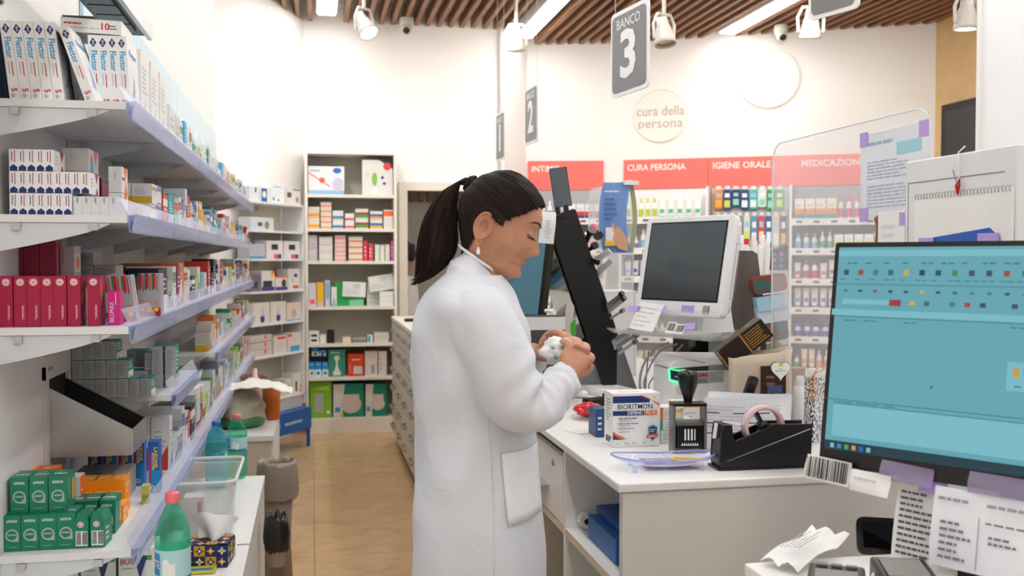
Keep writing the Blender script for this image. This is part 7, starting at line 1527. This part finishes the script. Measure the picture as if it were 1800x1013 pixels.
# earrings
GOLD = mat('gold', (.83, .55, .15), .2, metal=1); PEARL = mat('pearl', (.85, .83, .80), .2)
for s in (1, -1):
    b = MB(); c = Vector((-2, s*61, -29)); b.tube([h2w(c+Vector((4.2*math.cos(a), 0, 4.8*math.sin(a)))) for a in [2*PI*k/16 for k in range(16)]], .0011, GOLD, n=6, closed=True)
    b.tube([h2w(c+Vector((0, 0, 5))), h2w(c+Vector((1, 1, 9)))], .0010, GOLD, n=6)
    e = h2w(c+Vector((1, 0, -5))); b.tube([e, e-Vector((0, 0, .006))], .0006, GOLD, n=5); wb(b, 'earring')
    b = MB(); b.lathe([(.0003, 0), (.0022, -.004), (.0040, -.009), (.0042, -.012), (.003, -.0152), (.0003, -.0165)], PEARL, c=e-Vector((0, 0, .004)), n=14, cap=False); wb(b, 'pearl_drop')
# ---- hair
HM = bpy.data.materials.new('dark_brown_hair'); HM.use_nodes = True; nt = HM.node_tree; bs = nt.nodes['Principled BSDF']; bs.inputs['Roughness'].default_value = .5; bs.inputs['Specular IOR Level'].default_value = .22
gi = nt.nodes.new('ShaderNodeNewGeometry'); rp = nt.nodes.new('ShaderNodeValToRGB'); rp.color_ramp.elements[0].color = (.005, .0026, .002, 1); rp.color_ramp.elements[1].color = (.022, .010, .006, 1)
nt.links.new(gi.outputs['Random Per Island'], rp.inputs[0]); nt.links.new(rp.outputs[0], bs.inputs['Base Color'])
HL = [(-60, -58), (-30, -56), (-16, -46), (-10, -20), (-16, 4), (-15, 14), (-8, 20), (4, 21), (14, 16), (20, 10), (25, 11), (30, 20), (40, 31), (51, 40), (62, 54), (72, 68), (90, 74)]
def hair_ok(p): return p.z > ip(HL, p.x)+1.0*math.sin(p.x*.9+p.y)
def grow_(z): return ip([(-60, 1.5), (-30, 3), (0, 4.5), (30, 6), (60, 7), (80, 9), (95, 11)], z)
HR = [[hp_(z, 2*PI*k/NA, grow_(z)) for k in range(NA)] for z in zs]
b = MB(); vs = [h2w(p) for r in HR for p in r]; fs = []
for i in range(len(zs)-1):
    for k in range(NA):
        a, c = i*NA+k, i*NA+(k+1) % NA
        if all(hair_ok(HG[ii][kk]) for ii, kk in ((i, k), (i, (k+1) % NA), (i+1, k), (i+1, (k+1) % NA))): fs.append((a, c, c+NA, a+NA))
fs.append(tuple((len(zs)-1)*NA+k for k in range(NA)))
b.add(vs, fs, HM, True)
TIEL = Vector((-60, 0, 62))
q = random.Random(3); CEN = Vector((14, 0, 25))
from mathutils import kdtree
_hv = [p for r in HR for p in r]+[Vector((HR[-1][k].x*f+(1-f)*12, HR[-1][k].y*f, HR[-1][k].z)) for k in range(0, NA, 6) for f in (.2, .5, .8)]
KD = kdtree.KDTree(len(_hv))
for n_, p in enumerate(_hv): KD.insert((p-CEN).normalized(), n_)
KD.balance()
def cap_r(d):
    w_ = r_ = 0
    for co, n_, dist in KD.find_n(d, 5):
        k_ = 1/(dist+.004); w_ += k_; r_ += k_*(_hv[n_]-CEN).length
    return r_/w_
starts = []
for i in range(6, 95, 3):
    for k in range(0, NA, 2):
        p = HG[i][k]
        if hair_ok(p) and q.random() < .62: starts.append((i, k))
for k in range(NA):
    col_ = [i for i in range(6, 95) if hair_ok(HG[i][k])]
    if col_ and HG[col_[0]][k].x > -20:
        for r_ in range(3): starts.append((col_[0], k))
td = (TIEL-CEN).normalized()
for i, k in starts:
    s0 = HR[i][k]-CEN+Vector((q.uniform(-1.5, 1.5), q.uniform(-1, 1), q.uniform(-.8, 1))); d0 = s0.normalized()
    if d0.dot(td) > .985: continue
    r0 = s0.length; L0 = 1+q.uniform(-.006, .012); ang_ = math.acos(max(-1, min(1, d0.dot(td)))); n_ = max(5, int(ang_*9)); ln = min(1, .75/max(ang_, .01)+.15) ; pts = []; 
    sx = math.sin(ang_) or 1
    f_end = .97
    for j in range(n_+1):
        f = j/n_*f_end; d = (d0*math.sin((1-f)*ang_)+td*math.sin(f*ang_))/sx; d.normalize()
        pts.append(d)
    out = [h2w(CEN+d*cap_r(d)*L0) for d in pts]
    w_ = q.uniform(.0007, .0016)
    b.tube(out, [w_*(.4+.6*math.sin(PI*min(1, .15+.85*(j/len(out))))) for j in range(len(out))], HM, n=4, cap=False)
wb(b, 'hair')
# ponytail
PT = cr([(826, 322, 6), (813, 319, 9), (799, 325, 13), (786, 343, 20), (775, 372, 29), (770, 404, 35), (769, 434, 38), (764, 460, 34), (751, 479, 22), (728, 492, 8)], 5)
b = MB(); loft(b, [(wp(x, y), (CR*.96+Zv*.25).normalized() if i > 12 else (CR*.5+Zv*.86).normalized().lerp((CR*.96+Zv*.25).normalized(), i/13), r*.86*U, FH, r*.62*U) for i, (x, y, r) in enumerate(PT)], HM, 20)
for s in range(430):
    a = q.uniform(0, 2*PI); rad = q.uniform(.55, 1.0); ph = q.uniform(0, 6); out = []; e = int(q.uniform(.80, 1)*len(PT)); wv = q.uniform(.0, .08)
    for i, (x, y, r) in enumerate(PT[:e]):
        t_ = i/len(PT); f = r*rad*(1+wv*math.sin(t_*9+ph))
        ax = (CR*.5+Zv*.86).normalized().lerp((CR*.96+Zv*.25).normalized(), min(1, i/13))
        end = max(0, (t_-.72)/.28)
        out.append(wp(x, y)+ax*(f*math.cos(a+.25*math.sin(t_*5+ph))*U)+FH*(f*.68*math.sin(a+.3*math.sin(t_*5+ph))*U)+Vector((0, 0, -.012*end*q.uniform(.7, 1.3)))-CR*(.004*end*math.sin(ph)))
    w_ = q.uniform(.0007, .0017); b.tube(out, [w_*(1-.6*(j/len(out))**3) for j in range(len(out))], HM, n=4, cap=False)
wb(b, 'ponytail')
b = MB(); c = wp(826, 322); ax = (CR*.5+Zv*.86).normalized(); 
for k in range(3): b.tube([c+CR*(.004*(k-1))+(ax*math.cos(a)*.0125+FH*math.sin(a)*.0125)*(1+.08*math.sin(5*a+k)) for a in [2*PI*j/20 for j in range(20)]], .0045, mat('scrunchie_black', (.006, .006, .007), .9), n=7, closed=True)
wb(b, 'hair_tie')
# ---- coat
COAT = bpy.data.materials.new('white_cotton'); COAT.use_nodes = True; nt = COAT.node_tree; bs = nt.nodes['Principled BSDF']
bs.inputs['Base Color'].default_value = (.76, .80, .87, 1); bs.inputs['Roughness'].default_value = .85; bs.inputs['Sheen Weight'].default_value = .2; bs.inputs['Alpha'].default_value = .80
tc = nt.nodes.new('ShaderNodeTexCoord'); nz = nt.nodes.new('ShaderNodeTexNoise'); nz.inputs['Scale'].default_value = 9; nz.inputs['Detail'].default_value = 3; nz.inputs['Distortion'].default_value = .8
bp = nt.nodes.new('ShaderNodeBump'); bp.inputs['Strength'].default_value = .4; bp.inputs['Distance'].default_value = .02; nt.links.new(tc.outputs['Object'], nz.inputs[0]); nt.links.new(nz.outputs['Fac'], bp.inputs['Height']); nt.links.new(bp.outputs[0], bs.inputs['Normal'])
COATS = mat('coat_trim', (.80, .83, .88), .85)
TOR = cr([(447, 817, 850, .046), (462, 806, 866, .062), (478, 786, 880, .10), (495, 766, 892, .145), (515, 748, 905, .178), (540, 736, 916, .190), (580, 726, 930, .178), (640, 720, 940, .165), (700, 726, 944, .160), (750, 731, 944, .160), (800, 730, 945, .166), (850, 727, 947, .175), (900, 724, 950, .182), (960, 722, 954, .19), (1013, 722, 957, .195), (1120, 721, 962, .205), (1250, 722, 968, .215)], 6)
def tfold(i, a):
    y = TOR[min(i, len(TOR)-1)][0]; v = 0
    lo = max(0, min(1, (y-760)/250)); v += .045*lo*math.sin(5*a+.7)+.016*lo*math.sin(9*a+2+y*.004)
    v += .030*G(y-690, 70)*math.sin(3*a+y*.04)+.026*G(y-570, 50)*math.sin(5*a-y*.05)+.05*noise.noise(Vector((math.cos(a)*2, math.sin(a)*2, y*.012)))
    return v
cb = MB()
loft(cb, [(wp((x0+x1)/2, y, 0)+(Zv*.0), (CR*.93+Zv*(-.0)).normalized() if y > 480 else (CR*.9-Zv*.42).normalized(), (x1-x0)/2*U, FH, w) for y, x0, x1, w in TOR], COAT, 96, True, tfold)
def sleeve(P_, n=56, seed=0, k=9):
    Q = cr(P_, k); rows_ = []; N_ = len(Q); P3 = [wp(*v[:3]) for v in Q]
    for i, v in enumerate(Q):
        t = (P3[min(i+1, N_-1)]-P3[max(i-1, 0)]).normalized(); A_ = t.cross(FH).normalized(); B_ = A_.cross(t).normalized(); row = []; u = i/(N_-1)
        el = G(u-.56, .13)
        for j in range(n):
            a = 2*PI*j/n
            f = 1+.24*el*math.sin(u*58+2.4*math.sin(a+seed))*(.5+.5*math.cos(a-.6))+.05*math.sin(u*22+3*a+seed)*(.3+u)+.09*noise.noise(Vector((u*6, math.cos(a)*1.3, math.sin(a)*1.3+seed)))
            f += .09*G(u-.86, .09)*math.sin(u*80+1.5*math.sin(a*2+seed))
            row.append(P3[i]+(A_*math.cos(a)+B_*math.sin(a))*(v[3]*U*f))
        rows_.append(row)
    cb.grid(rows_, COAT, closed=True); cb.add(rows_[0], [tuple(range(n-1, -1, -1))], COAT); cb.add(rows_[-1], [tuple(range(n))], COAT)
sleeve([(836, 528, -.125, 46), (852, 560, -.15, 54), (872, 605, -.165, 55), (892, 650, -.17, 52), (914, 690, -.17, 47), (938, 694, -.155, 43), (962, 680, -.13, 37), (984, 662, -.105, 31), (993, 655, -.095, 29)], seed=1)
sleeve([(836, 528, .125, 48), (860, 590, .17, 50), (885, 650, .18, 46), (903, 680, .17, 42), (922, 660, .125, 34), (938, 638, .095, 28), (943, 628, .085, 26)], seed=4)
o = wb(cb, 'white_coat'); m = o.modifiers.new('r', 'REMESH'); m.mode = 'VOXEL'; m.voxel_size = .0042; m.use_smooth_shade = True; m = o.modifiers.new('s', 'SMOOTH'); m.iterations = 1; m.factor = .5
# collar band
b = MB(); rows_ = []
for s, (dy, g_) in enumerate(((0, 1.0), (-4, 1.03), (-7, 1.0), (-6, .94), (0, .92))):
    row = []
    for k in range(40):
        a = 2*PI*k/40; c = wp(838+2, 458+dy*.8, 0); row.append(c+(CR*.82-Zv*.57).normalized()*(math.cos(a)*42*g_*U)+FH*(math.sin(a)*.052*g_))
    rows_.append(row)
b.grid(rows_, COATS, closed=True); wb(b, 'collar')
# pocket, princess seam
def on_coat(px, py):   # near surface of the coat at a picture position
    t_ = [r for r in TOR if r[0] <= py][-1]; cx, rx, w = (t_[1]+t_[2])/2, (t_[2]-t_[1])/2, t_[3]; u = max(-.98, min(.98, (px-cx)/rx)); f = 1+tfold(TOR.index(t_), -math.acos(u)); return wp(cx+(px-cx), py, -w*math.sqrt(1-u*u)*f)
b = MB(); rows_ = []
for i in range(9):
    v = i/8; rows_.append([on_coat(882+(3+2*v)*0+v*12+(60-2*v)*u/8, 772+118*v+(6 if i == 0 else 0)*0)-FH*.0028 for u in range(9)])
b.grid(rows_, COATS); rim = [rows_[0][k] for k in range(9)]; o = wb(b, 'pocket'); o.modifiers.new('s', 'SOLIDIFY').thickness = .0012
b = MB(); b.tube([p-FH*.001 for p in [r[0] for r in rows_]+rows_[-1][1:]], .0007, mat('stitching', (.60, .64, .72), .8), n=5); b.tube([p-FH*.002 for p in rows_[0]], .0009, mat('stitching', (.60, .64, .72), .8), n=5); wb(b, 'pocket_stitching')
b = MB(); b.tube([on_coat(858+4*math.sin(v*.3)+v*1.3, 690+24*v)-FH*.0015 for v in range(14)], .0009, mat('stitching', (.60, .64, .72), .8), n=5); wb(b, 'seam')
# cuffs
for P_, nm in (((995, 654, -.093, 28), 0), ):
    d = (CR*.85+Zv*.5).normalized(); c = wp(*P_[:3]); A_ = d.cross(FH).normalized(); b = MB(); rows_ = []
    for s_, r_ in ((-.016, 1.03), (-.002, 1.07), (.004, 1.06), (.004, .92), (-.01, .90)): rows_.append([c+d*s_+(A_*math.cos(a)+FH*math.sin(a))*(P_[3]*U*r_*(1+.05*math.sin(3*a))) for a in [2*PI*k/36 for k in range(36)]])
    b.grid(rows_, COATS, closed=True); wb(b, 'cuff')
# shirt and trousers under the coat, shoes
TRO = mat('grey_trousers', (.10, .11, .13), .8)
b = MB(); loft(b, [(wp(836, y), CR, r*U, FH, w) for y, r, w in ((905, 104, .168), (960, 108, .175), (1020, 104, .17))], TRO, 28)
for s in (-1, 1):
    hip = wp(836, 1000, s*.085); ft = Vector((hip.x, hip.y, .05)); b.tube([hip, hip.lerp(ft, .5), ft], [.10, .075, .06], TRO, n=20)
wb(b, 'trousers')
b = MB(); loft(b, [(wp(x, y), CR, r*U, FH, w) for x, y, r, w in cr([(829, 512, 55, .105), (829, 545, 80, .158), (831, 620, 99, .160), (836, 740, 95, .145), (836, 850, 100, .163), (836, 900, 103, .168)], 4)], mat('pale_shirt', (.72, .75, .80), .9), 28); wb(b, 'shirt')
for s in (-1, 1):
    hip = wp(834, 900, s*.08); b = MB(); M = Matrix.Translation((hip.x, hip.y, 0)) @ Matrix.Rotation(-YAW, 4, 'Z')
    rows_ = []
    for x, w, h in ((-.075, .02, .03), (-.06, .034, .07), (-.02, .036, .075), (.04, .038, .06), (.10, .043, .045), (.145, .035, .03), (.165, .012, .018)):
        rows_.append([M @ Vector((x, w*math.cos(a), max(0, h*.5+h*.5*math.sin(a)))) for a in [2*PI*k/18 for k in range(18)]])
    b.grid(rows_, mat('white_clog', (.75, .75, .75), .4), closed=True); b.add(rows_[0], [tuple(range(17, -1, -1))], MC['white_clog']); b.add(rows_[-1], [tuple(range(18))], MC['white_clog']); wb(b, 'shoe')
# ---- packet in her hands
c = wp(986, 616, -.025); b = MB(); blob((0, 0, -.002), .038, .030, .028, mat('crumpled_film', (.80, .80, .78), .5), 5, .5, 30, b)
b.v = [v*(1+.10*noise.noise(v*170)) for v in b.v]
for k, (dx, dz, hx) in enumerate(((.002, .012, '9cc85a'), (-.012, -.010, '6ac0c8'), (.016, .002, '9ad0e0'), (-.018, .010, 'a8d8d8'))):
    p = Vector((dx, -.027, dz)); b.lathe([(.0001, 0), (.0045, -.001), (.0001, .0012)], cm(hx), M=Matrix.Translation(p) @ Matrix.Rotation(PI/2, 4, 'X'), n=12, cap=False)
put(b.mesh('p'), 'crumpled_packet', c, 'small crumpled white packet with green and blue dots held in the hands', 'packet', rz=-YAW)
